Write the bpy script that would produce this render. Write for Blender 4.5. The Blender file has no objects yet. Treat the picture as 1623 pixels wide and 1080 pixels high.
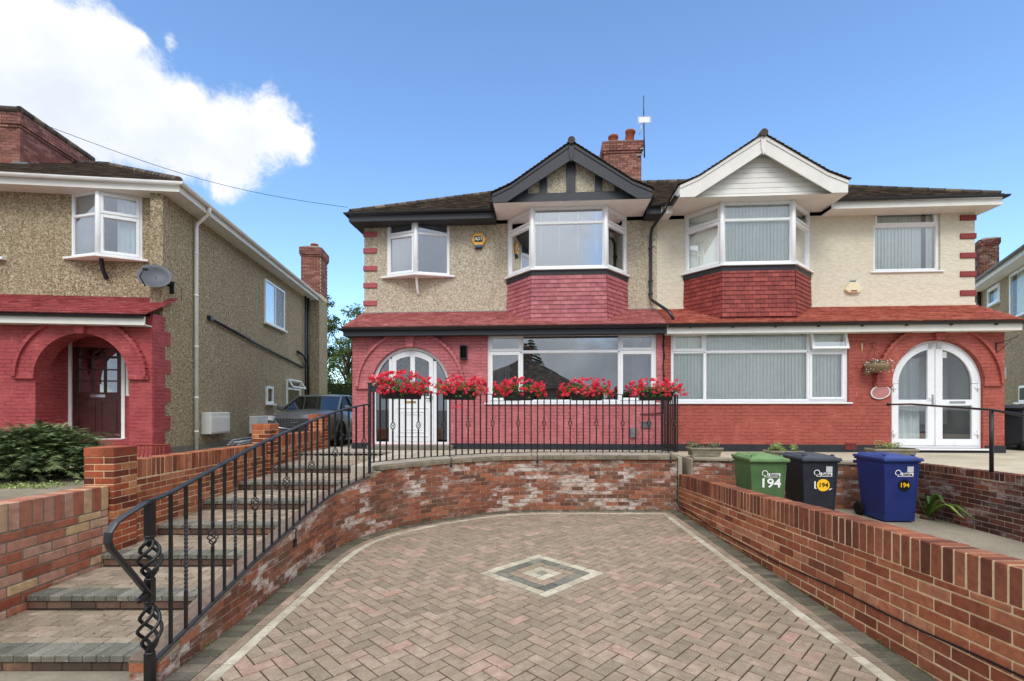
import bpy, bmesh, math, random
from math import radians, sin, cos, pi, tan, atan2, sqrt
from mathutils import Vector, Matrix, noise
random.seed(7)
S = bpy.context.scene
COL = S.collection

# ------------------------------------------------------------------ camera, sky, sun, exposure
CAMZ = 1.96
cam = bpy.data.cameras.new('camera'); camo = bpy.data.objects.new('camera', cam); COL.objects.link(camo)
cam.sensor_width = 36.0; cam.lens = 36.0 * 770 / 1623
cam.shift_x = 0.0; cam.shift_y = 108 / 1623.0
cam.clip_start = 0.05; cam.clip_end = 2000
camo.location = (0, 0, CAMZ); camo.rotation_euler = (radians(90), 0, 0)
S.camera = camo

SUN_EL, SUN_AZ = radians(50), radians(184)          # azimuth of the sun, clockwise from +Y
sd = Vector((sin(SUN_AZ) * cos(SUN_EL), cos(SUN_AZ) * cos(SUN_EL), sin(SUN_EL)))
sl = bpy.data.lights.new('sun', 'SUN'); sl.energy = 1.0; sl.angle = radians(20); sl.color = (1.0, 0.95, 0.88)
so = bpy.data.objects.new('sun', sl); COL.objects.link(so); so.rotation_euler = sd.to_track_quat('Z', 'Y').to_euler()
so.location = (0, -10, 20)
S.view_settings.view_transform = 'Standard'; S.view_settings.look = 'None'
S.view_settings.exposure = 0.75; S.view_settings.gamma = 1.0

world = bpy.data.worlds.new('World'); S.world = world; world.use_nodes = True
def build_world():
    nt = world.node_tree; N = nt.nodes; L = nt.links
    for n in list(N): N.remove(n)
    out = N.new('ShaderNodeOutputWorld'); bg = N.new('ShaderNodeBackground'); L.new(bg.outputs[0], out.inputs[0])
    bg.inputs['Strength'].default_value = 0.12
    sky = N.new('ShaderNodeTexSky'); sky.sky_type = 'NISHITA'; sky.sun_disc = False
    sky.sun_elevation = SUN_EL; sky.sun_rotation = SUN_AZ
    sky.air_density = 1.0; sky.dust_density = 0.6; sky.ozone_density = 2.0
    tc = N.new('ShaderNodeTexCoord')
    hs = N.new('ShaderNodeHueSaturation'); hs.inputs['Saturation'].default_value = 1.0; hs.inputs['Value'].default_value = 1.0
    tint = N.new('ShaderNodeMix'); tint.data_type = 'RGBA'; tint.blend_type = 'MULTIPLY'; tint.inputs[0].default_value = 1
    tint.inputs['B'].default_value = (1.10, 1.29, 1.44, 1)
    L.new(sky.outputs[0], tint.inputs['A']); L.new(tint.outputs['Result'], hs.inputs['Color'])
    def math_(op, a, b=None, c=None, clamp=False):
        m = N.new('ShaderNodeMath'); m.operation = op; m.use_clamp = clamp
        for i, v in enumerate((a, b, c)):
            if v is None: continue
            if isinstance(v, (int, float)): m.inputs[i].default_value = v
            else: L.new(v, m.inputs[i])
        return m.outputs[0]
    def noise_(scale, det, rough, off=(0, 0, 0), dist=0.0, vec=None):
        mp = N.new('ShaderNodeMapping'); mp.inputs['Location'].default_value = off
        L.new(vec if vec is not None else tc.outputs['Generated'], mp.inputs[0])
        n = N.new('ShaderNodeTexNoise'); n.inputs['Scale'].default_value = scale; n.inputs['Detail'].default_value = det
        n.inputs['Roughness'].default_value = rough; n.inputs['Distortion'].default_value = dist
        L.new(mp.outputs[0], n.inputs['Vector']); return n.outputs['Fac']
    # one cumulus bank to the north-west: several lobes in sky directions, broken up by noise
    lobes = [(-60, 30, 140), (50, 60, 80), (110, 120, 75), (10, 150, 80), (190, 120, 60), (150, 190, 60), (240, 165, 55), (290, 205, 50), (230, 215, 40), (335, 190, 38), (345, 235, 40), (385, 180, 34),
             (440, 165, 34), (460, 200, 34), (420, 225, 36), (370, 270, 34), (350, 305, 16), (195, 55, 22), (225, 60, 10), (270, 68, 12), (290, 255, 26), (-40, 210, 90), (-300, 120, 200), (300, 150, 18), (478, 235, 18)]
    fld = None
    for (x, y, r) in lobes:
        d = Vector(((x - 811) / 770.0, 1, (648 - y) / 770.0)); ln = d.length; rr = r / 770.0 / ln
        d.normalize()
        vd = N.new('ShaderNodeVectorMath'); vd.operation = 'DISTANCE'
        L.new(tc.outputs['Generated'], vd.inputs[0]); vd.inputs[1].default_value = d
        g = math_('DIVIDE', vd.outputs['Value'], rr)
        g = math_('POWER', g, 2.0); g = math_('MULTIPLY', g, -1.0); g = math_('EXPONENT', g)
        fld = g if fld is None else math_('ADD', fld, g)
    n1 = noise_(7.0, 8, 0.62, (1.3, 0.2, 0.7), 0.4)
    n2 = noise_(18.0, 8, 0.7, (4.3, 2.2, 0.1), 0.3)
    near = math_('MULTIPLY', fld, 2.5, clamp=True)
    w = math_('ADD', fld, math_('MULTIPLY', math_('MULTIPLY', math_('SUBTRACT', n1, 0.5), 3.2), near))
    w = math_('ADD', w, math_('MULTIPLY', math_('MULTIPLY', math_('SUBTRACT', n2, 0.5), 2.8), near))
    mr = N.new('ShaderNodeMapRange'); mr.interpolation_type = 'SMOOTHSTEP'
    L.new(w, mr.inputs[0]); mr.inputs[1].default_value = 0.30; mr.inputs[2].default_value = 1.5
    cloudA = mr.outputs[0]
    # broken grey cloud: south half the windows mirror; sides and overhead added as fill
    sep = N.new('ShaderNodeSeparateXYZ'); L.new(tc.outputs['Generated'], sep.inputs[0])
    south = N.new('ShaderNodeMapRange'); south.interpolation_type = 'SMOOTHSTEP'
    L.new(sep.outputs['Y'], south.inputs[0]); south.inputs[1].default_value = 0.58; south.inputs[2].default_value = 0.12  # cloud edge drawn forward past both sides, out of view, to fill side walls
    n3 = noise_(2.6, 7, 0.55, (0.5, 3.1, 0.0), 0.5)
    m3 = N.new('ShaderNodeMapRange'); L.new(n3, m3.inputs[0]); m3.inputs[1].default_value = 0.25; m3.inputs[2].default_value = 0.4
    high_fill = N.new('ShaderNodeMapRange'); high_fill.interpolation_type = 'SMOOTHSTEP'; L.new(sep.outputs['Z'], high_fill.inputs[0]); high_fill.inputs[1].default_value = 0.76; high_fill.inputs[2].default_value = 0.95  # overhead cloud, out of view, added to raise the ambient light
    cloudB = math_('MULTIPLY', math_('MAXIMUM', south.outputs[0], high_fill.outputs[0]), m3.outputs[0])
    cr = N.new('ShaderNodeValToRGB')
    cr.color_ramp.elements[0].position = 0.36; cr.color_ramp.elements[0].color = (0.44, 0.48, 0.56, 1)
    cr.color_ramp.elements[1].position = 0.62; cr.color_ramp.elements[1].color = (0.80, 0.84, 0.90, 1)
    n4 = noise_(3.4, 6, 0.6, (7.5, 1.1, 2.0), 0.3); L.new(n4, cr.inputs[0])
    sc = N.new('ShaderNodeVectorMath'); sc.operation = 'SCALE'; L.new(cr.outputs[0], sc.inputs[0]); sc.inputs['Scale'].default_value = 11.5
    lowdim = N.new('ShaderNodeMapRange'); L.new(sep.outputs['Z'], lowdim.inputs[0]); lowdim.inputs[1].default_value = 0.12; lowdim.inputs[2].default_value = 0.75; lowdim.inputs[3].default_value = 5.6; lowdim.inputs[4].default_value = 15.0  # brighter with height as fill light, kept dim where windows mirror it
    L.new(lowdim.outputs[0], sc.inputs['Scale'])
    # white cumulus colour, a little greyer low down
    cr2 = N.new('ShaderNodeValToRGB')
    cr2.color_ramp.elements[0].position = 0.30; cr2.color_ramp.elements[0].color = (0.70, 0.76, 0.86, 1)
    cr2.color_ramp.elements[1].position = 0.60; cr2.color_ramp.elements[1].color = (0.98, 0.98, 0.99, 1)
    n5 = noise_(4.0, 5, 0.6, (3.5, 5.1, 2.0), 0.2); L.new(n5, cr2.inputs[0])
    sc2 = N.new('ShaderNodeVectorMath'); sc2.operation = 'SCALE'; L.new(cr2.outputs[0], sc2.inputs[0]); sc2.inputs['Scale'].default_value = 5.8
    mx = N.new('ShaderNodeMix'); mx.data_type = 'RGBA'; L.new(cloudA, mx.inputs[0]); L.new(hs.outputs[0], mx.inputs['A']); L.new(sc2.outputs[0], mx.inputs['B'])
    mx2 = N.new('ShaderNodeMix'); mx2.data_type = 'RGBA'; L.new(cloudB, mx2.inputs[0]); L.new(mx.outputs['Result'], mx2.inputs['A']); L.new(sc.outputs[0], mx2.inputs['B'])
    L.new(mx2.outputs['Result'], bg.inputs['Color'])
build_world()

# ------------------------------------------------------------------ material helpers
def srgb(r, g, b):
    f = lambda c: (c / 255.0 / 12.92) if c / 255.0 <= 0.04045 else ((c / 255.0 + 0.055) / 1.055) ** 2.4
    return (f(r), f(g), f(b), 1.0)
class Mt:
    """small builder round one Principled material"""
    def __init__(s, name, rough=0.8, spec=0.3, metal=0.0, coat=0.0):
        s.m = bpy.data.materials.new(name); s.m.use_nodes = True; s.nt = s.m.node_tree
        s.N = s.nt.nodes; s.L = s.nt.links; s.b = s.N['Principled BSDF']
        s.b.inputs['Roughness'].default_value = rough; s.b.inputs['Specular IOR Level'].default_value = spec
        s.b.inputs['Metallic'].default_value = metal; s.b.inputs['Coat Weight'].default_value = coat
        s.tc = s.N.new('ShaderNodeTexCoord'); s.obj = s.tc.outputs['Object']
        s._g = None
    def world(s):
        if s._g is None: s._g = s.N.new('ShaderNodeNewGeometry').outputs['Position']
        return s._g
    def put(s, sock, v):
        if v is None: return
        if hasattr(v, 'links') or hasattr(v, 'is_linked'): s.L.new(v, sock)
        else: sock.default_value = v
    def noise(s, scale, det=4, rough=0.55, vec=None, dist=0.0, scl=None):
        v = vec if vec is not None else s.obj
        if scl: v = s.map(v, scl)
        n = s.N.new('ShaderNodeTexNoise'); n.inputs['Scale'].default_value = scale; n.inputs['Detail'].default_value = det
        n.inputs['Roughness'].default_value = rough; n.inputs['Distortion'].default_value = dist; s.L.new(v, n.inputs['Vector'])
        return n.outputs['Fac']
    def vor(s, scale, vec=None, feat='F1', out='Distance', rnd=1.0):
        n = s.N.new('ShaderNodeTexVoronoi'); n.feature = feat; n.inputs['Scale'].default_value = scale
        n.inputs['Randomness'].default_value = rnd
        s.L.new(vec if vec is not None else s.obj, n.inputs['Vector']); return n.outputs[out]
    def map(s, v, scl=(1, 1, 1), loc=(0, 0, 0), rot=(0, 0, 0)):
        n = s.N.new('ShaderNodeMapping'); s.L.new(v, n.inputs[0]); n.inputs['Scale'].default_value = scl
        n.inputs['Location'].default_value = loc; n.inputs['Rotation'].default_value = rot; return n.outputs[0]
    def ramp(s, fac, stops, const=False):
        n = s.N.new('ShaderNodeValToRGB'); s.L.new(fac, n.inputs[0]); e = n.color_ramp.elements
        if const: n.color_ramp.interpolation = 'CONSTANT'
        e[0].position = stops[0][0]; e[0].color = stops[0][1]; e[1].position = stops[-1][0]; e[1].color = stops[-1][1]
        for p, c in stops[1:-1]: k = e.new(p); k.color = c
        return n.outputs[0]
    def mix(s, fac, a, b, mode='MIX'):
        n = s.N.new('ShaderNodeMix'); n.data_type = 'RGBA'; n.blend_type = mode
        s.put(n.inputs[0], fac); s.put(n.inputs['A'], a); s.put(n.inputs['B'], b); return n.outputs['Result']
    def math(s, op, a, b=None, clamp=False):
        n = s.N.new('ShaderNodeMath'); n.operation = op; n.use_clamp = clamp
        s.put(n.inputs[0], a); s.put(n.inputs[1], b); return n.outputs[0]
    def rng(s, v, a, b, c=0.0, d=1.0):
        n = s.N.new('ShaderNodeMapRange'); s.L.new(v, n.inputs[0])
        for i, q in enumerate((a, b, c, d)): n.inputs[i + 1].default_value = q
        return n.outputs[0]
    def attr(s, name='rnd'):
        n = s.N.new('ShaderNodeAttribute'); n.attribute_name = name; return n.outputs['Fac']
    def bump(s, h, strength=0.5, dist=0.01, prev=None):
        n = s.N.new('ShaderNodeBump'); n.inputs['Strength'].default_value = strength; n.inputs['Distance'].default_value = dist
        s.L.new(h, n.inputs['Height'])
        if prev is not None: s.L.new(prev, n.inputs['Normal'])
        s.L.new(n.outputs[0], s.b.inputs['Normal']); return n.outputs[0]
    def col(s, c): s.put(s.b.inputs['Base Color'], c); return s
    def rough(s, v): s.put(s.b.inputs['Roughness'], v); return s
    def uz(s):
        """(x+y, z, 0): running coordinate for axis aligned upright walls"""
        sp = s.N.new('ShaderNodeSeparateXYZ'); s.L.new(s.obj, sp.inputs[0])
        a = s.math('ADD', sp.outputs[0], sp.outputs[1]); cb = s.N.new('ShaderNodeCombineXYZ')
        s.L.new(a, cb.inputs[0]); s.L.new(sp.outputs[2], cb.inputs[1]); return cb.outputs[0]
    def sepz(s, vec=None):
        sp = s.N.new('ShaderNodeSeparateXYZ'); s.L.new(vec if vec is not None else s.obj, sp.inputs[0]); return sp.outputs[2]
    def brick(s, vec, w=0.225, h=0.075, mort=0.012, off=0.5):
        n = s.N.new('ShaderNodeTexBrick'); s.L.new(vec, n.inputs['Vector']); n.inputs['Scale'].default_value = 1.0
        n.inputs['Brick Width'].default_value = w; n.inputs['Row Height'].default_value = h; n.inputs['Mortar Size'].default_value = mort
        n.inputs['Mortar Smooth'].default_value = 0.2; n.offset = off
        n.inputs['Color1'].default_value = (0, 0, 0, 1); n.inputs['Color2'].default_value = (1, 1, 1, 1); n.inputs['Mortar'].default_value = (0.5, 0.5, 0.5, 1)
        return n.outputs['Color'], n.outputs['Fac']
MAT = {}
def plain(name, c, rough=0.5, spec=0.4, metal=0.0, coat=0.0, var=0.12, nscale=6.0, bmp=0.0):
    t = Mt(name, rough, spec, metal, coat); n = t.noise(nscale, 5, 0.6)
    d = tuple(max(0, x * (1 - var)) for x in c[:3]) + (1,); u = tuple(min(1, x * (1 + var * 0.7)) for x in c[:3]) + (1,)
    t.col(t.ramp(n, [(0.3, d), (0.7, u)]))
    t.rough(t.rng(n, 0.3, 0.7, max(0.03, rough - 0.06), min(1, rough + 0.08)))
    if bmp: t.bump(t.noise(nscale * 12, 3), bmp, 0.004)
    MAT[name] = t.m; return t.m

def pebbledash(name, base, lo, hi, dark):
    t = Mt(name, 0.92, 0.2)
    v = t.vor(55, out='Color'); sp = t.N.new('ShaderNodeSeparateColor'); t.L.new(v, sp.inputs[0])
    f = t.noise(16, 5, 0.75); big = t.noise(1.1, 4, 0.6, scl=(1, 1, 0.7))
    c = t.ramp(sp.outputs[0], [(0.0, dark), (0.22, lo), (0.6, base), (1.0, hi)])
    c = t.mix(t.rng(f, 0.42, 0.62), t.mix(0.5, c, lo, 'MULTIPLY'), c)
    c = t.mix(t.rng(f, 0.30, 0.50, 0.75, 0.0), c, dark)
    c = t.mix(t.rng(big, 0.35, 0.7, 0.0, 0.35), c, lo)
    st = t.noise(2.6, 6, 0.65, scl=(3, 3, 0.25)); c = t.mix(t.rng(st, 0.52, 0.78, 0, 0.55), c, dark)
    t.col(c); t.bump(t.math('ADD', t.vor(55), t.math('MULTIPLY', f, 1.4)), 0.9, 0.012)
    MAT[name] = t.m
pebbledash('pebbledash_left', srgb(190, 175, 146), srgb(156, 141, 112), srgb(224, 212, 186), srgb(108, 94, 70))
pebbledash('pebbledash_main', srgb(208, 199, 178), srgb(190, 180, 158), srgb(228, 221, 204), srgb(150, 136, 112))
def render_mat(name, a, b):
    t = Mt(name, 0.9, 0.2); n = t.noise(9, 6, 0.7, scl=(1, 1, 2.2)); big = t.noise(1.2, 4)
    c = t.ramp(n, [(0.3, b), (0.55, a), (0.8, tuple(min(1, x * 1.08) for x in a[:3]) + (1,))])
    c = t.mix(t.rng(big, 0.5, 0.75, 0, 0.35), c, b); t.col(c)
    t.bump(n, 0.8, 0.02); MAT[name] = t.m
render_mat('render_cream', srgb(213, 206, 186), srgb(198, 190, 167))
def painted_brick(name, a, b, mortar_dark=0.62):
    t = Mt(name, 0.62, 0.35); v = t.uz(); col, fac = t.brick(v, mort=0.010); n = t.noise(4, 6, 0.65); n2 = t.noise(60, 4, 0.6)
    dk = tuple(x * mortar_dark for x in b[:3]) + (1,); lite = tuple(min(1, x * 1.35 + 0.06) for x in a[:3]) + (1,)
    c = t.mix(t.rng(n, 0.3, 0.7), a, b); c = t.mix(t.math('MULTIPLY', col, 0.55), c, tuple(x * 0.86 for x in b[:3]) + (1,))
    br = t.noise(2.3, 5, 0.7)                                       # joints: sunken here, caulked bright there
    c = t.mix(t.math('MULTIPLY', fac, t.rng(br, 0.40, 0.58, 0.9, 0.1)), c, dk)
    c = t.mix(t.math('MULTIPLY', fac, t.rng(br, 0.50, 0.66, 0.0, 0.8)), c, lite)
    c = t.mix(t.rng(t.noise(9, 6, 0.8, scl=(0.5, 0.5, 2.0)), 0.58, 0.74, 0, 0.55), c, lite)
    c = t.mix(t.rng(t.noise(2.2, 6, 0.7, scl=(2.5, 2.5, 0.35)), 0.56, 0.8, 0, 0.5), c, dk)
    c = t.mix(t.rng(t.noise(38, 3, 0.6), 0.66, 0.72, 0, 0.6), c, dk)
    t.col(c); h = t.math('ADD', t.math('MULTIPLY', fac, -1.0), t.math('MULTIPLY', n2, 0.5)); h = t.math('ADD', h, t.math('MULTIPLY', col, 0.35))
    t.bump(h, 1.0, 0.012); MAT[name] = t.m
painted_brick('paint_pink', srgb(196, 116, 118), srgb(184, 102, 106))
painted_brick('paint_red', srgb(172, 88, 74), srgb(160, 78, 66))
painted_brick('paint_crimson', srgb(176, 80, 80), srgb(160, 66, 68))
def rnd_mat(name, stops, rough=0.85, spec=0.25, nscale=14, stain=None, bmp=0.5, bd=0.006, speck=None, efflo=None, moss=None):
    """material of laid units: a colour per unit from the face attribute, plus weathering"""
    t = Mt(name, rough, spec); a = t.attr(); c = t.ramp(a, stops, False)
    g = t.world(); n = t.noise(nscale, 6, 0.65, vec=g); f = t.noise(nscale * 6, 4, 0.7, vec=g)
    c = t.mix(t.rng(n, 0.35, 0.68, 0.0, 0.75), c, t.mix(1.0, c, (0.52, 0.46, 0.44, 1), 'MULTIPLY')); c = t.mix(t.rng(t.noise(nscale * 1.7, 5, 0.7, vec=t.map(g, loc=(5, 3, 1))), 0.55, 0.72, 0.0, 0.45), c, t.mix(1.0, c, (1.35, 1.3, 1.22, 1), 'MULTIPLY'))
    c = t.mix(t.rng(f, 0.35, 0.65, 0.35, 0.0), c, t.mix(1.0, c, (0.5, 0.48, 0.46, 1), 'MULTIPLY'))
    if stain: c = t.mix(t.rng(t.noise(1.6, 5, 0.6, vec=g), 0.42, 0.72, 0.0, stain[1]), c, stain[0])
    if moss: c = t.mix(t.rng(t.noise(3.5, 6, 0.7, vec=g), 0.5, 0.7, 0.0, moss[1]), c, moss[0])
    if efflo:                                                      # salts: whole bricks bleached in drifts, thin bloom round them
        e = t.noise(1.3, 5, 0.65, vec=g, dist=0.3, scl=(1, 1, 2.0)); e2 = t.noise(9, 6, 0.75, vec=g, scl=(1, 1, 2.2))
        pb = t.rng(t.math('FRACT', t.math('MULTIPLY', a, 13.7)), 0.45, 0.52)
        drift = t.rng(e, 0.46, 0.58)
        m = t.math('MULTIPLY', t.math('MULTIPLY', drift, pb), t.rng(e2, 0.36, 0.56)); c = t.mix(t.math('MULTIPLY', m, efflo), c, srgb(206, 196, 186))
        m = t.math('MULTIPLY', drift, t.rng(e2, 0.52, 0.64)); c = t.mix(t.math('MULTIPLY', m, efflo * 0.6), c, srgb(196, 184, 172))
    if speck: c = t.mix(t.rng(t.noise(110, 2, 0.5, vec=g), 0.66, 0.72, 0, 0.8), c, speck)
    t.col(c); t.bump(t.math('ADD', n, t.math('MULTIPLY', f, 0.6)), bmp, bd)
    MAT[name] = t.m
rnd_mat('brick_orange', [(0.0, srgb(122, 68, 48)), (0.3, srgb(158, 90, 62)), (0.6, srgb(178, 106, 74)), (0.85, srgb(190, 122, 88)), (1.0, srgb(194, 138, 104))], stain=(srgb(100, 70, 54), 0.5))
rnd_mat('brick_soldier', [(0.0, srgb(106, 64, 48)), (0.4, srgb(138, 80, 58)), (0.75, srgb(160, 96, 68)), (1.0, srgb(180, 116, 86))], stain=(srgb(80, 54, 44), 0.6))
rnd_mat('brick_old', [(0.0, srgb(108, 72, 58)), (0.4, srgb(142, 86, 66)), (0.75, srgb(162, 98, 72)), (1.0, srgb(184, 116, 84))], efflo=0.9, stain=(srgb(108, 92, 76), 0.6))
rnd_mat('brick_mixed', [(0.0, srgb(150, 78, 56)), (0.25, srgb(178, 108, 82)), (0.5, srgb(194, 144, 122)), (0.8, srgb(200, 160, 138)), (1.0, srgb(208, 176, 126))], stain=(srgb(140, 112, 92), 0.4))
rnd_mat('brick_pier', [(0.0, srgb(96, 50, 38)), (0.35, srgb(158, 76, 50)), (0.7, srgb(184, 98, 64)), (1.0, srgb(204, 150, 104))], stain=(srgb(90, 60, 46), 0.4))
rnd_mat('brick_chimney', [(0.0, srgb(128, 84, 76)), (0.5, srgb(156, 102, 92)), (1.0, srgb(182, 132, 118))], stain=(srgb(104, 80, 72), 0.5))
rnd_mat('brick_dark', [(0.0, srgb(66, 38, 32)), (0.5, srgb(100, 54, 44)), (1.0, srgb(134, 76, 58))], stain=(srgb(60, 48, 42), 0.6), efflo=0.35)
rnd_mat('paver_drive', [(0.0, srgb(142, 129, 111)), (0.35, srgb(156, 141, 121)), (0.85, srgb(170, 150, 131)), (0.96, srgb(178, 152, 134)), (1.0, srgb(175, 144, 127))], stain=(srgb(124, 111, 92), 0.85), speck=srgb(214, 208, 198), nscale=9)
rnd_mat('paver_grey', [(0.0, srgb(88, 85, 74)), (0.5, srgb(108, 103, 90)), (1.0, srgb(130, 122, 106))], stain=(srgb(84, 84, 64), 0.7), speck=srgb(190, 188, 180), nscale=9)
rnd_mat('paver_cream', [(0.0, srgb(178, 170, 150)), (0.5, srgb(194, 187, 166)), (1.0, srgb(210, 203, 184))], stain=(srgb(152, 143, 120), 0.6), speck=srgb(120, 115, 105), nscale=9)
rnd_mat('paver_step', [(0.0, srgb(138, 122, 104)), (0.4, srgb(158, 142, 122)), (0.8, srgb(174, 154, 134)), (1.0, srgb(176, 162, 142))], stain=(srgb(118, 110, 92), 0.7), speck=srgb(205, 200, 190), nscale=9)
rnd_mat('paver_nosing', [(0.0, srgb(100, 100, 92)), (0.5, srgb(122, 120, 110)), (1.0, srgb(146, 142, 130))], stain=(srgb(100, 102, 86), 0.5), speck=srgb(200, 198, 190), nscale=9)
rnd_mat('coping_block', [(0.0, srgb(116, 108, 92)), (0.5, srgb(138, 128, 110)), (1.0, srgb(158, 146, 126))], stain=(srgb(100, 96, 76), 0.7), nscale=9)
rnd_mat('brick_riser', [(0.0, srgb(82, 66, 58)), (0.5, srgb(112, 88, 76)), (1.0, srgb(142, 110, 92))], stain=(srgb(74, 70, 60), 0.6))
rnd_mat('tile_dark', [(0.0, srgb(66, 58, 52)), (0.5, srgb(92, 80, 72)), (0.85, srgb(116, 102, 88)), (1.0, srgb(140, 122, 102))], moss=(srgb(104, 100, 74), 0.5), nscale=8)
rnd_mat('tile_pink', [(0.0, srgb(198, 126, 122)), (0.5, srgb(210, 140, 136)), (1.0, srgb(220, 156, 150))], rough=0.6, nscale=8)
rnd_mat('tile_red', [(0.0, srgb(196, 116, 98)), (0.5, srgb(210, 130, 110)), (1.0, srgb(220, 144, 124))], rough=0.6, nscale=8)
rnd_mat('tile_crimson', [(0.0, srgb(180, 92, 92)), (0.5, srgb(194, 104, 104)), (1.0, srgb(206, 122, 120))], rough=0.6, nscale=8)
rnd_mat('hung_pink', [(0.0, srgb(170, 96, 102)), (0.5, srgb(184, 108, 114)), (1.0, srgb(196, 122, 126))], rough=0.55, nscale=6, bmp=0.25)
rnd_mat('hung_red', [(0.0, srgb(138, 60, 54)), (0.5, srgb(152, 68, 60)), (1.0, srgb(166, 80, 70))], rough=0.55, nscale=6, bmp=0.25)
def mortar(name, a, b):
    t = Mt(name, 0.95, 0.15); n = t.noise(20, 6, 0.7, vec=t.world()); t.col(t.ramp(n, [(0.3, b), (0.7, a)])); t.bump(n, 0.6, 0.006); MAT[name] = t.m
mortar('mortar_buff', srgb(226, 204, 164), srgb(194, 168, 130))
mortar('mortar_grey', srgb(140, 132, 116), srgb(104, 96, 82))
mortar('mortar_old', srgb(186, 172, 150), srgb(138, 124, 106)); mortar('mortar_cap', srgb(128, 112, 98), srgb(92, 80, 70))
mortar('joint_sand', srgb(74, 64, 52), srgb(40, 35, 28))
mortar('joint_dark', srgb(70, 66, 58), srgb(48, 44, 38))
def concrete(name, a, b, d, sc=1.2, lines=False):
    t = Mt(name, 0.9, 0.2); g = t.world(); n = t.noise(sc, 7, 0.65, vec=g); f = t.noise(30, 5, 0.7, vec=g)
    c = t.ramp(n, [(0.3, b), (0.6, a)]); c = t.mix(t.rng(f, 0.4, 0.7, 0, 0.4), c, d); c = t.mix(t.rng(t.noise(3.3, 6, 0.7, vec=g), 0.55, 0.7, 0, 0.5), c, d)
    if lines:
        col, fac = t.brick(t.map(g, rot=(0, 0, 0.07)), 0.6, 0.6, 0.012); c = t.mix(fac, c, tuple(x * 0.4 for x in b[:3]) + (1,))
    t.col(c); t.bump(t.math('ADD', f, n), 0.5, 0.006); MAT[name] = t.m
concrete('concrete_path', srgb(150, 140, 122), srgb(122, 114, 100), srgb(98, 94, 80))
concrete('concrete_pale', srgb(188, 178, 156), srgb(160, 150, 130), srgb(130, 122, 104))
concrete('concrete_step', srgb(140, 134, 120), srgb(108, 104, 94), srgb(88, 86, 76))
concrete('terrace_slabs', srgb(186, 178, 160), srgb(158, 150, 134), srgb(130, 124, 108), lines=True)
concrete('garden_soil', srgb(140, 130, 112), srgb(108, 98, 82), srgb(84, 80, 60), 2.5)
concrete('asphalt', srgb(84, 84, 84), srgb(66, 66, 66), srgb(54, 54, 54), 0.8)
concrete('stone_planter', srgb(140, 134, 116), srgb(110, 104, 88), srgb(84, 84, 62), 4)
concrete('soil', srgb(70, 56, 44), srgb(46, 36, 28), srgb(36, 28, 22), 8)
plain('upvc', srgb(232, 234, 234), 0.28, 0.5, var=0.03, nscale=2)
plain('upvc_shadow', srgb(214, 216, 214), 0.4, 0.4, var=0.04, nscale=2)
plain('white_paint', srgb(236, 236, 232), 0.55, 0.35, var=0.08, nscale=4, bmp=0.1)
plain('soffit_white', srgb(236, 234, 230), 0.6, 0.3, var=0.06)
plain('black_paint', srgb(38, 40, 44), 0.45, 0.4, var=0.25, nscale=5, bmp=0.1)
plain('black_board', srgb(52, 55, 60), 0.5, 0.4, var=0.18, nscale=3, bmp=0.1)
plain('plinth_black', srgb(44, 46, 50), 0.65, 0.3, var=0.3, nscale=4, bmp=0.4)
plain('black_plastic', srgb(30, 31, 33), 0.35, 0.5, var=0.2)
plain('iron', srgb(20, 20, 22), 0.38, 0.5, var=0.35, nscale=20, bmp=0.15)
plain('iron_rail', srgb(40, 42, 45), 0.33, 0.5, var=0.25, nscale=10, bmp=0.05)
plain('brass', srgb(196, 160, 90), 0.3, 0.5, metal=0.8)
plain('chrome', srgb(190, 192, 196), 0.2, 0.5, metal=0.9)
plain('alu_dull', srgb(160, 162, 164), 0.4, 0.5, metal=0.7)
plain('lead', srgb(112, 114, 116), 0.6, 0.4, var=0.2)
plain('painted_pink_sill', srgb(166, 84, 88), 0.6, 0.3, var=0.15)
plain('painted_red_quoin', srgb(136, 58, 56), 0.6, 0.3, var=0.15)
plain('door_white', srgb(226, 228, 230), 0.3, 0.5, var=0.03)
plain('mahogany', srgb(66, 34, 32), 0.35, 0.45, var=0.3, nscale=8)
plain('interior', srgb(88, 82, 76), 0.9, 0.1)
plain('interior_dark', srgb(40, 38, 38), 0.9, 0.1)
plain('interior_floor', srgb(90, 72, 56), 0.8, 0.1)
plain('blind_fabric', srgb(244, 248, 240), 0.85, 0.15, var=0.05)
plain('curtain_white', srgb(214, 220, 222), 0.85, 0.15, var=0.06)
plain('curtain_grey', srgb(150, 154, 166), 0.85, 0.15, var=0.08)
plain('alarm_yellow', srgb(236, 178, 72), 0.4, 0.45, var=0.05)
plain('alarm_cream', srgb(224, 214, 176), 0.45, 0.4, var=0.06)
plain('alarm_blue', srgb(64, 96, 130), 0.3, 0.5)
plain('ink_black', srgb(18, 18, 20), 0.5, 0.3); plain('ink_white', srgb(236, 236, 232), 0.5, 0.3, var=0.03)
plain('ink_red', srgb(196, 40, 44), 0.5, 0.3); plain('sticker_yellow', srgb(246, 192, 40), 0.5, 0.3, var=0.05)
plain('sticker_grey', srgb(196, 198, 196), 0.5, 0.3, var=0.12, nscale=60)
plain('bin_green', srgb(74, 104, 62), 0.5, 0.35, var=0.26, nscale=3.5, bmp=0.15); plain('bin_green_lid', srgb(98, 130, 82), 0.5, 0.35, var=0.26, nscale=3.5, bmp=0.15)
plain('bin_black', srgb(34, 38, 46), 0.5, 0.35, var=0.26, nscale=3.5, bmp=0.15); plain('bin_black_lid', srgb(58, 64, 74), 0.5, 0.35, var=0.26, nscale=3.5, bmp=0.15)
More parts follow.
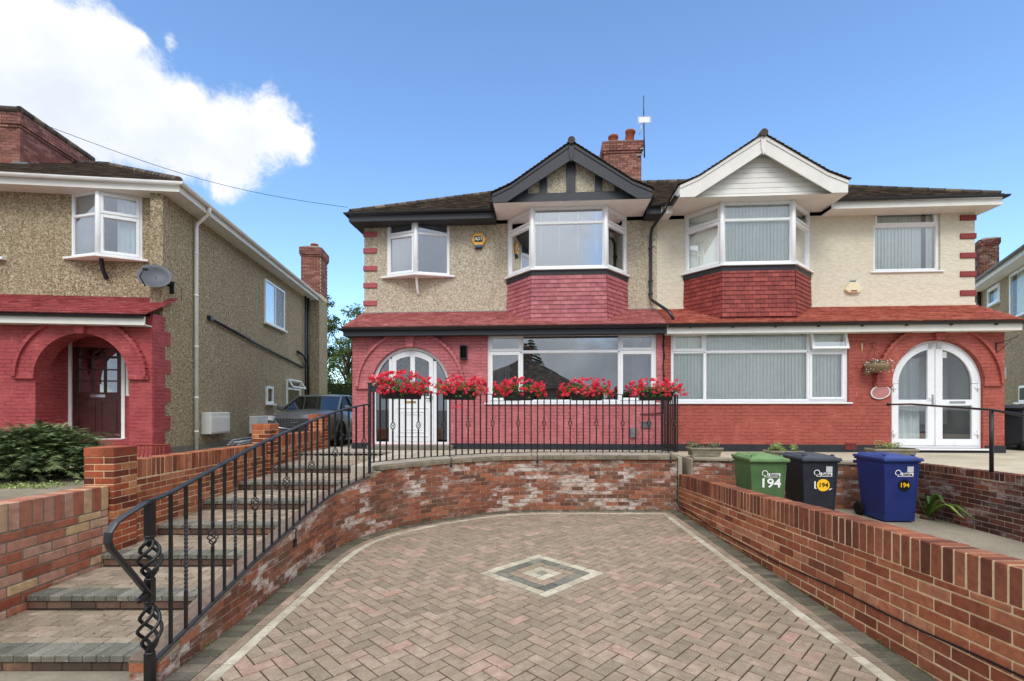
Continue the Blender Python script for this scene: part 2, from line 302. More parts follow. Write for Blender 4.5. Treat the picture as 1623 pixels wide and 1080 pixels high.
plain('bin_blue', srgb(30, 44, 104), 0.5, 0.35, var=0.26, nscale=3.5, bmp=0.15); plain('bin_blue_lid', srgb(44, 62, 122), 0.5, 0.35, var=0.26, nscale=3.5, bmp=0.15)
plain('rubber', srgb(24, 24, 24), 0.8, 0.2); plain('dish_grey', srgb(74, 78, 84), 0.5, 0.4, var=0.15)
plain('wicker', srgb(140, 122, 96), 0.85, 0.2, var=0.35, nscale=40, bmp=0.5)
plain('plaque', srgb(176, 120, 118), 0.5, 0.3); plain('meter_white', srgb(220, 220, 214), 0.5, 0.3, var=0.06)
plain('terracotta_pot', srgb(140, 72, 52), 0.8, 0.2, var=0.2)
plain('bark', srgb(92, 78, 62), 0.9, 0.2, var=0.4, nscale=20, bmp=0.6)
plain('wire_black', srgb(26, 26, 28), 0.6, 0.2)
plain('lamp_glass', srgb(170, 168, 150), 0.2, 0.5)
plain('car_paint', srgb(78, 80, 84), 0.32, 0.5, metal=0.15, coat=0.5, var=0.04)
plain('car_trim', srgb(24, 25, 27), 0.5, 0.4); plain('car_lamp', srgb(190, 196, 202), 0.1, 0.6)
plain('fascia_white', srgb(222, 220, 212), 0.5, 0.35, var=0.07, nscale=3)
def glass(name, tint, refl, rough=0.0, fk=1.3):
    m = bpy.data.materials.new(name); m.use_nodes = True; nt = m.node_tree; N = nt.nodes; L = nt.links
    for n in list(N): N.remove(n)
    out = N.new('ShaderNodeOutputMaterial'); mx = N.new('ShaderNodeMixShader'); tr = N.new('ShaderNodeBsdfTransparent'); gl = N.new('ShaderNodeBsdfGlossy')
    tr.inputs[0].default_value = tint; gl.inputs['Roughness'].default_value = rough; gl.inputs[0].default_value = (0.9, 0.93, 0.96, 1)
    fr = N.new('ShaderNodeFresnel'); fr.inputs[0].default_value = 1.5
    a = N.new('ShaderNodeMath'); a.operation = 'MULTIPLY_ADD'; a.use_clamp = True; L.new(fr.outputs[0], a.inputs[0]); a.inputs[1].default_value = fk; a.inputs[2].default_value = refl
    # old double glazing is never quite flat
    tc = N.new('ShaderNodeTexCoord'); ns = N.new('ShaderNodeTexNoise'); ns.inputs['Scale'].default_value = 1.3; L.new(tc.outputs['Object'], ns.inputs['Vector'])
    bp = N.new('ShaderNodeBump'); bp.inputs['Strength'].default_value = 0.12; bp.inputs['Distance'].default_value = 0.01; L.new(ns.outputs['Fac'], bp.inputs['Height']); L.new(bp.outputs[0], gl.inputs['Normal'])
    L.new(a.outputs[0], mx.inputs[0]); L.new(tr.outputs[0], mx.inputs[1]); L.new(gl.outputs[0], mx.inputs[2]); L.new(mx.outputs[0], out.inputs[0])
    MAT[name] = m
glass('glass', (0.80, 0.86, 0.86, 1), 0.30)
glass('glass_clear', (0.9, 0.94, 0.93, 1), 0.08)
glass('glass_dark', (0.12, 0.14, 0.14, 1), 0.0, 0.0, 0.2)
glass('glass_bright', (0.97, 1.0, 0.98, 1), 0.16)
glass('glass_soft', (0.86, 0.9, 0.89, 1), 0.03, 0.0, 0.5)
def leafmat(name, stops, trans=0.25, rough=0.6):
    t = Mt(name, rough, 0.3); c = t.ramp(t.attr(), stops); t.col(c)
    tl = t.N.new('ShaderNodeBsdfTranslucent'); t.L.new(c, tl.inputs[0]); mx = t.N.new('ShaderNodeMixShader'); mx.inputs[0].default_value = trans
    out = [n for n in t.N if n.type == 'OUTPUT_MATERIAL'][0]; t.L.new(t.b.outputs[0], mx.inputs[1]); t.L.new(tl.outputs[0], mx.inputs[2]); t.L.new(mx.outputs[0], out.inputs[0])
    MAT[name] = t.m
leafmat('leaf_tree', [(0, srgb(46, 66, 30)), (0.5, srgb(84, 108, 50)), (1, srgb(132, 152, 82))])
leafmat('leaf_conifer', [(0, srgb(44, 58, 34)), (0.5, srgb(80, 98, 58)), (1, srgb(134, 146, 98))], 0.15)
leafmat('leaf_geranium', [(0, srgb(48, 76, 30)), (0.5, srgb(88, 120, 50)), (1, srgb(140, 164, 80))])
leafmat('petal_red', [(0, srgb(206, 30, 60)), (0.5, srgb(232, 50, 78)), (0.8, srgb(242, 84, 100)), (0.93, srgb(246, 130, 140)), (1, srgb(246, 214, 214))], 0.3)
leafmat('leaf_light', [(0, srgb(96, 116, 60)), (0.5, srgb(146, 162, 92)), (1, srgb(190, 196, 130))])
leafmat('leaf_dull', [(0, srgb(80, 90, 60)), (0.5, srgb(130, 132, 96)), (1, srgb(176, 170, 140))])
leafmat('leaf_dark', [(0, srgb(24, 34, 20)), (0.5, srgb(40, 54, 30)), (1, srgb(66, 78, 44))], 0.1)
leafmat('leaf_litter', [(0, srgb(70, 52, 36)), (0.5, srgb(120, 92, 58)), (1, srgb(160, 136, 84))], 0.05, 0.8)

# ------------------------------------------------------------------ mesh helpers
class MB:
    """collects shapes (in its parent's coordinates) and links them as one mesh object"""
    def __init__(s): s.v = []; s.f = []; s.m = []; s.r = []; s.T = Matrix.Identity(4); s.cm = 0; s.cr = 0.5; s.sm = set()
    def V(s, p):
        s.v.append(tuple(s.T @ Vector(p))); return len(s.v) - 1
    def F(s, idx, smooth=False):
        if smooth: s.sm.add(len(s.f))
        s.f.append(tuple(idx)); s.m.append(s.cm); s.r.append(s.cr)
    def hexa(s, p):
        """8 corners: bottom ring 0-3, top ring 4-7"""
        i = [s.V(q) for q in p]
        for a in ((3, 2, 1, 0), (4, 5, 6, 7), (0, 1, 5, 4), (1, 2, 6, 5), (2, 3, 7, 6), (3, 0, 4, 7)): s.F([i[k] for k in a])
    def box(s, x0, x1, y0, y1, z0, z1):
        s.hexa([(x0, y0, z0), (x1, y0, z0), (x1, y1, z0), (x0, y1, z0), (x0, y0, z1), (x1, y0, z1), (x1, y1, z1), (x0, y1, z1)])
    def extrude(s, poly, vec, caps=True):
        a = [s.V(p) for p in poly]; b = [s.V(Vector(p) + Vector(vec)) for p in poly]; n = len(a)
        if caps: s.F(a[::-1]); s.F(b)
        for k in range(n): s.F([a[k], a[(k + 1) % n], b[(k + 1) % n], b[k]])
    def poly(s, pts): s.F([s.V(p) for p in pts])
    def tube(s, pts, r, n=8, caps=True, closed=False, smooth=True):
        pts = [Vector(p) for p in pts]; N = len(pts); rr = r if isinstance(r, (list, tuple)) else [r] * N
        rings = []; up = None
        for i in range(N):
            if closed: t = pts[(i + 1) % N] - pts[i - 1]
            else: t = pts[min(i + 1, N - 1)] - pts[max(i - 1, 0)]
            if t.length < 1e-9: t = Vector((0, 0, 1))
            t.normalize()
            if up is None: up = Vector((0, 0, 1)) if abs(t.z) < 0.9 else Vector((1, 0, 0))
            a = t.cross(up)
            if a.length < 1e-4: a = t.cross(Vector((0.3, 1, 0.2)))
            a.normalize(); b = a.cross(t).normalized(); up = b
            rings.append([s.V(pts[i] + (a * cos(2 * pi * k / n) + b * sin(2 * pi * k / n)) * rr[i]) for k in range(n)])
        M = N if closed else N - 1
        for i in range(M):
            A, B = rings[i], rings[(i + 1) % N]
            for k in range(n): s.F([A[k], A[(k + 1) % n], B[(k + 1) % n], B[k]], smooth)
        if caps and not closed: s.F(rings[0][::-1]); s.F(rings[-1])
    def cyl(s, a, b, r, n=12, r2=None, smooth=True):
        s.tube([a, b], [r, r if r2 is None else r2], n, True, False, smooth)
    def lathe(s, prof, c=(0, 0, 0), n=16, axis='Z', smooth=True):
        c = Vector(c); rings = []
        for (r, h) in prof:
            ring = []
            for k in range(n):
                a = 2 * pi * k / n
                p = {'Z': (r * cos(a), r * sin(a), h), 'Y': (r * cos(a), h, r * sin(a)), 'X': (h, r * cos(a), r * sin(a))}[axis]
                ring.append(s.V(c + Vector(p)))
            rings.append(ring)
        for A, B in zip(rings, rings[1:]):
            for k in range(n): s.F([A[k], A[(k + 1) % n], B[(k + 1) % n], B[k]], smooth)
        s.F(rings[0][::-1]); s.F(rings[-1])
    def bar(s, a, b, w, h, up=(0, 0, 1)):
        """square bar from a to b, w across, h along up"""
        a = Vector(a); b = Vector(b); t = (b - a).normalized(); up = Vector(up); x = t.cross(up).normalized(); u = x.cross(t).normalized()
        q = [(-w / 2, -h / 2), (w / 2, -h / 2), (w / 2, h / 2), (-w / 2, h / 2)]
        s.hexa([a + x * i + u * j for i, j in q] + [b + x * i + u * j for i, j in q])
    def build(s, name, mats, parent=None, bevel=0.0, seg=1, loc=None, rotz=0.0):
        me = bpy.data.meshes.new(name); me.from_pydata(s.v, [], s.f)
        if isinstance(mats, str): mats = [mats]
        for m in mats: me.materials.append(MAT[m])
        me.polygons.foreach_set('material_index', s.m)
        a = me.attributes.new('rnd', 'FLOAT', 'FACE'); a.data.foreach_set('value', s.r)
        if s.sm:
            fl = [i in s.sm for i in range(len(s.f))]; me.polygons.foreach_set('use_smooth', fl)
        bm = bmesh.new(); bm.from_mesh(me); bmesh.ops.recalc_face_normals(bm, faces=bm.faces); bm.to_mesh(me); bm.free()
        o = bpy.data.objects.new(name, me); COL.objects.link(o)
        if parent is not None: o.parent = parent
        if loc is not None: o.location = loc
        o.rotation_euler.z = rotz
        if bevel:
            b = o.modifiers.new('bevel', 'BEVEL'); b.width = bevel; b.segments = seg; b.limit_method = 'ANGLE'; b.angle_limit = radians(40)
        return o
def tag(o, label=None, cat=None, group=None, kind=None):
    if label: o['label'] = label
    if cat: o['category'] = cat
    if group: o['group'] = group
    if kind: o['kind'] = kind
    return o
def thing(name, label, cat, loc=(0, 0, 0), rotz=0.0, group=None):
    o = bpy.data.objects.new(name, None); COL.objects.link(o); o.location = loc; o.rotation_euler = (0, 0, rotz); o.empty_display_size = 0.2
    return tag(o, label, cat, group)
def copy_tree(o, parent=None):
    c = o.copy(); COL.objects.link(c); c.parent = parent
    for ch in list(o.children): copy_tree(ch, c)
    return c
def text(s, size, mat, parent, name, loc, rot=(pi / 2, 0, 0), bold=0.0, ext=0.001, align='CENTER', sx=1.0, shear=0.0):
    cu = bpy.data.curves.new(name, 'FONT'); cu.body = s; cu.size = size; cu.align_x = align; cu.align_y = 'CENTER'; cu.extrude = ext; cu.offset = bold; cu.shear = shear
    cu.resolution_u = 3
    t = bpy.data.objects.new(name + '_tmp', cu); COL.objects.link(t)
    dg = bpy.context.evaluated_depsgraph_get(); me = bpy.data.meshes.new_from_object(t.evaluated_get(dg)); bpy.data.objects.remove(t)
    me.materials.clear(); me.materials.append(MAT[mat])
    o = bpy.data.objects.new(name, me); COL.objects.link(o); o.parent = parent; o.location = loc; o.rotation_euler = rot; o.scale = (sx, 1, 1)
    return o
def clip(poly, a, b):
    """keep what lies left of the line a->b"""
    out = []; n = len(poly); ax, ay = a; dx, dy = b[0] - ax, b[1] - ay
    side = lambda p: dx * (p[1] - ay) - dy * (p[0] - ax)
    for i in range(n):
        p, q = poly[i], poly[(i + 1) % n]; sp, sq = side(p), side(q)
        if sp >= 0: out.append(p)
        if (sp > 0 and sq < 0) or (sp < 0 and sq > 0):
            t = sp / (sp - sq); out.append((p[0] + (q[0] - p[0]) * t, p[1] + (q[1] - p[1]) * t))
    return out
def area(p): return 0.5 * sum(p[i][0] * p[(i + 1) % len(p)][1] - p[(i + 1) % len(p)][0] * p[i][1] for i in range(len(p)))
def clip_convex(poly, region):
    if area(region) < 0: region = region[::-1]
    for i in range(len(region)):
        poly = clip(poly, region[i], region[(i + 1) % len(region)])
        if len(poly) < 3: return []
    return poly
def tiles(mb, P, tw=0.19, gauge=0.105, th=0.032, jit=0.004, under=True):
    """lay overlapping tiles on the planar convex polygon P (3-D points, P[0]->P[1] is the eave)"""
    P = [Vector(p) for p in P]; O = P[0]; e = (P[1] - P[0]).normalized()
    n = e.cross(P[2] - P[0]).normalized()
    if n.z < -0.001: n = -n
    u = n.cross(e).normalized()
    if u.dot(P[2] - P[0]) < 0: u = -u
    if n.z < 0.2:
        # hung upright: outward is the side the caller winds towards
        n = e.cross(u).normalized()
    R = [((p - O).dot(e), (p - O).dot(u)) for p in P]
    a0 = min(r[0] for r in R); a1 = max(r[0] for r in R); b1 = max(r[1] for r in R)
    if under: mb.cr = 0.1; mb.poly([O + e * a + u * b - n * 0.004 for a, b in R])
    row = 0; b = 0.0
    while b < b1:
        off = (row % 2) * tw / 2; a = a0 - tw + off - (a0 % tw)
        while a < a1:
            g = 0.003; q = [(a + g, b), (a + tw - g, b), (a + tw - g, min(b + gauge * 1.0, b1 + .001)), (a + g, min(b + gauge, b1 + .001))]
            c = clip_convex(q, R)
            if len(c) >= 3 and abs(area(c)) > 1e-4:
                j = random.uniform(-jit, jit); k = random.uniform(-jit, jit)
                mb.cr = random.random()
                hh = lambda pt: th * (1 - 0.85 * (pt[1] - b) / gauge) + 0.002 + j * 0.5 + (0.0 if pt[1] > b + 1e-4 else abs(k) * 0.6)
                dn = lambda pt: (k * 0.8 if pt[1] < b + 1e-4 and b > 0.01 else 0)
                top = [mb.V(O + e * x + u * (y + dn((x, y))) + n * hh((x, y))) for x, y in c]
                tk = th * 0.74
                bot = [mb.V(O + e * x + u * (y + dn((x, y))) + n * max(-.003, hh((x, y)) - tk)) for x, y in c]
                mb.F(top); mb.F(bot[::-1])
                for i in range(len(c)): mb.F([bot[i], bot[(i + 1) % len(c)], top[(i + 1) % len(c)], top[i]])
            a += tw
        b += gauge; row += 1
def facet(P0, P1, z=0):
    """matrix of an upright facet: x along P0->P1, y into the building (to the left-hand normal), z up"""
    a = Vector((P0[0], P0[1], 0)); b = Vector((P1[0], P1[1], 0)); t = (b - a).normalized(); n = Vector((-t.y, t.x, 0))
    return Matrix(((t.x, n.x, 0, P0[0]), (t.y, n.y, 0, P0[1]), (0, 0, 1, z), (0, 0, 0, 1))), (b - a).length
def frame_rect(mb, x0, x1, z0, z1, w, y0, y1):
    mb.box(x0, x0 + w, y0, y1, z0, z1); mb.box(x1 - w, x1, y0, y1, z0, z1)
    mb.box(x0 + w, x1 - w, y0, y1, z0, z0 + w); mb.box(x0 + w, x1 - w, y0, y1, z1 - w, z1)
def glaze(fr, gl, cells, W, H, fw=0.055, y=0.0):
    """window in the facet plane: cells = (x0,x1,z0,z1,sash) as centre lines; fr frame mesh, gl glass mesh"""
    h = fw / 2
    frame_rect(fr, 0, W, 0, H, fw, y, y + 0.07)
    for (x0, x1, z0, z1, sash) in cells:
        a0 = x0 + (fw if x0 <= 1e-6 else h * 0.8); a1 = x1 - (fw if x1 >= W - 1e-6 else h * 0.8)
        c0 = z0 + (fw if z0 <= 1e-6 else h * 0.8); c1 = z1 - (fw if z1 >= H - 1e-6 else h * 0.8)
        if x1 < W - 1e-6: fr.box(a1, a1 + fw * 0.8, y + 0.002, y + 0.068, c0 - (0 if z0 <= 1e-6 else h * .8), c1)
        if z1 < H - 1e-6: fr.box(a0 - (0 if x0 <= 1e-6 else h * .8), a1, y + 0.004, y + 0.066, c1, c1 + fw * 0.8)
        if sash:
            g = 0.006
            frame_rect(fr, a0 - 0.012 + g, a1 + 0.012 - g, c0 - 0.012 + g, c1 + 0.012 - g, 0.055, y - 0.014, y + 0.05)
            a0 += 0.047; a1 -= 0.047; c0 += 0.047; c1 -= 0.047
            frame_rect(fr, a0, a1, c0, c1, 0.008, y + 0.002, y + 0.05)
        else:
            frame_rect(fr, a0, a1, c0, c1, 0.012, y + 0.012, y + 0.05)
        gl.poly([(a0, y + 0.03, c0), (a1, y + 0.03, c0), (a1, y + 0.03, c1), (a0, y + 0.03, c1)])
def curtain(mb, x0, x1, z0, z1, y, amp=0.02, wave=0.11):
    n = max(6, int((x1 - x0) / wave * 8)); ph = random.random() * 6
    top = []; bot = []
    for i in range(n + 1):
        x = x0 + (x1 - x0) * i / n; d = amp * (sin(2 * pi * x / wave + ph) + 0.4 * sin(2 * pi * x / wave * 0.43 + ph * 2))
        top.append(mb.V((x, y + d, z1))); bot.append(mb.V((x, y + d * 1.3, z0)))
    for i in range(n): mb.F([bot[i], bot[i + 1], top[i + 1], top[i]], True)
def slats(mb, x0, x1, z0, z1, y, w=0.089, ang=13):
    x = x0
    while x < x1 - 0.01:
        a = radians(ang + random.uniform(-5, 5)); dx = w * cos(a) / 2 * 1.08; dy = w * sin(a) / 2; c = min(x + w * 0.43, x1 - dx)
        mb.poly([(c - dx, y - dy, z0), (c, y - 0.006, z0), (c, y - 0.006, z1), (c - dx, y - dy, z1)])
        mb.poly([(c, y - 0.006, z0), (c + dx, y + dy, z0), (c + dx, y + dy, z1), (c, y - 0.006, z1)])
        x += w * 0.86
class Frame:
    """a building's own frame: origin on the ground-floor facade, x along it, y into the house"""
    def __init__(s, X, Y, deg):
        s.P = Vector((X, Y)); s.a = radians(deg); s.ex = Vector((cos(s.a), sin(s.a))); s.ey = Vector((-sin(s.a), cos(s.a)))
    def at(s, px, py, y=0.0):
        """photo pixel -> (x, z) on the plane at depth y of this frame (used only to read off measurements)"""
        u = (px - 811) / 770.0; v = (648 - py) / 770.0; d = Vector((u, 1)); t = (y + s.P.dot(s.ey)) / d.dot(s.ey)
        return (d * t - s.P).dot(s.ex), CAMZ + v * t
    def x(s, px, y=0.0): return s.at(px, 648, y)[0]
    def z(s, px, py, y=0.0): return s.at(px, py, y)[1]
    def w(s, x, y, z): p = s.P + s.ex * x + s.ey * y; return Vector((p.x, p.y, z))
def leafball(mb, c, r, n, size, flat=0.6, up=0.0):
    """n small leaves through the volume of an ellipsoid"""
    c = Vector(c); r = Vector(r) if not isinstance(r, (int, float)) else Vector((r, r, r))
    for _ in range(n):
        d = Vector((random.gauss(0, 1), random.gauss(0, 1), random.gauss(0, 1))).normalized(); k = random.random() ** 0.45
        p = c + Vector((d.x * r.x, d.y * r.y, d.z * r.z)) * k
        leaf(mb, p, size * random.uniform(0.6, 1.3), (d + Vector((0, 0, up)) + Vector((random.gauss(0, flat), random.gauss(0, flat), random.gauss(0, flat)))))
        
def leaf(mb, p, s, nrm, asp=0.62):
    nrm = nrm.normalized() if nrm.length > 1e-6 else Vector((0, 0, 1)); t = nrm.cross(Vector((random.gauss(0, 1), random.gauss(0, 1), random.gauss(0, 1))))
    if t.length < 1e-4: t = Vector((1, 0, 0))
    t.normalize(); b = nrm.cross(t); mb.cr = random.random()
    i = [mb.V(p + t * (-s / 2)), mb.V(p + b * (s * asp / 2) + nrm * s * 0.1), mb.V(p + t * (s / 2)), mb.V(p - b * (s * asp / 2) + nrm * s * 0.1)]
    mb.F(i)

# ------------------------------------------------------------------ ground, drive, steps, garden walls
class Path:
    def __init__(s, pts):
        s.p = [Vector(q) for q in pts]; s.c = [0.0]
        for a, b in zip(s.p, s.p[1:]): s.c.append(s.c[-1] + (b - a).length)
        s.len = s.c[-1]
    def seg(s, d):
        d = max(0.0, min(s.len, d)); i = 0
        while i < len(s.p) - 2 and s.c[i + 1] < d: i += 1
        return i, (d - s.c[i]) / max(1e-9, s.c[i + 1] - s.c[i])
    def at(s, d):
        i, t = s.seg(d); return s.p[i].lerp(s.p[i + 1], t)
    def tan(s, d):
        return (s.at(min(s.len, d + 0.04)) - s.at(max(0, d - 0.04))).normalized()
    def nl(s, d): t = s.tan(d); return Vector((-t.y, t.x))       # left normal
def catmull(pts, n=8):
    out = []; P = [Vector(p) for p in pts]
    for i in range(len(P) - 1):
        a = P[max(i - 1, 0)]; b = P[i]; c = P[i + 1]; d = P[min(i + 2, len(P) - 1)]
        for k in range(n):
            t = k / n; out.append(0.5 * ((2 * b) + (c - a) * t + (2 * a - 5 * b + 4 * c - d) * t * t + (3 * b - a - 3 * c + d) * t ** 3))
    out.append(P[-1]); return out
TERR = 1.03
LX = -2.52                                                       # drive-side face of the stair wall
curve = catmull([(LX, 3.47), (LX, 5.0), (LX + 0.01, 6.4), (-2.38, 7.2), (-2.0, 7.9), (-1.3, 8.6), (-0.4, 9.2), (0.4, 9.41), (1.2, 9.44), (3.2, 9.42)], 8)
WP = Path(curve)                                                 # face of the curved retaining wall, left to right
def interp(tab, x):
    if x <= tab[0][0]: return tab[0][1]
    for (a, u), (b, v) in zip(tab, tab[1:]):
        if x <= b: return u + (v - u) * (x - a) / (b - a)
    return tab[-1][1]
def stairtop(Y): return interp([(3.36, 0.13), (4.84, 0.43), (7.6, 0.87), (7.78, 0.97), (99, 0.97)], Y)
S_LAND = next(d * 0.02 for d in range(2000) if WP.at(d * 0.02).y > 7.72)

def brick_run(mb, path, th, zlo, ztop, s0=0.0, s1=None, shear=lambda s: 0.0, L=0.215, H=0.065, g=0.010, stop=None):
    s1 = path.len if s1 is None else s1; k = 0
    while True:
        z = zlo + k * (H + g)
        if z + 0.015 > max(ztop(s0), ztop(s1), ztop((s0 + s1) / 2)) - min(shear(s0), shear(s1)): break
        s = s0 - (k % 2) * (L + g) / 2
        while s < s1 - 0.02:
            a = max(s, s0); b = min(s + L, s1); s += L + g
            if b - a < 0.02: continue
            za, zb = z + shear(a), z + shear(b); ta, tb = min(za + H, ztop(a)), min(zb + H, ztop(b))
            if ta - za < 0.006 or tb - zb < 0.006: continue
            j = random.uniform(-0.0025, 0.0025); mb.cr = random.random()
            pa, pb = path.at(a), path.at(b); na, nb = path.nl(a), path.nl(b)
            fa, fb = pa - na * j, pb - nb * j; ba, bb = pa + na * (th + j), pb + nb * (th + j)
            jj = lambda: random.uniform(-.0018, .0018)
            mb.hexa([(x + jj(), y + jj(), q + jj()) for x, y, q in [(fa.x, fa.y, za), (fb.x, fb.y, zb), (bb.x, bb.y, zb), (ba.x, ba.y, za), (fa.x, fa.y, ta), (fb.x, fb.y, tb), (bb.x, bb.y, tb), (ba.x, ba.y, ta)]])
        k += 1
def soldiers(mb, path, th, ztop, s0=0.0, s1=None, w=0.065, g=0.010, h=0.215):
    s1 = path.len if s1 is None else s1; s = s0
    while s < s1 - 0.03:
        a, b = s, min(s + w, s1); s += w + g; j = random.uniform(-0.003, 0.003); mb.cr = random.random()
        pa, pb = path.at(a), path.at(b); na, nb = path.nl(a), path.nl(b); ta, tb = ztop(a) + j, ztop(b) + j
        fa, fb = pa - na * j, pb - nb * j; ba, bb = pa + na * th, pb + nb * th
        jj = lambda: random.uniform(-.0018, .0018)
        mb.hexa([(x + jj(), y + jj(), q + jj()) for x, y, q in [(fa.x, fa.y, ta - h), (fb.x, fb.y, tb - h), (bb.x, bb.y, tb - h), (ba.x, ba.y, ta - h), (fa.x, fa.y, ta), (fb.x, fb.y, tb), (bb.x, bb.y, tb), (ba.x, ba.y, ta)]])
def core(mb, path, th, zlo, ztop, s0=0.0, s1=None, ins=0.006, step=0.15):
    s1 = path.len if s1 is None else s1; s0 += ins; s1 -= ins; n = max(1, int((s1 - s0) / step)); mb.cr = 0.5
    prev = None
    for i in range(n + 1):
        s = s0 + (s1 - s0) * i / n; p = path.at(s); nn = path.nl(s); f = p + nn * ins; b = p + nn * (th - ins); t = ztop(s) - ins
        cur = [mb.V((f.x, f.y, zlo)), mb.V((b.x, b.y, zlo)), mb.V((b.x, b.y, t)), mb.V((f.x, f.y, t))]
        if prev:
            for k in range(4): mb.F([prev[k], prev[(k + 1) % 4], cur[(k + 1) % 4], cur[k]])
        else: mb.F(cur[::-1])
        prev = cur
    mb.F(prev)

# far-reaching ground and raised garden levels
g = MB(); g.box(-600, 600, -600, 900, -0.5, -0.06); tag(g.build('ground', 'asphalt'), kind='structure')
g = MB(); g.box(-8, 9, -6.0, -1.2, -0.06, -0.035); g.box(-8, LX - 0.06, -1.19, 3.635, -0.058, -0.004); tag(g.build('pavement', 'concrete_path'), kind='structure')
g = MB(); g.box(-30, -4.68, 1.0, 9.0, -0.05, 0.985); g.box(-60, -4.68, 9.0, 12.6, -0.05, 0.985); g.box(-60, -9.0, 12.6, 60, -0.05, 0.985)
tag(g.build('garden_ground', 'garden_soil'), kind='structure')
terr = [(p.x, p.y + 0.0) for p in WP.p if p.y > 7.9]
tp = [(LX - 0.10, 10.1), (LX - 0.10, 7.9)] + [(p[0] - 0.02, p[1] + 0.02) for p in terr] + [(3.3, 9.40), (3.42, 12.0), (LX - 0.1, 12.0)]
g = MB(); g.extrude([(x, y, -0.05) for x, y in tp], (0, 0, TERR - 0.012 + 0.05)); 
g.box(-4.679, LX - 0.1, 10.12, 12.0, -0.05, TERR - 0.013)
tag(g.build('terrace', 'terrace_slabs'), kind='structure')
g = MB(); g.box(-4.679, 3.4, 12.0, 60, -0.05, 0.90); g.box(-9, -4.681, 12.6, 60, -0.05, 0.90); tag(g.build('side_drive', 'concrete_path'), kind='structure')
NW = [(3.42, 9.16), (6.78, 8.22)]                                  # neighbour's rear retaining wall, face line
g = MB(); g.extrude([(3.42, 9.24, -.05), (6.8, 8.32, -.05), (6.8, 2.0, -.05), (16, 2.0, -.05), (60, 12.0, -.05), (60, 60, -.05), (3.4, 60, -.05)], (0, 0, 1.05))
tag(g.build('neighbour_terrace', 'concrete_pale'), kind='structure')
g = MB(); g.extrude([(3.3, 0.5, -.055), (6.8, 0.5, -.055), (6.8, 8.3, -.055), (3.42, 9.2, -.055), (3.3, 9.3, -.055)], (0, 0, 0.26))
tag(g.build('neighbour_path', 'concrete_path'), kind='structure')

# ---- block-paved driveway
drv = MB(); MI = {'base': 0, 'drive': 1, 'grey': 2, 'cream': 3}
drv.cm = 0; drv.box(LX - 0.05, 3.28, -1.2, 9.5, -0.045, -0.009)
_bp = [Vector((p.x, p.y)) for p in WP.p if p.x < 2.6]
BP = [Vector((LX, -1.2))] + _bp + [Vector((3.2, 9.42))] + [Vector((3.2 - 0.0225 * (9.42 - y), y)) for y in [8.5 - 0.5 * i for i in range(20)]]
corner = len(_bp) + 1
def off(i, d):
    p = BP[i]; t0 = (BP[i] - BP[i - 1]).normalized() if i else None; t1 = (BP[i + 1] - BP[i]).normalized() if i < len(BP) - 1 else None
    t0 = t0 or t1; t1 = t1 or t0; n0 = Vector((t0.y, -t0.x)); n1 = Vector((t1.y, -t1.x)); m = (n0 + n1).normalized(); k = 1 / max(0.4, m.dot(n0)); return p + m * d * k
def ring(d): return [off(i, d) for i in range(len(BP))]
def paver(poly2, h=0.0, mi=1, jit=0.0015, ch=0.004):
    if len(poly2) < 3 or abs(area(poly2)) < 3e-4: return
    if area(poly2) < 0: poly2 = poly2[::-1]
    cx = sum(p[0] for p in poly2) / len(poly2); cy = sum(p[1] for p in poly2) / len(poly2); drv.cm = mi; drv.cr = random.random()
    dx, dy, dz = random.uniform(-0.012, 0.012), random.uniform(-0.012, 0.012), random.uniform(-jit, jit)
    z = lambda x, y, o=0.0: h + dz + (x - cx) * dx + (y - cy) * dy + o
    inn = []
    for x, y in poly2:
        l = sqrt((x - cx) ** 2 + (y - cy) ** 2) or 1; k = max(0.2, 1 - ch * 1.5 / l); inn.append((cx + (x - cx) * k, cy + (y - cy) * k))
    A = [drv.V((x, y, -0.02 + h)) for x, y in poly2]; B = [drv.V((x, y, z(x, y, -0.003))) for x, y in poly2]; C = [drv.V((x, y, z(x, y))) for x, y in inn]
    n = len(A); drv.F(C)
    for i in range(n): j = (i + 1) % n; drv.F([A[i], A[j], B[j], B[i]]); drv.F([B[i], B[j], C[j], C[i]])
def band(d0, d1, step, mi, joint=0.003):
    """one course of blocks between two offsets of the boundary path"""
    mid = Path([tuple(v) for v in ring((d0 + d1) / 2)]); A = ring(d0); B = ring(d1); pm = mid
    s = 0.0
    def pt(R, s):
        i, t = pm.seg(s); return R[i].lerp(R[i + 1], t)
    sc = pm.c[corner] if corner < len(pm.c) else pm.len
    while s < pm.len - 0.02:
        e = min(s + step, pm.len); a, b = s + joint, e - joint
        if a < sc < b:
            poly = [pt(A, a), pt(A, sc), pt(A, b), pt(B, b), pt(B, sc), pt(B, a)]
        else: poly = [pt(A, a), pt(A, b), pt(B, b), pt(B, a)]
        paver([(p.x, p.y) for p in poly], 0.0, mi); s = e
band(0.004, 0.192, 0.112, 2); band(0.198, 0.292, 0.224, 1); band(0.298, 0.392, 0.224, 3)
inner = [(p.x, p.y) for p in ring(0.397)]
reg = inner + [(inner[-1][0], -1.2), (inner[0][0], -1.2)]
hull = sorted(set((round(x, 4), round(y, 4)) for x, y in reg)); lo = []; up = []
for p in hull:
    while len(lo) > 1 and (lo[-1][0] - lo[-2][0]) * (p[1] - lo[-2][1]) - (lo[-1][1] - lo[-2][1]) * (p[0] - lo[-2][0]) <= 0: lo.pop()
    lo.append(p)
for p in reversed(hull):
    while len(up) > 1 and (up[-1][0] - up[-2][0]) * (p[1] - up[-2][1]) - (up[-1][1] - up[-2][1]) * (p[0] - up[-2][0]) <= 0: up.pop()
    up.append(p)
hull = lo[:-1] + up[:-1]
CELL = 0.1175; DC = (0.355, 5.80); r2 = sqrt(0.5)
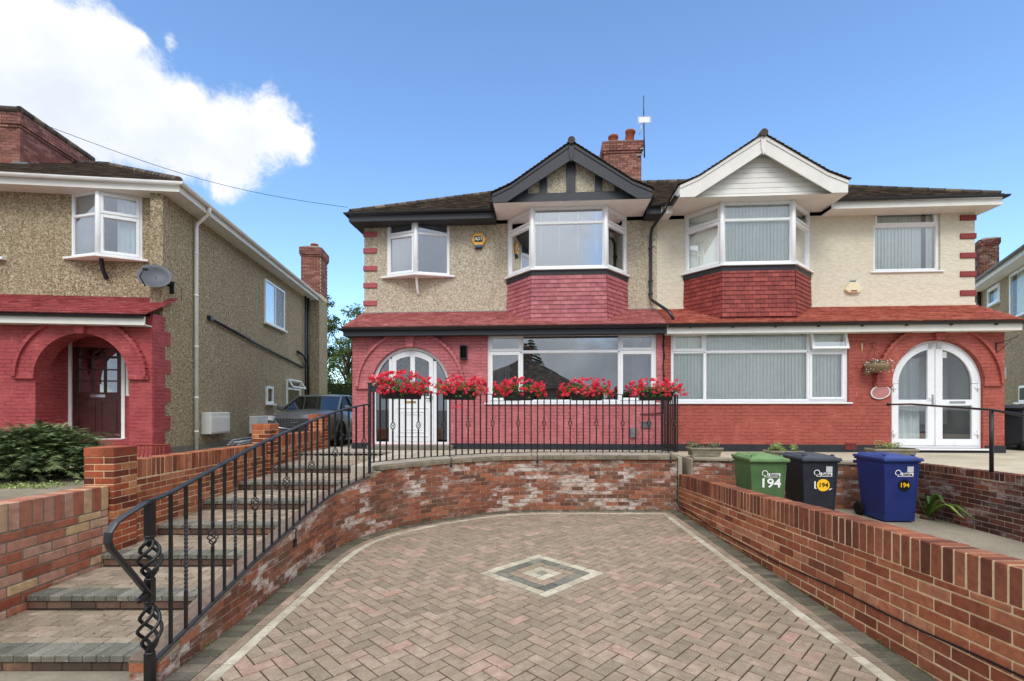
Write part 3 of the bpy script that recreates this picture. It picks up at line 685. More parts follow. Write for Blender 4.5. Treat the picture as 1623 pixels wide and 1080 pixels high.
def rot(i, j): x, y = (i - 0.5) * CELL, (j - 0.5) * CELL; return (DC[0] + (x - y) * r2, DC[1] + (x + y) * r2)
def cellpoly(i0, j0, i1, j1, g=0.045): return [rot(i0 + g, j0 + g), rot(i1 - g, j0 + g), rot(i1 - g, j1 - g), rot(i0 + g, j1 - g)]
ind = lambda i, j: -4 <= i <= 4 and -4 <= j <= 4
for i in range(-80, 81):
    for j in range(-80, 81):
        k = (i - j) % 4
        if k == 0: cells = [(i, j), (i + 1, j)]
        elif k == 3: cells = [(i, j), (i, j + 1)]
        else: continue
        cells = [c for c in cells if not ind(*c)]
        if not cells: continue
        i0 = min(c[0] for c in cells); j0 = min(c[1] for c in cells); i1 = max(c[0] for c in cells) + 1; j1 = max(c[1] for c in cells) + 1
        q = cellpoly(i0, j0, i1, j1)
        if max(p[1] for p in q) < -1.3 or min(p[1] for p in q) > 9.6: continue
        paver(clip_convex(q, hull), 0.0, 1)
for a, mi in ((4, 3), (3, 4), (2, 1), (1, 3)):                      # concentric squares of the diamond, each side a row of blocks
    for side in range(4):
        for k in range(-a, a, 2):
            c = [(k, -a), (k + 1, -a)]
            for _ in range(side): c = [(-y, x) for x, y in c]
            xs = [p[0] for p in c]; ys = [p[1] for p in c]; paver(cellpoly(min(xs), min(ys), max(xs) + 1, max(ys) + 1), 0, mi)
paver(cellpoly(0, 0, 1, 1), 0, 4)
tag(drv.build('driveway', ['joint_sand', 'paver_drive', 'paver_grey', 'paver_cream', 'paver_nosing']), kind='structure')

# ---- curved retaining wall beside the steps and under the terrace
rw = thing('retaining_wall', 'curved old red brick retaining wall with white salt stains under the terrace and steps', 'wall')
top = lambda s: stairtop(WP.at(s).y)
bk = MB(); brick_run(bk, WP, 0.215, 0.0, top); bk.build('brickwork', 'brick_old', rw)
co = MB(); core(co, WP, 0.215, -0.05, top); co.build('mortar_bed', 'mortar_old', rw)
# sloping top edge of the stair part is finished in mortar, the level part with a coping of grey blocks
cp = MB(); s = S_LAND + 0.03
while s < WP.len - 0.02:
    e = min(s + 0.205, WP.len); a, b = s + 0.002, e - 0.002; pa, pb = WP.at(a), WP.at(b); na, nb = WP.nl(a), WP.nl(b); cp.cr = random.random()
    j = random.uniform(-0.003, 0.003); fa, fb = pa - na * (0.035 + j), pb - nb * (0.035 + j); ba, bb = pa + na * 0.20, pb + nb * 0.20
    cp.hexa([(fa.x, fa.y, 0.97), (fb.x, fb.y, 0.97), (bb.x, bb.y, 0.97), (ba.x, ba.y, 0.97), (fa.x, fa.y, 1.035), (fb.x, fb.y, 1.035), (bb.x, bb.y, 1.035), (ba.x, ba.y, 1.035)]); s = e
cp.build('coping', 'coping_block', rw, bevel=0.006)
cp = MB(); cp.cr = .3
n = 40
for i in range(n):
    a = S_LAND * i / n; b = S_LAND * (i + 1) / n; pa, pb = WP.at(a), WP.at(b); na, nb = WP.nl(a), WP.nl(b); ta, tb = top(a), top(b)
    fa, fb = pa + na * 0.004, pb + nb * 0.004; ba, bb = pa + na * 0.222, pb + nb * 0.222
    cp.hexa([(fa.x, fa.y, ta - .012), (fb.x, fb.y, tb - .012), (bb.x, bb.y, tb - .012), (ba.x, ba.y, ta - .012), (fa.x, fa.y, ta + .003), (fb.x, fb.y, tb + .003), (bb.x, bb.y, tb + .012), (ba.x, ba.y, ta + .012)])
cp.build('sloping_cap', 'mortar_cap', rw)

# ---- flight of broad steps
ST = MB(); SM = ['concrete_step', 'paver_nosing', 'paver_step', 'brick_riser', 'joint_dark']
SX0, SX1 = -4.44, LX - 0.218
Yn = [3.62, 4.44, 5.26, 6.08, 6.98, 7.90, 8.98, 10.12]
def unit(x0, x1, y0, y1, z0, z1, mi):
    ST.cm = mi; ST.cr = random.random(); j = random.uniform(-0.002, 0.002); tx = random.uniform(-.003, .003)
    ST.hexa([(x0, y0, z0), (x1, y0, z0), (x1, y1, z0), (x0, y1, z0), (x0, y0, z1 + j), (x1, y0, z1 + j + tx), (x1, y1, z1 + tx - j), (x0, y1, z1 - j)])
for k, yn in enumerate(Yn):
    z = 0.12 + 0.13 * k; ynx = Yn[k + 1] if k < 7 else 10.45; x1 = SX1 if k < 4 else LX - 0.085
    ST.cm = 4; ST.box(SX0 - 0.01, x1 + 0.0, yn + 0.022, ynx + 0.1, -0.05, z - 0.006)
    x = SX0                                                        # nosing: grey blocks laid across
    while x < x1 - 0.02: e = min(x + 0.103, x1); unit(x + .002, e - .002, yn, yn + 0.2, z - 0.052, z, 1); x = e
    x = SX0 - 0.05
    while x < x1 - 0.02:                                           # riser bricks under the nosing
        a = max(x, SX0); e = min(x + 0.215, x1)
        if e - a > .02: unit(a, e, yn + 0.016, yn + 0.08, z - 0.13 + 0.004, z - 0.056, 3)
        x += 0.225
    y = yn + 0.203; r = 0
    while y < ynx - 0.01:
        ye = min(y + 0.1, ynx + .015); x = SX0 - (r % 2) * 0.1
        while x < x1 - 0.02:
            a = max(x, SX0); e = min(x + 0.2, x1)
            if e - a > .02: unit(a + .002, e - .002, y + .002, ye - .002, z - .04, z, 2)
            x += 0.203
        y += 0.103; r += 1
tag(ST.build('steps', SM, bevel=0.005), kind='structure')

# ---- left garden wall, near part, with pier
def straight(p, q): return Path([p, q])
LWX = -4.45
lw = thing('garden_wall', 'pale mottled brick wall beside the lowest steps, soldier course on top', 'wall', group=None)
p = straight((LWX, 1.6), (LWX, 5.36)); tz = lambda s: 1.155 - 0.012 * s
bk = MB(); bk.T = Matrix.Identity(4); brick_run(bk, p, 0.215, 0.0, lambda s: tz(s) - 0.262, L=0.27, H=0.085, g=0.013); soldiers(bk, p, 0.215, tz, w=0.095, g=0.013, h=0.25); bk.build('brickwork', 'brick_mixed', lw, bevel=0.006)
co = MB(); core(co, p, 0.215, -0.05, tz); co.build('mortar_bed', 'mortar_grey', lw)
def pier(x0, y0, zlo, zhi, label, mat='brick_pier', d=0.335):
    t = thing('brick_pier', label, 'pier', (x0, y0, 0)); b = MB(); z = zlo; k = 0; A, g = d, 0.010; L, W = 0.215, A - 0.215 - 0.010
    while z < zhi - 0.1:
        qs = [(0, L, 0, W), (L + g, A, 0, L), (A - L, A, L + g, A), (0, W, W + g, A)] if k % 2 == 0 else [(0, W, 0, L), (W + g, A, 0, W), (L + g, A, W + g, A), (0, L, L + g, A)]
        for (a, c, e, f) in qs: b.cr = random.random(); j = random.uniform(-.002, .002); b.box(a - j, c + j, e + j, f - j, z, z + 0.065)
        z += 0.075; k += 1
    for (a, c) in ((0, 0.215), (0.221, A)):                        # bed of bricks on edge
        b.cr = random.random(); b.box(a, c, -0.003, A + .003, z, z + 0.102)
    b.build('brickwork', mat, t, bevel=0.004); m = MB(); m.box(0.006, A - 0.006, 0.006, A - 0.006, zlo - .05, z + 0.09); m.build('mortar_bed', 'mortar_buff', t)
    return t
pier(-4.735, 5.37, 0.0, 1.50, 'square brick pier with pale top brick, nearest of three beside the steps')
bw = thing('garden_wall', 'orange brick wall beside the steps between the nearest and middle piers', 'wall')
p = straight((LWX, 5.71), (LWX, 8.83)); tz = lambda s: 1.355 - 0.01 * s
bk = MB(); brick_run(bk, p, 0.215, 0.0, lambda s: tz(s) - 0.225); soldiers(bk, p, 0.215, tz); bk.build('brickwork', 'brick_orange', bw, bevel=0.004)
co = MB(); core(co, p, 0.215, -0.05, tz); co.build('mortar_bed', 'mortar_buff', bw)
pier(-4.735, 8.84, 0.0, 1.63, 'square orange brick pier halfway up the steps, middle one of three')
bw = thing('garden_wall', 'short orange brick wall at the top of the steps in front of the car', 'wall')
p = straight((LWX, 9.18), (LWX, 11.3)); tz = lambda s: 1.45
bk = MB(); brick_run(bk, p, 0.215, 0.0, lambda s: tz(s) - 0.225); soldiers(bk, p, 0.215, tz); bk.build('brickwork', 'brick_orange', bw, bevel=0.004)
co = MB(); core(co, p, 0.215, -0.05, tz); co.build('mortar_bed', 'mortar_buff', bw)
pier(-4.735, 11.3, 0.9, 1.82, 'square brick pier at the top of the steps beside the car, farthest of three')

# ---- dividing wall on the right of the drive
dw = thing('dividing_wall', 'low orange brick wall with soldier course running along the right of the driveway', 'wall')
p = straight((3.205, 9.36), (3.02, 1.2)); tz = lambda s: 0.70 + 0.048 * s + (0.006 * sin(s * 1.7))
bk = MB(); brick_run(bk, p, 0.215, -0.5, lambda s: tz(s) - 0.252 , shear=lambda s: 0.048 * s + 0.0435, L=0.272, H=0.083, g=0.012)
bk.build('brickwork', 'brick_orange', dw, bevel=0.005)
bk = MB(); soldiers(bk, p, 0.215, tz, w=0.083, g=0.012, h=0.245); bk.build('soldier_course', 'brick_soldier', dw, bevel=0.006)
co = MB(); core(co, p, 0.215, -0.05, tz); co.build('mortar_bed', 'mortar_buff', dw)
# ---- neighbour's brown retaining walls
nw = thing('retaining_wall', 'dark brown brick retaining wall behind the three wheelie bins', 'wall')
p = Path([NW[0], NW[1]]); tz = lambda s: 0.985
bk = MB(); brick_run(bk, p, 0.11, 0.2, tz); bk.build('brickwork', 'brick_old', nw, bevel=0.003)
co = MB(); core(co, p, 0.11, 0.1, tz); co.build('mortar_bed', 'mortar_grey', nw)
cp = MB(); s = 0
while s < p.len:
    e = min(s + 0.6, p.len); cp.cr = random.random(); a = p.at(s + .003); b = p.at(e - .003); n_ = p.nl(s); fa, fb, ba, bb = a - n_ * .04, b - n_ * .04, a + n_ * .26, b + n_ * .26
    cp.hexa([(q.x, q.y, .985) for q in (fa, fb, bb, ba)] + [(q.x, q.y, 1.035) for q in (fa, fb, bb, ba)]); s = e
cp.build('coping', 'concrete_path', nw, bevel=0.008)
nw = thing('retaining_wall', 'dark brown brick retaining wall at the right, climbing towards the handrail', 'wall')
p = Path([(6.78, 8.2), (6.55, 2.2)]); tz = lambda s: 1.04 + 0.02 * s
bk = MB(); brick_run(bk, p, 0.215, 0.2, lambda s: tz(s) - .112); soldiers(bk, p, 0.215, tz, h=0.1025); bk.build('brickwork', 'brick_dark', nw, bevel=0.003)
co = MB(); core(co, p, 0.215, 0.1, tz); co.build('mortar_bed', 'mortar_old', nw)
# cable clipped along the dividing wall
cb = MB(); pts = []
for i in range(60):
    s = 0.02 + i * 0.138; y = 9.34 - s; z = interp([(0, 0.10), (0.4, 0.10), (2.5, 0.10), (4.5, 0.22), (6.0, 0.33), (8.2, 0.42)], s) + 0.012 * sin(s * 3.1)
    pts.append((3.205 - 0.02267 * s - 0.012, y, z))
pts = [(3.19, 9.35, 1.0), (3.188, 9.36, 0.55), (3.185, 9.36, 0.16)] + pts
cb.tube(pts, 0.0085, 6); tag(cb.build('cable', 'wire_black'), 'black cable running along the low brick wall beside the driveway', 'cable')

# ------------------------------------------------------------------ railings
def bar_basket(mb, z0, z1, r, nw=4, wr=0.004, turns=0.75, x=0, y=0):
    for k in range(nw):
        pts = []
        for i in range(13):
            t = i / 12; a = 2 * pi * (k / nw + turns * t); rr = r * sin(pi * t) ** 0.8 + 0.004; pts.append((x + rr * cos(a), y + rr * sin(a), z0 + (z1 - z0) * t))
        mb.tube(pts, wr, 5)
def sqbar(mb, z0, z1, w, tw=0.0, n=1, x=0, y=0, a0=0.0):
    prev = None
    for i in range(n + 1):
        t = i / n; a = a0 + tw * t; c = [mb.V((x + w * r2 * cos(a + pi / 4 + q * pi / 2), y + w * r2 * sin(a + pi / 4 + q * pi / 2), z0 + (z1 - z0) * t)) for q in range(4)]
        if prev:
            for q in range(4): mb.F([prev[q], prev[(q + 1) % 4], c[(q + 1) % 4], c[q]])
        else: mb.F(c[::-1])
        prev = c
    mb.F(prev)
HB = 1.12
def baluster(kind, h=HB, zb=0.56):
    b = MB(); w = 0.0205
    if kind == 'plain': sqbar(b, 0, h, w)
    elif kind == 'twist': sqbar(b, 0, 0.3, w); sqbar(b, 0.3, 0.86, w, 9 * pi, 72); sqbar(b, 0.86, h, w)
    else:
        sqbar(b, 0, zb - 0.09, w); sqbar(b, zb + 0.09, h, w)
        b.lathe([(0.012, zb - 0.13), (0.016, zb - 0.12), (0.012, zb - 0.1), (0.015, zb - 0.085), (0.008, zb - 0.065)], n=8)
        b.lathe([(0.008, zb + 0.065), (0.015, zb + 0.085), (0.012, zb + 0.1), (0.016, zb + 0.12), (0.012, zb + 0.13)], n=8)
        bar_basket(b, zb - 0.07, zb + 0.07, 0.036, 4, 0.0055)
    return b
protos = {}
def put_bal(kind, parent, loc, rz=0.0):
    if kind not in protos:
        o = baluster(kind).build('baluster', 'iron', parent); protos[kind] = o
    else:
        o = protos[kind].copy(); COL.objects.link(o); o.parent = parent
    o.location = loc; o.rotation_euler.z = rz; return o
RX = LX - 0.03                                                    # line of the stair railing, on top of the wall
def rbase(Y): return interp([(3.36, 0.145), (4.84, 0.46), (7.6, 0.90), (8.0, 0.95)], Y)
sr = thing('stair_railing', 'black wrought iron stair railing with basket balusters and curled handrail end', 'railing', (RX, 3.42, 0))
org = Vector((RX, 3.42, 0))
RP = Path([tuple(WP.at(d * 0.1) + WP.nl(d * 0.1) * 0.03) for d in range(0, int(WP.len / 0.1) + 1)])
S_J = next(d * 0.01 for d in range(2000) if RP.at(d * 0.01).y > 7.60)
def rp(s, z): q = RP.at(s); return Vector((q.x, q.y, z)) - org
mb = MB(); nseg = 30; prev = None
def flatrail(mb, pts, w, h):
    prev = None; px_ = None
    for i, q in enumerate(pts):
        t = (pts[min(i + 1, len(pts) - 1)] - pts[max(i - 1, 0)]).normalized(); x = t.cross(Vector((0, 0, 1)))
        x = x.normalized() if x.length > 0.15 else (px_ or Vector((1, 0, 0)))
        if px_ is not None and x.dot(px_) < 0: x = -x
        px_ = x
        u = x.cross(t).normalized(); c = []
        for k in range(8):
            a = pi / 8 + k * pi / 4; c.append(mb.V(q + x * (w / 2) * max(-1, min(1, 1.25 * cos(a))) + u * (h / 2) * max(-1, min(1, 1.25 * sin(a)))))
        if prev:
            for k in range(8): mb.F([prev[k], prev[(k + 1) % 8], c[(k + 1) % 8], c[k]])
        else: mb.F(c[::-1])
        prev = c
    mb.F(prev)
rail = [rp(S_J * (1 - i / 30), rbase(RP.at(S_J * (1 - i / 30)).y) + HB + 0.012) for i in range(30)]
zt = rail[-1].z - 0.01
rail += [Vector((0, 3.36 - 3.42, zt - 0.02)), Vector((0, -0.14, zt - 0.045)), Vector((-0.005, -0.22, zt - 0.07)), Vector((-0.01, -0.29, zt - 0.10)), Vector((-0.012, -0.335, zt - 0.15)),
         Vector((-0.012, -0.34, zt - 0.205)), Vector((-0.01, -0.32, zt - 0.255)), Vector((-0.005, -0.24, zt - 0.36)), Vector((0, -0.12, zt - 0.52)), Vector((0, -0.035, zt - 0.63)), Vector((0.0, 0.0, zt - 0.665))]
flatrail(mb, rail, 0.052, 0.026)
mb.build('handrail', 'iron_rail', sr)
mb = MB(); mb.T = Matrix.Translation(-org)
s = S_J * 0.57; q = RP.at(s); mb.box(q.x - 0.028, q.x + 0.028, q.y - 0.13, q.y + 0.14, rbase(q.y) + HB - 0.045, rbase(q.y) + HB - 0.008); mb.build('joining_plate', 'iron_rail', sr)
mb = MB(); flatrail(mb, [rp(S_J * i / 30, rbase(RP.at(S_J * i / 30).y) + 0.0) for i in range(31)], 0.035, 0.014); mb.build('bottom_rail', 'iron_rail', sr)
seq = ['plain', 'twist', 'plain', 'basket']; k = 0; s = 0.16
while s < S_J - 0.05:
    q = RP.at(s); t = RP.tan(s); o = put_bal(seq[k % 4], sr, rp(s, rbase(q.y)), atan2(t.y, t.x)); k += 1; s += 0.17
mb = MB(); sqbar(mb, 0, 0.24, 0.05); sqbar(mb, 0.60, 0.76, 0.05); sqbar(mb, 1.06, zt + 0.0, 0.05)
for z in (0.24, 0.60, 0.76, 1.06): mb.lathe([(0.026, z - 0.012), (0.033, z - 0.006), (0.033, z + 0.006), (0.026, z + 0.012)], n=12)
for z0, z1 in ((0.24, 0.60), (0.76, 1.06)):
    bar_basket(mb, z0 + 0.01, z1 - 0.01, 0.066, 4, 0.0125, 0.8); mb.lathe([(0.024, z0), (0.03, z0 + 0.03), (0.018, z0 + 0.055)], n=10); mb.lathe([(0.018, z1 - 0.055), (0.03, z1 - 0.03), (0.024, z1)], n=10)
mb.tube([(0, 0.02, 0.655), (0, -0.05, 0.665), (0, -0.10, 0.645), (0, -0.125, 0.66)], [0.02, 0.022, 0.02, 0.012], 8)
mb.lathe([(0.05, -0.1), (0.05, 0.012), (0.03, 0.018)], n=12); mb.build('newel_post', 'iron', sr)
for s in (2.15,):
    q = RP.at(s); mb = MB(); mb.T = Matrix.Translation(-org); fx = LX + 0.02
    mb.tube([(q.x, q.y, rbase(q.y)), (q.x + 0.06, q.y, rbase(q.y) - 0.02), (fx, q.y, rbase(q.y) - 0.05), (fx, q.y, rbase(q.y) - 0.17)], 0.009, 8); mb.box(LX + .003, LX + 0.02, q.y - 0.03, q.y + 0.03, rbase(q.y) - 0.22, rbase(q.y) - 0.13); mb.build('wall_bracket', 'iron', sr)
# terrace railing
tr0 = RP.at(S_J); tr = thing('terrace_railing', 'straight-barred black wrought iron railing around the terrace edge, flower boxes on top', 'railing', (tr0.x, tr0.y, TERR))
TO = Vector((tr0.x, tr0.y, TERR))
tpts = [tuple(RP.at(S_J + 0.03 + 0.1 * i)) for i in range(int((RP.len - S_J) / 0.1))] + [(3.25, 9.50), (3.262, 9.7), (3.29, 10.2), (3.33, 10.9)]
TP = Path(tpts); ZB = TERR + 0.085
mb = MB(); flatrail(mb, [Vector((TP.at(TP.len * i / 90).x, TP.at(TP.len * i / 90).y, ZB)) - TO for i in range(91)], 0.03, 0.012); mb.build('bottom_rail', 'iron', tr)
mb = MB(); flatrail(mb, [Vector((TP.at(TP.len * i / 90).x, TP.at(TP.len * i / 90).y, ZB + HB)) - TO for i in range(91)], 0.032, 0.014); mb.build('top_rail', 'iron', tr)
s = 0.06; k = 1
while s < TP.len - 0.03:
    q = TP.at(s); t = TP.tan(s); put_bal('basket' if k % 4 == 0 else 'plain', tr, Vector((q.x, q.y, ZB)) - TO, atan2(t.y, t.x)); s += 0.1275; k += 1
mb = MB(); sqbar(mb, -0.09, HB + 0.20, 0.04); mb.box(-0.03, 0.03, -0.03, 0.03, HB + .2, HB + 0.215)
mb.box(0.03, 0.12, -0.012, 0.012, HB + 0.07, HB + 0.165); mb.build('end_post', 'iron_rail', tr)
for s in (1.55, 3.35, TP.len - 1.62):
    q = TP.at(s); t = TP.tan(s); n_ = Vector((t.y, -t.x)); f = q + n_ * 0.115; mb = MB(); mb.T = Matrix.Translation(-TO)
    mb.tube([(q.x, q.y, ZB), (f.x, f.y, ZB - 0.02), (f.x, f.y, ZB - 0.16)], 0.008, 8); mb.lathe([(0.012, ZB - .2), (0.03, ZB - 0.17), (0.014, ZB - 0.14)], c=(f.x, f.y, 0), n=10); mb.build('wall_bracket', 'iron', tr)

# flower boxes hung on the terrace railing
def geranium_box(s, length, label, nb, trail=0, hgt=1.0, sh=0.0):
    q = TP.at(s); t = TP.tan(s); rz = atan2(t.y, t.x)
    root = thing('flower_box', label, 'flower box', (q.x, q.y, ZB + HB), rz, 'flower boxes on the terrace railing')
    L = length / 2; b = MB()
    q0 = [(-L + .02, -0.075), (L - .02, -0.075), (L - .02, 0.055), (-L + .02, 0.055)]; q1 = [(-L, -0.10), (L, -0.10), (L, 0.075), (-L, 0.075)]
    b.hexa([(x, y, -0.115) for x, y in q0] + [(x, y, 0.045) for x, y in q1]); frame = [(-L - .008, L + .008)]
    b.box(-L - .01, L + .01, -0.112, -0.098, 0.03, 0.055); b.box(-L - .01, L + .01, 0.073, 0.087, 0.03, 0.055)
    b.build('planter', 'black_plastic', root, bevel=0.006)
    fo = MB(); W = L + 0.15
    for _ in range(int(40 * length / 0.6)):
        c = Vector((random.uniform(-W, W), random.uniform(-0.16, 0.12), random.uniform(0.02, 0.17 * hgt)))
        leafball(fo, c, (0.09, 0.08, 0.05), 26, 0.036, 0.5, 0.4)
    for _ in range(int(8 * length / 0.6)):
        leafball(fo, (random.uniform(-W, W), -0.13, random.uniform(-0.06, 0.02)), (0.05, 0.03, 0.03), 10, 0.034)
    for _ in range(30):
        x = random.uniform(-W, W); y = random.uniform(-.1, .08); fo.cr = .4; fo.tube([(x, y, 0.03), (x + random.uniform(-.06, .06), y + random.uniform(-.06, .04), 0.2 * hgt)], 0.0025, 4)
    fo.build('foliage', 'leaf_geranium', root)
    fl = MB()
    for i in range(int(nb * 2.3)):
        x = random.uniform(-W - 0.05, W + 0.05); e = 1 - 0.35 * (x / W) ** 2; y = random.uniform(-0.2, 0.12)
        z = (0.07 + 0.25 * hgt * e * random.random() ** 0.8) + sh * x if random.random() < 0.72 else random.uniform(-0.02, 0.12); y = y if z > 0.1 else random.uniform(-0.2, -0.13)
        head = random.uniform(0.026, 0.046); base = random.random() * 0.75
        for _ in range(22):
            d = Vector((random.gauss(0, 1), random.gauss(0, 1), random.gauss(0, 0.8))).normalized()
            leaf(fl, Vector((x, y, z)) + d * head * random.uniform(0.6, 1.0), 0.028, d, 0.85); fl.r[-1] = min(1, base + random.random() * 0.3)
    for i in range(trail):
        x = random.uniform(-0.25, -0.02); z = -0.1 - 0.17 * random.random()
        for _ in range(14):
            d = Vector((random.gauss(0, 1), random.gauss(0, 1), random.gauss(0, 0.8))).normalized(); leaf(fl, Vector((x, -0.15, z)) + d * 0.026, 0.022, d, 0.8)
    fl.build('blooms', 'petal_red', root)
def sfor(px):
    best = min(range(0, 1000), key=lambda i: abs(811 + 770 * TP.at(TP.len * i / 1000 * 0.8).x / TP.at(TP.len * i / 1000 * 0.8).y - px)); return TP.len * best / 1000 * 0.8
geranium_box(sfor(636), 0.74, 'red geraniums over a long black box in front of the door, nearest the steps', 62, 0, 1.15)
geranium_box(sfor(728), 0.62, 'red geraniums with a trailing sprig, box between the door and the large window', 52, 6, 1.05)
geranium_box(sfor(821), 0.60, 'red geraniums in a black box under the left end of the large window', 44)
geranium_box(sfor(929), 0.62, 'wide mound of red geraniums under the right part of the large window', 50)
geranium_box(sfor(1038), 0.66, 'red geraniums in a black box at the railing corner by the drainpipe', 46)

# fallen leaves, grit and small weeds along the edges
random.seed(5)
ll = MB()
for _ in range(150):
    if random.random() < .55: x, y = random.uniform(-2.0, 2.6), random.uniform(3.0, 9.0)
    else:
        q = WP.at(random.uniform(0, WP.len)); n_ = WP.nl(0.1) ; t = random.uniform(.02, .3); x, y = q.x + t * (1 if q.x < 0 else 0), q.y - t * (0 if q.y < 7 else 1)
    leaf(ll, Vector((x, y, .006)), random.uniform(.01, .028), Vector((random.gauss(0, .25), random.gauss(0, .25), 1)))
for _ in range(60):
    k = random.randint(0, 6); leaf(ll, Vector((random.uniform(-4.4, -2.8), random.uniform(Yn[k] + .03, Yn[k + 1] - .03), .126 + .13 * k)), random.uniform(.012, .03), Vector((random.gauss(0, .25), random.gauss(0, .25), 1)))
tag(ll.build('leaf_litter', 'leaf_litter'), kind='stuff')
wd = MB()
for _ in range(46):
    s = random.uniform(0.3, WP.len) ; q = WP.at(s); c = Vector((q.x + (.015 if s < 4 else 0), q.y - (.015 if s > 4 else 0), .004))
    for _ in range(random.randint(4, 12)): leaf(wd, c + Vector((random.gauss(0, .018), random.gauss(0, .018), random.uniform(0, .025))), .02, Vector((random.gauss(0, .7), random.gauss(0, .7), 1)))
for _ in range(40):
    s = random.uniform(0.1, 7.5); c = Vector((3.19 - .0225 * s, 9.36 - s, .004))
    for _ in range(random.randint(3, 10)): leaf(wd, c + Vector((random.gauss(0, .012), random.gauss(0, .02), random.uniform(0, .02))), .018, Vector((random.gauss(0, .7), random.gauss(0, .7), 1)))
for _ in range(40):
    k = random.randint(0, 6); c = Vector((random.choice([-4.43, -2.8 if k < 4 else -2.64]) + random.gauss(0, .01), random.uniform(Yn[k] + .2, Yn[k + 1]), .122 + .13 * k))
    for _ in range(random.randint(3, 9)): leaf(wd, c + Vector((random.gauss(0, .012), random.gauss(0, .02), random.uniform(0, .02))), .018, Vector((random.gauss(0, .7), random.gauss(0, .7), 1)))
tag(wd.build('moss', 'leaf_geranium'), kind='stuff')

# ------------------------------------------------------------------ the semi-detached pair
H = Frame(3.437, 10.98, -3.85)                                     # origin: foot of the party line on the ground-floor facade
GZ = 1.0; WTOP = 6.50; FUP = 0.70                                  # ground, upper wall top, setback of the upper facade
EX = 7.22                                                          # half width of the pair
def mwall(mb, x0, x1, z0, z1, holes, y0=0.0, y1=0.25):
    """wall with rectangular holes (hx0,hx1,hz0,hz1), holes sorted by x and not overlapping"""
    x = x0
    for (a, b, c, d) in sorted(holes):
        if a > x: mb.box(x, a, y0, y1, z0, z1)
        if c > z0: mb.box(a, b, y0, y1, z0, c)
        if d < z1: mb.box(a, b, y0, y1, d, z1)
        x = b
    if x < x1: mb.box(x, x1, y0, y1, z0, z1)
def arch_over(mb, cx, r, zs, zt, y0, y1, n=24):
    for k in range(n):
        a0, a1 = pi - pi * k / n, pi - pi * (k + 1) / n
        p = [(cx + r * cos(a0), zs + r * sin(a0)), (cx + r * cos(a1), zs + r * sin(a1))]
        mb.hexa([(p[0][0], y0, p[0][1]), (p[1][0], y0, p[1][1]), (p[1][0], y1, p[1][1]), (p[0][0], y1, p[0][1]),
                 (p[0][0], y0, zt), (p[1][0], y0, zt), (p[1][0], y1, zt), (p[0][0], y1, zt)])
def arc_ring(mb, cx, zs, r0, r1, y0, y1, a0=0.0, a1=pi, n=30, wob=0.0):
    for k in range(n):
        b0, b1 = a0 + (a1 - a0) * k / n, a0 + (a1 - a0) * (k + 1) / n; w = wob * (k % 2)
        q = [(cx + r * cos(a), zs + r * sin(a)) for r, a in ((r0, b0), (r0, b1), (r1 + w, b1), (r1 + w, b0))]
        mb.hexa([(q[0][0], y0, q[0][1]), (q[1][0], y0, q[1][1]), (q[2][0], y0, q[2][1]), (q[3][0], y0, q[3][1]),
                 (q[0][0], y1, q[0][1]), (q[1][0], y1, q[1][1]), (q[2][0], y1, q[2][1]), (q[3][0], y1, q[3][1])])
def gutter(mb, pts, r=0.055, n=8):
    """half-round channel open to the top"""
    pts = [Vector(p) for p in pts]; prev = None
    for i, p in enumerate(pts):
        t = (pts[min(i + 1, len(pts) - 1)] - pts[max(i - 1, 0)]); t.z = 0; t.normalize(); x = Vector((t.y, -t.x, 0)); c = []
        for k in range(n + 1): a = pi + pi * k / n; c.append(mb.V(p + x * r * cos(a) + Vector((0, 0, r * sin(a) * 1.05))))
        for k in range(n, -1, -1): a = pi + pi * k / n; c.append(mb.V(p + x * r * .9 * cos(a) + Vector((0, 0, r * .9 * sin(a)))))
        if prev:
            m = len(c)
            for k in range(m): mb.F([prev[k], prev[(k + 1) % m], c[(k + 1) % m], c[k]])
        else: mb.F(c[::-1])
        prev = c
    mb.F(prev)
def quoin(parent, mat, x, zs, y, side, w=0.33):
    for z in zs:
        a, b = (x - 0.02, x + w) if side < 0 else (x - w, x + 0.02); mb = MB(); mb.box(a, b, y - 0.03, y + 0.35, z, z + 0.125); mb.build('quoin', mat, parent, bevel=.008)
def sill(name, parent, x0, x1, z, y=0.0, mat='upvc', d=0.09):
    m = MB(); m.box(x0 - 0.07, x1 + 0.07, y - d, y + 0.06, z - 0.035, z); return m.build(name, mat, parent, bevel=0.006)
def make_window(parent, x0, x1, z0, z1, y, cells, fw=0.06, mats=('upvc', 'glass'), sl=True, T=None, H_=None):
    fr, gl = MB(), MB(); M = Matrix.Translation((x0, y, z0)) if T is None else T
    fr.T = gl.T = M; glaze(fr, gl, cells, x1 - x0, z1 - z0, fw); w = fr.build('window', mats[0], parent, bevel=0.004); gl.build('pane', mats[1], w)
    if sl: sill('sill', w, x0, x1, z0, y)
    return w

# ---- left house of the pair
hL = thing('house', 'half of the pair with pebbledash walls, pink painted brick ground floor and black timbered gable', 'house', (H.P.x, H.P.y, 0), H.a)
hR = thing('house', 'half of the pair with cream rendered walls, brick-red ground floor and white boarded gable', 'house', (H.P.x, H.P.y, 0), H.a)
zfl = H.z(700, 527) + 0.10                                          # top of ground-floor wall, behind the fascia
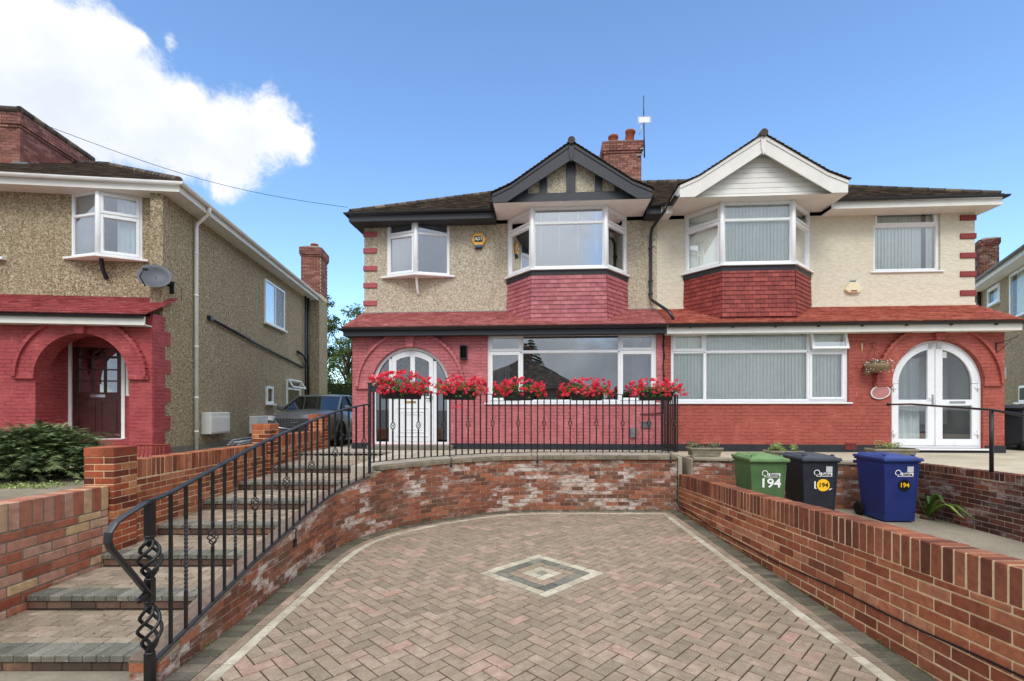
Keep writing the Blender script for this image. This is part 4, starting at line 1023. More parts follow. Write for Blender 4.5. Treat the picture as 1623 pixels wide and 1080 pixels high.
# openings
wl = (H.x(772), H.x(1040.5), H.z(772, 641) + .03, H.z(900, 527))
wr = (H.x(1063), H.x(1344.6), H.z(1200, 638) + .0, H.z(1200, 523))
DZ = H.z(650, 705)
dl_c, dl_r = (H.x(589) + H.x(712)) / 2, (H.x(712) - H.x(589)) / 2; dl_top = H.z(650, 550.5); dl_s = dl_top - dl_r
dr_c, dr_r = (H.x(1412) + H.x(1558)) / 2, (H.x(1558) - H.x(1412)) / 2; dr_top = H.z(1485, 539.6); dr_s = dr_top - dr_r; DZR = H.z(1485, 711)
m = MB()
def gf_wall(m, xa, xb, win, dc, dr_, ds, dz):
    spans = [('w', win[0], win[1]), ('d', dc - dr_, dc + dr_)]; spans.sort(key=lambda q: q[1]); x = xa
    for k, a, b in spans:
        m.box(x, a, 0, .25, GZ - .1, zfl)
        if k == 'w': m.box(a, b, 0, .25, GZ - .1, win[2]); m.box(a, b, 0, .25, win[3], zfl)
        else: m.box(a, b, 0, .25, GZ - .1, dz); arch_over(m, dc, dr_, ds, zfl, 0, .25)
        x = b
    m.box(x, xb, 0, .25, GZ - .1, zfl)
gf_wall(m, -EX, 0, wl, dl_c, dl_r, dl_s, DZ); m.box(-EX, -EX + .25, .25, FUP + .3, GZ - .1, zfl + .3)
m.build('ground_floor_wall', 'paint_pink', hL)
m = MB(); gf_wall(m, 0.0, EX, wr, dr_c, dr_r, dr_s, DZR); m.box(EX - .25, EX, .25, FUP + .3, GZ - .1, zfl + .3); m.build('ground_floor_wall', 'paint_red', hR)
# plinths
m = MB(); m.box(-EX - .015, dl_c - dl_r - .04, -0.018, .1, GZ - .1, H.z(780, 703)); m.box(dl_c + dl_r + .04, -0.002, -0.018, .1, GZ - .1, H.z(780, 703)); m.build('plinth', 'plinth_black', hL)
m = MB(); zp = H.z(1200, 704.5); m.box(0.002, dr_c - dr_r - .03, -0.018, .1, GZ - .1, zp); m.box(dr_c + dr_r + .03, EX + .015, -0.018, .1, GZ - .1, zp); m.box(dr_c - dr_r - .03, dr_c + dr_r + .03, -.018, .1, GZ - .1, DZR - .03); m.build('plinth', 'plinth_black', hR)
# arch surrounds, keystone, imposts
def surround(parent, c, r, s, mat, key=True):
    m = MB(); arc_ring(m, c, s, r + .005, r + .30, -0.045, .02, n=36); m.build('arch_surround', mat, parent)
    m = MB(); arc_ring(m, c, s, r + .30, r + .355, -0.095, .02, n=64, wob=.014); m.build('arch_moulding', mat, parent)
    m = MB(); k = [(c - .085, s + r - .01), (c + .085, s + r - .01), (c + .125, s + r + .345), (c - .125, s + r + .345)]
    m.extrude([(x, -0.115, z) for x, z in k], (0, .13, 0)); m.build('keystone', mat, parent, bevel=.01)
    m = MB(); m.box(c - r - .38, c - r - .002, -.06, .02, s - .06, s + .04); m.build('impost', mat, parent, bevel=.012); m = MB(); m.box(c + r + .002, c + r + .38, -.06, .02, s - .06, s + .04); m.build('impost', mat, parent, bevel=.012)
surround(hL, dl_c, dl_r, dl_s, 'paint_pink'); surround(hR, dr_c, dr_r, dr_s, 'paint_red')
# upper walls
def up_wall(parent, xa, xb, holes, mat, end):
    m = MB(); mwall(m, xa, xb, zfl - .2, WTOP, holes, FUP, FUP + .25)
    if end < 0: m.box(xa, xa + .25, FUP + .25, 9.2, GZ - .1, WTOP)
    else: m.box(xb - .25, xb, FUP + .25, 9.2, GZ - .1, WTOP)
    m.box(xa, xb, 9.2, 9.4, GZ - .1, WTOP); m.build('upper_wall', mat, parent)
ol = (H.x(613, FUP), H.x(712, FUP), H.z(656, 434, FUP - .25), H.z(656, 343, FUP - .25))      # oriel opening
bxl = (H.x(804, FUP), H.x(993, FUP)); zb0 = H.z(900, 426, -.02); zb1 = H.z(900, 327, -.02)
bxr = (H.x(1084, FUP), H.x(1283, FUP)); zr0 = H.z(1200, 419, -.02); zr1 = H.z(1200, 319, -.02)
uw = (H.x(1384, FUP), H.x(1490, FUP), H.z(1430, 430, FUP), H.z(1430, 331, FUP))
up_wall(hL, -EX + .02, 0.0, [ol, (bxl[0], bxl[1], zb0 - .1, WTOP - .01)], 'pebbledash_main', -1)
up_wall(hR, 0.0, EX - .02, [(bxr[0], bxr[1], zr0 - .1, WTOP - .01), uw], 'render_cream', 1)
m = MB(); m.box(-0.12, 0.12, .96, 9.2, GZ, WTOP); m.box(-EX + .3, -.15, .3, 9.1, 3.95, 4.05); m.box(-EX + .3, -.15, 4.0, 4.1, GZ, WTOP); m.box(-4.6, -4.5, .96, 4, GZ, WTOP); m.build('partition', 'interior', hL)
m = MB(); m.box(.15, EX - .3, .3, 9.1, 3.95, 4.05); m.box(.15, EX - .3, 4.0, 4.1, GZ, WTOP); m.box(4.5, 4.6, .96, 4, GZ, WTOP); m.build('partition', 'interior', hR)
# quoins
quoin(hL, 'painted_pink_sill', -EX + .02, [H.z(583, y, FUP) for y in (376, 402, 430, 457, 485)], FUP, -1)
quoin(hR, 'painted_red_quoin', EX - .02, [H.z(1531, y, FUP) for y in (350, 379, 409.5, 439, 469)], FUP, 1)
# ---- main windows
W_ = wl[1] - wl[0]; Hh = wl[3] - wl[2]; c1 = H.x(826) - wl[0]; c2 = H.x(982) - wl[0]; tz_ = H.z(900, 557) - wl[2]
w = make_window(hL, wl[0], wl[1], wl[2], wl[3], 0.05, [(0, c1, 0, tz_, 1), (0, c1, tz_, Hh, 1), (c1, c2, 0, tz_, 0), (c1, c2, tz_, Hh, 0), (c2, W_, 0, tz_, 1), (c2, W_, tz_, Hh, 1)], 0.062)
m = MB(); curtain(m, wl[0] + .05, wl[0] + .5, wl[2], wl[3], .3, .03, .13); curtain(m, wl[1] - .5, wl[1] - .05, wl[2], wl[3], .3, .03, .13); m.build('curtain', 'curtain_grey', w)
W_ = wr[1] - wr[0]; Hh = wr[3] - wr[2]; c1 = H.x(1118) - wr[0]; c2 = H.x(1283) - wr[0]; tz_ = H.z(1200, 557) - wr[2]
w = make_window(hR, wr[0], wr[1], wr[2], wr[3], 0.05, [(0, c1, 0, tz_, 0), (0, c1, tz_, Hh, 1), (c1, c2, 0, tz_, 0), (c1, c2, tz_, Hh, 0), (c2, W_, 0, tz_, 1), (c2, W_, tz_, Hh, 0)], 0.062, mats=('upvc', 'glass_bright'))
m = MB(); m.T = Matrix.Translation((wr[0] + c2 + .02, .05, wr[2] + Hh - .03)) @ Matrix.Rotation(radians(-14), 4, 'X')
frame_rect(m, 0.0, W_ - c2 - .045, -(Hh - tz_) + .05, 0.0, .06, -0.03, .02); so_ = m.build('opening_light', 'upvc', w, bevel=.004)
m2 = MB(); m2.T = m.T; m2.poly([(.06, -.005, -(Hh - tz_) + .11), (W_ - c2 - .105, -.005, -(Hh - tz_) + .11), (W_ - c2 - .105, -.005, -.06), (.06, -.005, -.06)]); m2.build('pane', 'glass', so_) if False else m2.build('pane', 'glass_bright', w)
m = MB(); slats(m, wr[0] + .04, wr[1] - .04, wr[2] + .02, wr[3] - .03, .16); m.build('vertical_blind', 'blind_fabric', w)
W_ = uw[1] - uw[0]; Hh = uw[3] - uw[2]; tz_ = H.z(1430, 357, FUP) - uw[2]
w = make_window(hR, uw[0], uw[1], uw[2], uw[3], FUP + .05, [(0, W_, 0, tz_, 0), (0, W_, tz_, Hh, 1)], mats=('upvc', 'glass_bright'))
m = MB(); slats(m, uw[0] + .05, uw[1] - .3, uw[2] + .02, uw[3] - .03, FUP + .16); slats(m, uw[1] - .2, uw[1] - .03, uw[2] + .02, uw[3] - .03, FUP + .16); m.build('vertical_blind', 'blind_fabric', w)
# ---- canted bays
def bay(parent, bx, fx0, fx1, z0, z1, ztr, yf, hungmat, blinds, zbot, ca=.06):
    A, B, C, D = (bx[0], FUP - .0), (fx0, yf), (fx1, yf), (bx[1], FUP - .0)
    root = None; hh = z1 - z0
    fr, gl = MB(), MB()
    gls = []
    for (p, q, kind) in ((A, B, 's'), (B, C, 'c'), (C, D, 's')):
        gl = MB(); gls.append(gl); M, L = facet(p, q, z0); fr.T = gl.T = M; t = ztr - z0
        if kind == 's': glaze(fr, gl, [(0, L, 0, t, 1), (0, L, t, hh, 1)], L, hh, .05)
        else: glaze(fr, gl, [(0, L, 0, t, 0), (0, L, t, hh, 0)], L, hh, .06)
    fr.T = Matrix.Identity(4)
    for (x, y) in (B, C): fr.cyl((x, y + .02, z0), (x, y + .02, z1), .058, 10)
    w = fr.build('window', 'upvc', parent, bevel=.003)
    for gl in gls: gl.build('pane', 'glass' if hungmat == 'hung_pink' else 'glass_bright', w)
    m = MB()
    def outl(d): return [(A[0] - d, FUP + .0), (A[0] - d, A[1] - d * .4), (B[0] - d * .5, B[1] - d), (C[0] + d * .5, C[1] - d), (D[0] + d, D[1] - d * .4), (D[0] + d, FUP + .0)]
    m.extrude([(x, y, z0 - .035) for x, y in outl(.08)], (0, 0, .035)); m.build('sill', 'upvc', w, bevel=.004)
    m = MB(); m.extrude([(x, y, z0 - .15) for x, y in outl(.03)], (0, 0, .114)); m.build('lead_band', 'black_paint', parent)
    # hung tiles below
    m = MB(); zt = z0 - .15
    for (p, q, e0, e1) in ((A, B, (-.03, -.02), (-.03, -.06)), (B, C, (-.03, -.06), (.03, -.06)), (C, D, (.03, -.06), (.03, -.02))):
        p0 = (p[0] + e0[0], p[1] + e0[1], zbot); q0 = (q[0] + e1[0], q[1] + e1[1], zbot); p1 = (p[0] + e0[0] * .4, p[1] + e0[1] * .3, zt); q1 = (q[0] + e1[0] * .4, q[1] + e1[1] * .3, zt)
        tiles(m, [p0, q0, q1, p1], 0.168, .098, .016, .002)
    m.build('hung_tiles', hungmat, parent)
    m = MB(); m.extrude([(x, y, zbot - .1) for x, y in outl(-.04)], (0, 0, z0 - zbot)); m.build('bay_core', 'interior_dark', parent)
    # blinds
    m = MB()
    for (p, q, kind) in ((A, B, 's'), (B, C, 'c'), (C, D, 's')):
        M, L = facet(p, q, z0); m.T = M
        blinds(m, L, hh, kind)
    return w, m
def bl_left(m, L, hh, kind):
    if kind == 'c': m.cm = 0; m.poly([(.03, .14, .04), (L - .03, .14, .04), (L - .03, .14, hh - .02), (.03, .14, hh - .02)])
    else: curtain(m, .28 if m.T[0][3] < -2.6 else .06, (L - .05) if m.T[0][3] < -2.6 else L - .42, 0.02, hh - .02, .15, .015, .09)
w, m = bay(hL, bxl, H.x(843, -.02), H.x(959.5, -.02), zb0, zb1, H.z(900, 353, -.02), -.02, 'hung_pink', bl_left, H.z(900, 510, -.06)); m.build('blind', 'curtain_grey', w)
# drop pleats on the blind
m = MB(); fx0, fx1 = H.x(843, -.02), H.x(959.5, -.02)
for k in range(4): x = fx0 + (fx1 - fx0) * (.12 + .255 * k); m.box(x - .02, x + .02, .105, .115, zb0 + .38, zb1 - .1)
m.box(fx0 + .08, fx1 - .08, .105, .115, zb0 + .36, zb0 + .375); m.build('blind_tape', 'curtain_white', w)
def bl_right(m, L, hh, kind): slats(m, .04, L - .03, .02, hh - .03, .12)
w, m = bay(hR, bxr, H.x(1144, -.02), H.x(1257, -.02), zr0, zr1, H.z(1200, 348, -.02), -.02, 'hung_red', bl_right, H.z(1200, 502, -.06)); m.build('vertical_blind', 'blind_fabric', w)
# ---- triangular oriel
def oriel(parent, x0, x1, z0, z1, yw, ztr, proj, brmat, soffmat, blmat, peaked=False, sashL=(1, 1), sashR=(0, 0), cx=None):
    cx = (x0 + x1) / 2 if cx is None else cx; A, B, C = (x0, yw - .0), (cx, yw - proj), (x1, yw - .0); hh = z1 - z0; fr, gl = MB(), MB()
    gls = []
    for (p, q, sh) in ((A, B, sashL), (B, C, sashR)):
        gl = MB(); gls.append(gl); M, L = facet(p, q, z0); fr.T = gl.T = M; t = ztr - z0; glaze(fr, gl, [(0, L, 0, t, sh[0]), (0, L, t, hh, sh[1])], L, hh, .05)
    fr.T = Matrix.Identity(4); fr.cyl((cx, yw - proj + .03, z0), (cx, yw - proj + .03, z1), .062, 10)
    w = fr.build('window', 'upvc', parent, bevel=.003)
    for gl in gls: gl.build('pane', 'glass', w)
    m = MB(); d = .09; m.extrude([(x0 - .14, yw + .02, z0 - .045), (x0 - .14, yw - .05, z0 - .045), (cx, yw - proj - d, z0 - .045), (x1 + .14, yw - .05, z0 - .045), (x1 + .14, yw + .02, z0 - .045)], (0, 0, .045)); m.build('sill', soffmat, w, bevel=.004)
    m = MB(); m.extrude([(x0 - .04, yw + .02, z1), (x0 - .04, yw - .04, z1), (cx, yw - proj - .05, z1), (x1 + .04, yw - .04, z1), (x1 + .04, yw + .02, z1)], (0, 0, .05)); m.build('head_board', 'black_paint', w)
    m = MB(); pts = [(cx, yw - proj * .62, z0 - .05), (cx + .005, yw - proj * .56, z0 - .2), (cx + .01, yw - proj * .36, z0 - .33), (cx + .012, yw - .03, z0 - .44)]
    for a, b in zip(pts, pts[1:]): m.bar(a, b, .05, .07, (0, 1, 0))
    m.build('bracket', brmat, w)
    m = MB(); M, L = facet(A, B, z0); m.T = M; curtain(m, .02, L - .06, .03, hh - .02, .10, .012, .09); M, L = facet(B, C, z0); m.T = M; curtain(m, L * (.42 if blmat == 'curtain_white' else .04), L - .02, .03, hh - .02, .10, .012, .09); m.build('curtain', blmat, w)
oriel(hL, ol[0] + .0, ol[1] - .0, ol[2], ol[3], FUP, H.z(656, 369, FUP - .25), .25, 'white_paint', 'upvc', 'curtain_grey')
# ---- canopy roof over the ground floor
ze = H.z(900, 515.5, -.30); zw = H.z(620, 497, FUP)
def canopy(parent, xa, xb, mat, end):
    m = MB(); o = .30; ox = .13
    if end < 0:
        tiles(m, [(xa - ox, -o, ze), (xb, -o, ze), (xb, FUP, zw), (xa + .0, FUP, zw)], .19, .105)
        tiles(m, [(xa - ox, FUP + .3, ze), (xa - ox, -o, ze), (xa, FUP, zw), (xa, FUP + .3, zw)][0:2] + [(xa, FUP, zw)], .19, .105)
    else:
        tiles(m, [(xa, -o, ze), (xb + ox, -o, ze), (xb, FUP, zw), (xa, FUP, zw)], .19, .105)
        tiles(m, [(xb + ox, -o, ze), (xb + ox, FUP + .3, ze), (xb, FUP, zw)], .19, .105)
    m.build('canopy_roof', mat, parent)
canopy(hL, -EX, -.004, 'tile_pink', -1); canopy(hR, .004, EX, 'tile_red', 1)
m = MB(); m.box(-EX - .11, -.0, -.27, -.24, ze - .19, ze - .02); m.box(-EX - .11, -.0, -.24, 0, ze - .19, ze - .17); m.box(-EX - .11, -EX - .085, -.24, FUP, ze - .19, ze - .02); m.build('fascia', 'black_board', hL)
m = MB(); m.box(.0, EX + .11, -.27, -.24, ze - .21, ze - .02); m.box(.0, EX + .11, -.24, 0, ze - .21, ze - .19); m.box(EX + .085, EX + .11, -.24, FUP, ze - .21, ze - .02); m.build('fascia', 'fascia_white', hR)
m = MB(); gutter(m, [(-EX - .17, FUP + .2, ze - .02), (-EX - .17, -.32, ze - .02), (-.02, -.325, ze - .03)], .052); m.build('gutter', 'black_plastic', hL)
m = MB(); gutter(m, [(.0, -.325, ze - .03), (EX + .17, -.32, ze - .02), (EX + .17, FUP + .2, ze - .02)], .052)
for k in range(8): x = .5 + k * .9; m.box(x - .015, x + .015, -.33, -.26, ze - .1, ze - .02)
m.build('gutter', 'black_plastic', hR)
m = MB(); m.box(.0, EX - .02, FUP - .03, FUP, zw - .005, zw + .06); m.build('flashing', 'render_cream', hR); m = MB(); m.box(-EX + .02, 0, FUP - .02, FUP, zw - .005, zw + .025); m.build('flashing', 'lead', hL)
# ---- main hipped roof, one half each
OV = .45; OX = .22; ZE = WTOP + .20; YE = FUP - OV; RY = 5.0; PIT = tan(radians(29)); ZR = ZE + (RY - YE) * PIT; XR = EX + OX - (RY - YE) * .95
mL = MB(); tiles(mL, [(-EX - OX, YE, ZE), (-.003, YE, ZE), (-.003, RY, ZR), (-XR, RY, ZR)], .17, .1, .016, .004); tiles(mL, [(-EX - OX, 9.8, ZE), (-EX - OX, YE, ZE), (-XR, RY, ZR)], .17, .1, .016, .004); mL.poly([(-EX - OX, 9.8, ZE), (0, 9.8, ZE), (0, RY, ZR), (-XR, RY, ZR)])
mR = MB(); tiles(mR, [(.003, YE, ZE), (EX + OX, YE, ZE), (XR, RY, ZR), (.003, RY, ZR)], .17, .1, .016, .004); tiles(mR, [(EX + OX, YE, ZE), (EX + OX, 9.8, ZE), (XR, RY, ZR)], .17, .1, .016, .004); mR.poly([(0, 9.8, ZE), (EX + OX, 9.8, ZE), (XR, RY, ZR), (0, RY, ZR)])
def ridge(mb, a, b, r=.11, step=.32):
    a, b = Vector(a), Vector(b); L = (b - a).length; n = int(L / step)
    for k in range(n):
        mb.cr = random.random(); p, q = a.lerp(b, k / n), a.lerp(b, (k + .94) / n); mb.tube([p, q], [r, r * .93], 10)
ridge(mL, (0, RY, ZR + .0), (-XR, RY, ZR + .0)); ridge(mL, (-EX - OX + .05, YE + .05, ZE + .02), (-XR, RY, ZR), .075); ridge(mR, (0, RY, ZR), (XR, RY, ZR)); ridge(mR, (EX + OX - .05, YE + .05, ZE + .02), (XR, RY, ZR), .075)
# ---- gables over the bays
def gable(parent, roofmb, cx, hw, yf, zfoot, zap, board, timber, soff, kind, zs):
    """yf: plane of the barge boards; zfoot underside of roof at the feet, zap underside of roof at the apex"""
    sl = (zap - zfoot) / hw; back = lambda z: YE + (z - ZE) / PIT
    ft, ap = zfoot + .0, zap
    # kick at the foot: a shallower last stretch
    kx = hw - .42; kz = zfoot + .42 * sl * .75; sl2 = (zap - kz) / kx
    for sgn in (-1, 1):
        P = [(cx + sgn * (hw + .04), yf - .05, zfoot), (cx + sgn * (hw + .04), max(yf + .1, back(zfoot) + .2), zfoot), (cx + sgn * kx, back(kz) + .15, kz), (cx + sgn * kx, yf - .05, kz)]
        Q = [(cx + sgn * kx, yf - .05, kz), (cx + sgn * kx, back(kz) + .15, kz), (cx, back(zap) + .15, zap), (cx, yf - .05, zap)]
        if sgn > 0: P = P; Q = Q
        else: P = [P[1], P[0], P[3], P[2]]; Q = [Q[1], Q[0], Q[3], Q[2]]
        up = lambda q: [(a, b, c + .05) for a, b, c in q]
        tiles(roofmb, up(P), .17, .1, .018, .004); tiles(roofmb, up(Q), .17, .1, .018, .004)
    ridge(roofmb, (cx, yf - .07, zap + .05), (cx, back(zap) + .1, zap + .05), .082)
    bw = .27
    m = MB()                                                       # barge boards, each one polygon with a kicked foot
    for sgn in (-1, 1):
        pl = [(cx, zap + .03), (cx + sgn * kx, kz + .03), (cx + sgn * hw, zfoot + .03), (cx + sgn * hw, zfoot - bw * .75), (cx + sgn * (kx + .02), zfoot - bw * .75 ), (cx + sgn * (kx - .0), kz - bw * 1.05), (cx, zap - bw * 1.32)]
        pl = [(cx + sgn * .0, zap + .03), (cx + sgn * kx, kz + .03), (cx + sgn * hw, zfoot + .03), (cx + sgn * hw, zs - .003), (cx + sgn * (hw - .32), zs - .003), (cx, zap - bw * 1.32)]
        m.extrude([(x, yf, z) for x, z in pl], (0, .03, 0))
        m.extrude([(x, yf - .018, z) for x, z in [(cx, zap + .03), (cx + sgn * kx, kz + .03), (cx + sgn * hw, zfoot + .03), (cx + sgn * hw, zfoot - .04), (cx + sgn * kx, kz - .045), (cx, zap - .055)]], (0, .017, 0))
    m.build('barge_board', board, parent, bevel=.004)
    m = MB(); m.extrude([(cx - .06, yf - .03, zap + .02), (cx + .06, yf - .03, zap + .02), (cx + .045, yf - .03, zap - .25), (cx, yf - .03, zap - .42), (cx - .045, yf - .03, zap - .25)], (0, .028, 0)); m.build('finial_board', board, parent)
    # gable face set back, soffit below it
    yg = yf + .22
    m = MB(); m.extrude([(cx - hw + .1, yg, zs), (cx + hw - .1, yg, zs), (cx + hw - .1, yg, zfoot + .02), (cx + kx, yg, kz), (cx, yg, zap - .02), (cx - kx, yg, kz), (cx - hw + .1, yg, zfoot + .02)], (0, .1, 0))
    m.build('gable_face', soff[1], parent)
    m = MB(); m.poly([(cx - hw, yf + .03, zs - .004), (cx + hw, yf + .03, zs - .004), (cx + hw, FUP, zs - .004), (cx - hw, FUP, zs - .004)]); m.build('soffit', soff[0], parent)
    m = MB()
    if kind == 'timber':
        m.box(cx - hw + .12, cx + hw - .12, yg - .05, yg, zs, zs + .25)
        tp_ = lambda x: kz + (zap - kz) * (1 - abs(x) / kx)
        for x in (-1.02, -.62, 0, .62, 1.02):
            w_ = .1 if x == 0 else .08
            if abs(x) == 1.02: w_ = .05
            m.box(cx + x - w_, cx + x + w_, yg - .045, yg, zs + .25, min(zap - .1, tp_(abs(x) - w_ * .2) - .02 if x else zap - .1))
        m.build('timber', timber, parent, bevel=.005)
    else:
        z = zs + .02
        while z < zap - .42:
            half = min(hw - .12, (zap - z) / (zap - zs) * (hw + .1)); m.box(cx - half, cx + half, yg - .014, yg, z, z + .105); z += .112
        m.build('cladding', timber, parent, bevel=.003)
    # side soffit returns
    for sgn in (-1, 1): m = MB(); m.box(cx + sgn * hw - .012 + (.001 * sgn), cx + sgn * hw + .012, yf + .03, YE + .3, zs - .006, zfoot + .04); m.build('side_fascia', board, parent)
    return zs
GY = -.33
def gp(px, py): return H.at(px, py, GY)
ax, az = gp(901, 228); f0x, f0z = gp(780, 306); f1x, f1z = gp(1033, 306)
cxl = (f0x + f1x) / 2; hwl = (f1x - f0x) / 2; zfl_ = (f0z + f1z) / 2
zsl = gable(hL, mL, cxl, hwl, GY, zfl_, az, 'black_board', 'black_board', ('soffit_white', 'pebbledash_main'), 'timber', zb1 + .004)
ax, az = gp(1208, 216); f0x, f0z = gp(1077, 293); f1x, f1z = gp(1344, 292)
cxr = (f0x + f1x) / 2; hwr = (f1x - f0x) / 2; zfr_ = (f0z + f1z) / 2
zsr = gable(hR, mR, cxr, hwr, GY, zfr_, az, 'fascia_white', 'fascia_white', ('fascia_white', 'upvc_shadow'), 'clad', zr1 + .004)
mL.build('main_roof', 'tile_dark', hL); mR.build('main_roof', 'tile_dark', hR)
# eaves: soffit, fascia, gutter, interrupted by the gables
def eaves(parent, segs, fmat, smat, end):
    for k, (a, b) in enumerate(segs):
        f, s_ = MB(), MB()
        f.box(a, b, YE + .02, YE + .045, WTOP - .02, ZE - .01); s_.box(a, b, YE + .045, FUP, WTOP - .02, WTOP - .0)
        f.build('fascia', fmat, parent); s_.build('soffit', smat, parent)
    f, s_ = MB(), MB()
    if end: x = end * (EX + OX - .03); f.box(min(x, x - end * .025), max(x, x - end * .025), YE + .03, 9.7, WTOP - .021, ZE - .012); s_.box(min(x, end * EX), max(x, end * EX), FUP - .3, 9.6, WTOP - .018, WTOP + .002)
    f.build('fascia', fmat, parent); s_.build('soffit', smat, parent)
eaves(hL, [(-EX - OX + .02, cxl - hwl), (cxl + hwl, 0)], 'black_board', 'black_board', -1)
eaves(hR, [(0, cxr - hwr), (cxr + hwr, EX + OX - .02)], 'fascia_white', 'fascia_white', 1)
gy = YE - .04; gz = ZE - .02
m = MB(); gutter(m, [(-EX - OX - .04, 9.6, gz), (-EX - OX - .04, gy, gz), (cxl - hwl - .03, gy, gz)], .055); gutter(m, [(cxl - hwl - .05, gy, gz), (cxl - hwl - .05, GY, gz - .02)], .05); gutter(m, [(cxl + hwl + .05, GY, gz - .02), (cxl + hwl + .05, gy, gz), (-.0, gy, gz)], .055); m.build('gutter', 'black_plastic', hL)
m = MB(); gutter(m, [(0, gy, gz), (cxr - hwr - .05, gy, gz), (cxr - hwr - .05, GY, gz - .02)], .055); gutter(m, [(cxr + hwr + .05, GY, gz - .02), (cxr + hwr + .05, gy, gz), (EX + OX + .04, gy, gz), (EX + OX + .04, 9.6, gz)], .055); m.build('gutter', 'black_plastic', hR)
# downpipe between the two houses
px_ = H.x(1031, FUP - .06); m = MB()
m.tube([(px_ + .25, gy, gz - .04), (px_ + .22, gy, gz - .16), (px_ + .02, FUP - .12, gz - .42), (px_, FUP - .06, gz - .55), (px_, FUP - .06, zw + .28), (px_ + .03, FUP - .10, zw + .2), (px_ + .22, -.12, ze + .32), (px_ + .3, -.25, ze + .12)], .036, 10)
for z in (5.8, 5.0, 4.7): m.box(px_ - .05, px_ + .05, FUP - .1, FUP, z, z + .03)
m.build('downpipe', 'black_plastic', hL)
m = MB(); xp = H.x(1051); pts = [(xp + .02 * sin(i * 1.3), -.02 - .006 * cos(i * 2.1), 3.75 - i * .1) for i in range(20)]; m.tube(pts, .011, 6); pts = [(xp + .0, -.02, 3.7), (xp - .01, -.025, 1.95), (xp - .04, -.025, 1.86), (xp - .3, -.025, 1.84), (xp - .52, -.025, 1.84)]; m.tube(pts, .011, 6); m.build('wall_cable', 'wire_black', hL)
# ---- chimney on the ridge
def brick_stack(parent, x0, x1, y0, y1, z0, z1, mat='brick_chimney', pots=((.3, 0),), name='chimney'):
    m = MB(); z = z0; k = 0
    def course(e, z, h=.065):
        for (a, b, fixed, ax_) in ((x0 - e, x1 + e, y0 - e, 0), (x0 - e, x1 + e, y1 + e - .1, 0), (y0 - e + .105, y1 + e - .105, x0 - e, 1), (y0 - e + .105, y1 + e - .105, x1 + e - .1, 1)):
            s = a - (k % 2) * .1125
            while s < b - .01:
                q0, q1 = max(a, s), min(b, s + .215); s += .225
                if q1 - q0 < .015: continue
                m.cr = random.random(); j = random.uniform(-.002, .002)
                if ax_ == 0: m.box(q0, q1, fixed + j, fixed + .1 + j, z, z + h)
                else: m.box(fixed + j, fixed + .1 + j, q0, q1, z, z + h)
    top = z1 - .45
    while z < z1 - .07:
        e = 0 if z < top else (.03 if z < top + .07 else .06); course(e, z); z += .075; k += 1
    c = m.build(name, mat, parent); m = MB(); m.box(x0 + .01, x1 - .01, y0 + .01, y1 - .01, z0 - .2, z - .012); m.build('mortar_bed', 'mortar_buff', c)
    m = MB(); m.hexa([(x0 - .03, y0 - .03, z - .01), (x1 + .03, y0 - .03, z - .01), (x1 + .03, y1 + .03, z - .01), (x0 - .03, y1 + .03, z - .01), (x0 + .12, y0 + .12, z + .1), (x1 - .12, y0 + .12, z + .1), (x1 - .12, y1 - .12, z + .1), (x0 + .12, y1 - .12, z + .1)]); m.build('flaunching', 'mortar_grey', c)
    for (x, y, h, tilt) in pots:
        m = MB(); T = Matrix.Translation((x, y, z)) @ Matrix.Rotation(tilt, 4, 'Y'); m.T = T; m.lathe([(.16, 0), (.165, .06), (.15, .1), (.14, h - .09), (.165, h - .06), (.165, h), (.13, h), (.12, h - .1)], n=18); m.build('chimney_pot', 'terracotta_pot', c)
    return c
chy = RY - .4; c0, c1_ = H.x(957, chy), H.x(1016, chy)
brick_stack(hL, c0, c1_, chy, chy + .75, ZR - .6, H.z(985, 222, chy), pots=((c0 + .33, chy + .3, .33, 0), (c0 + .83, chy + .3, .48, .12)))
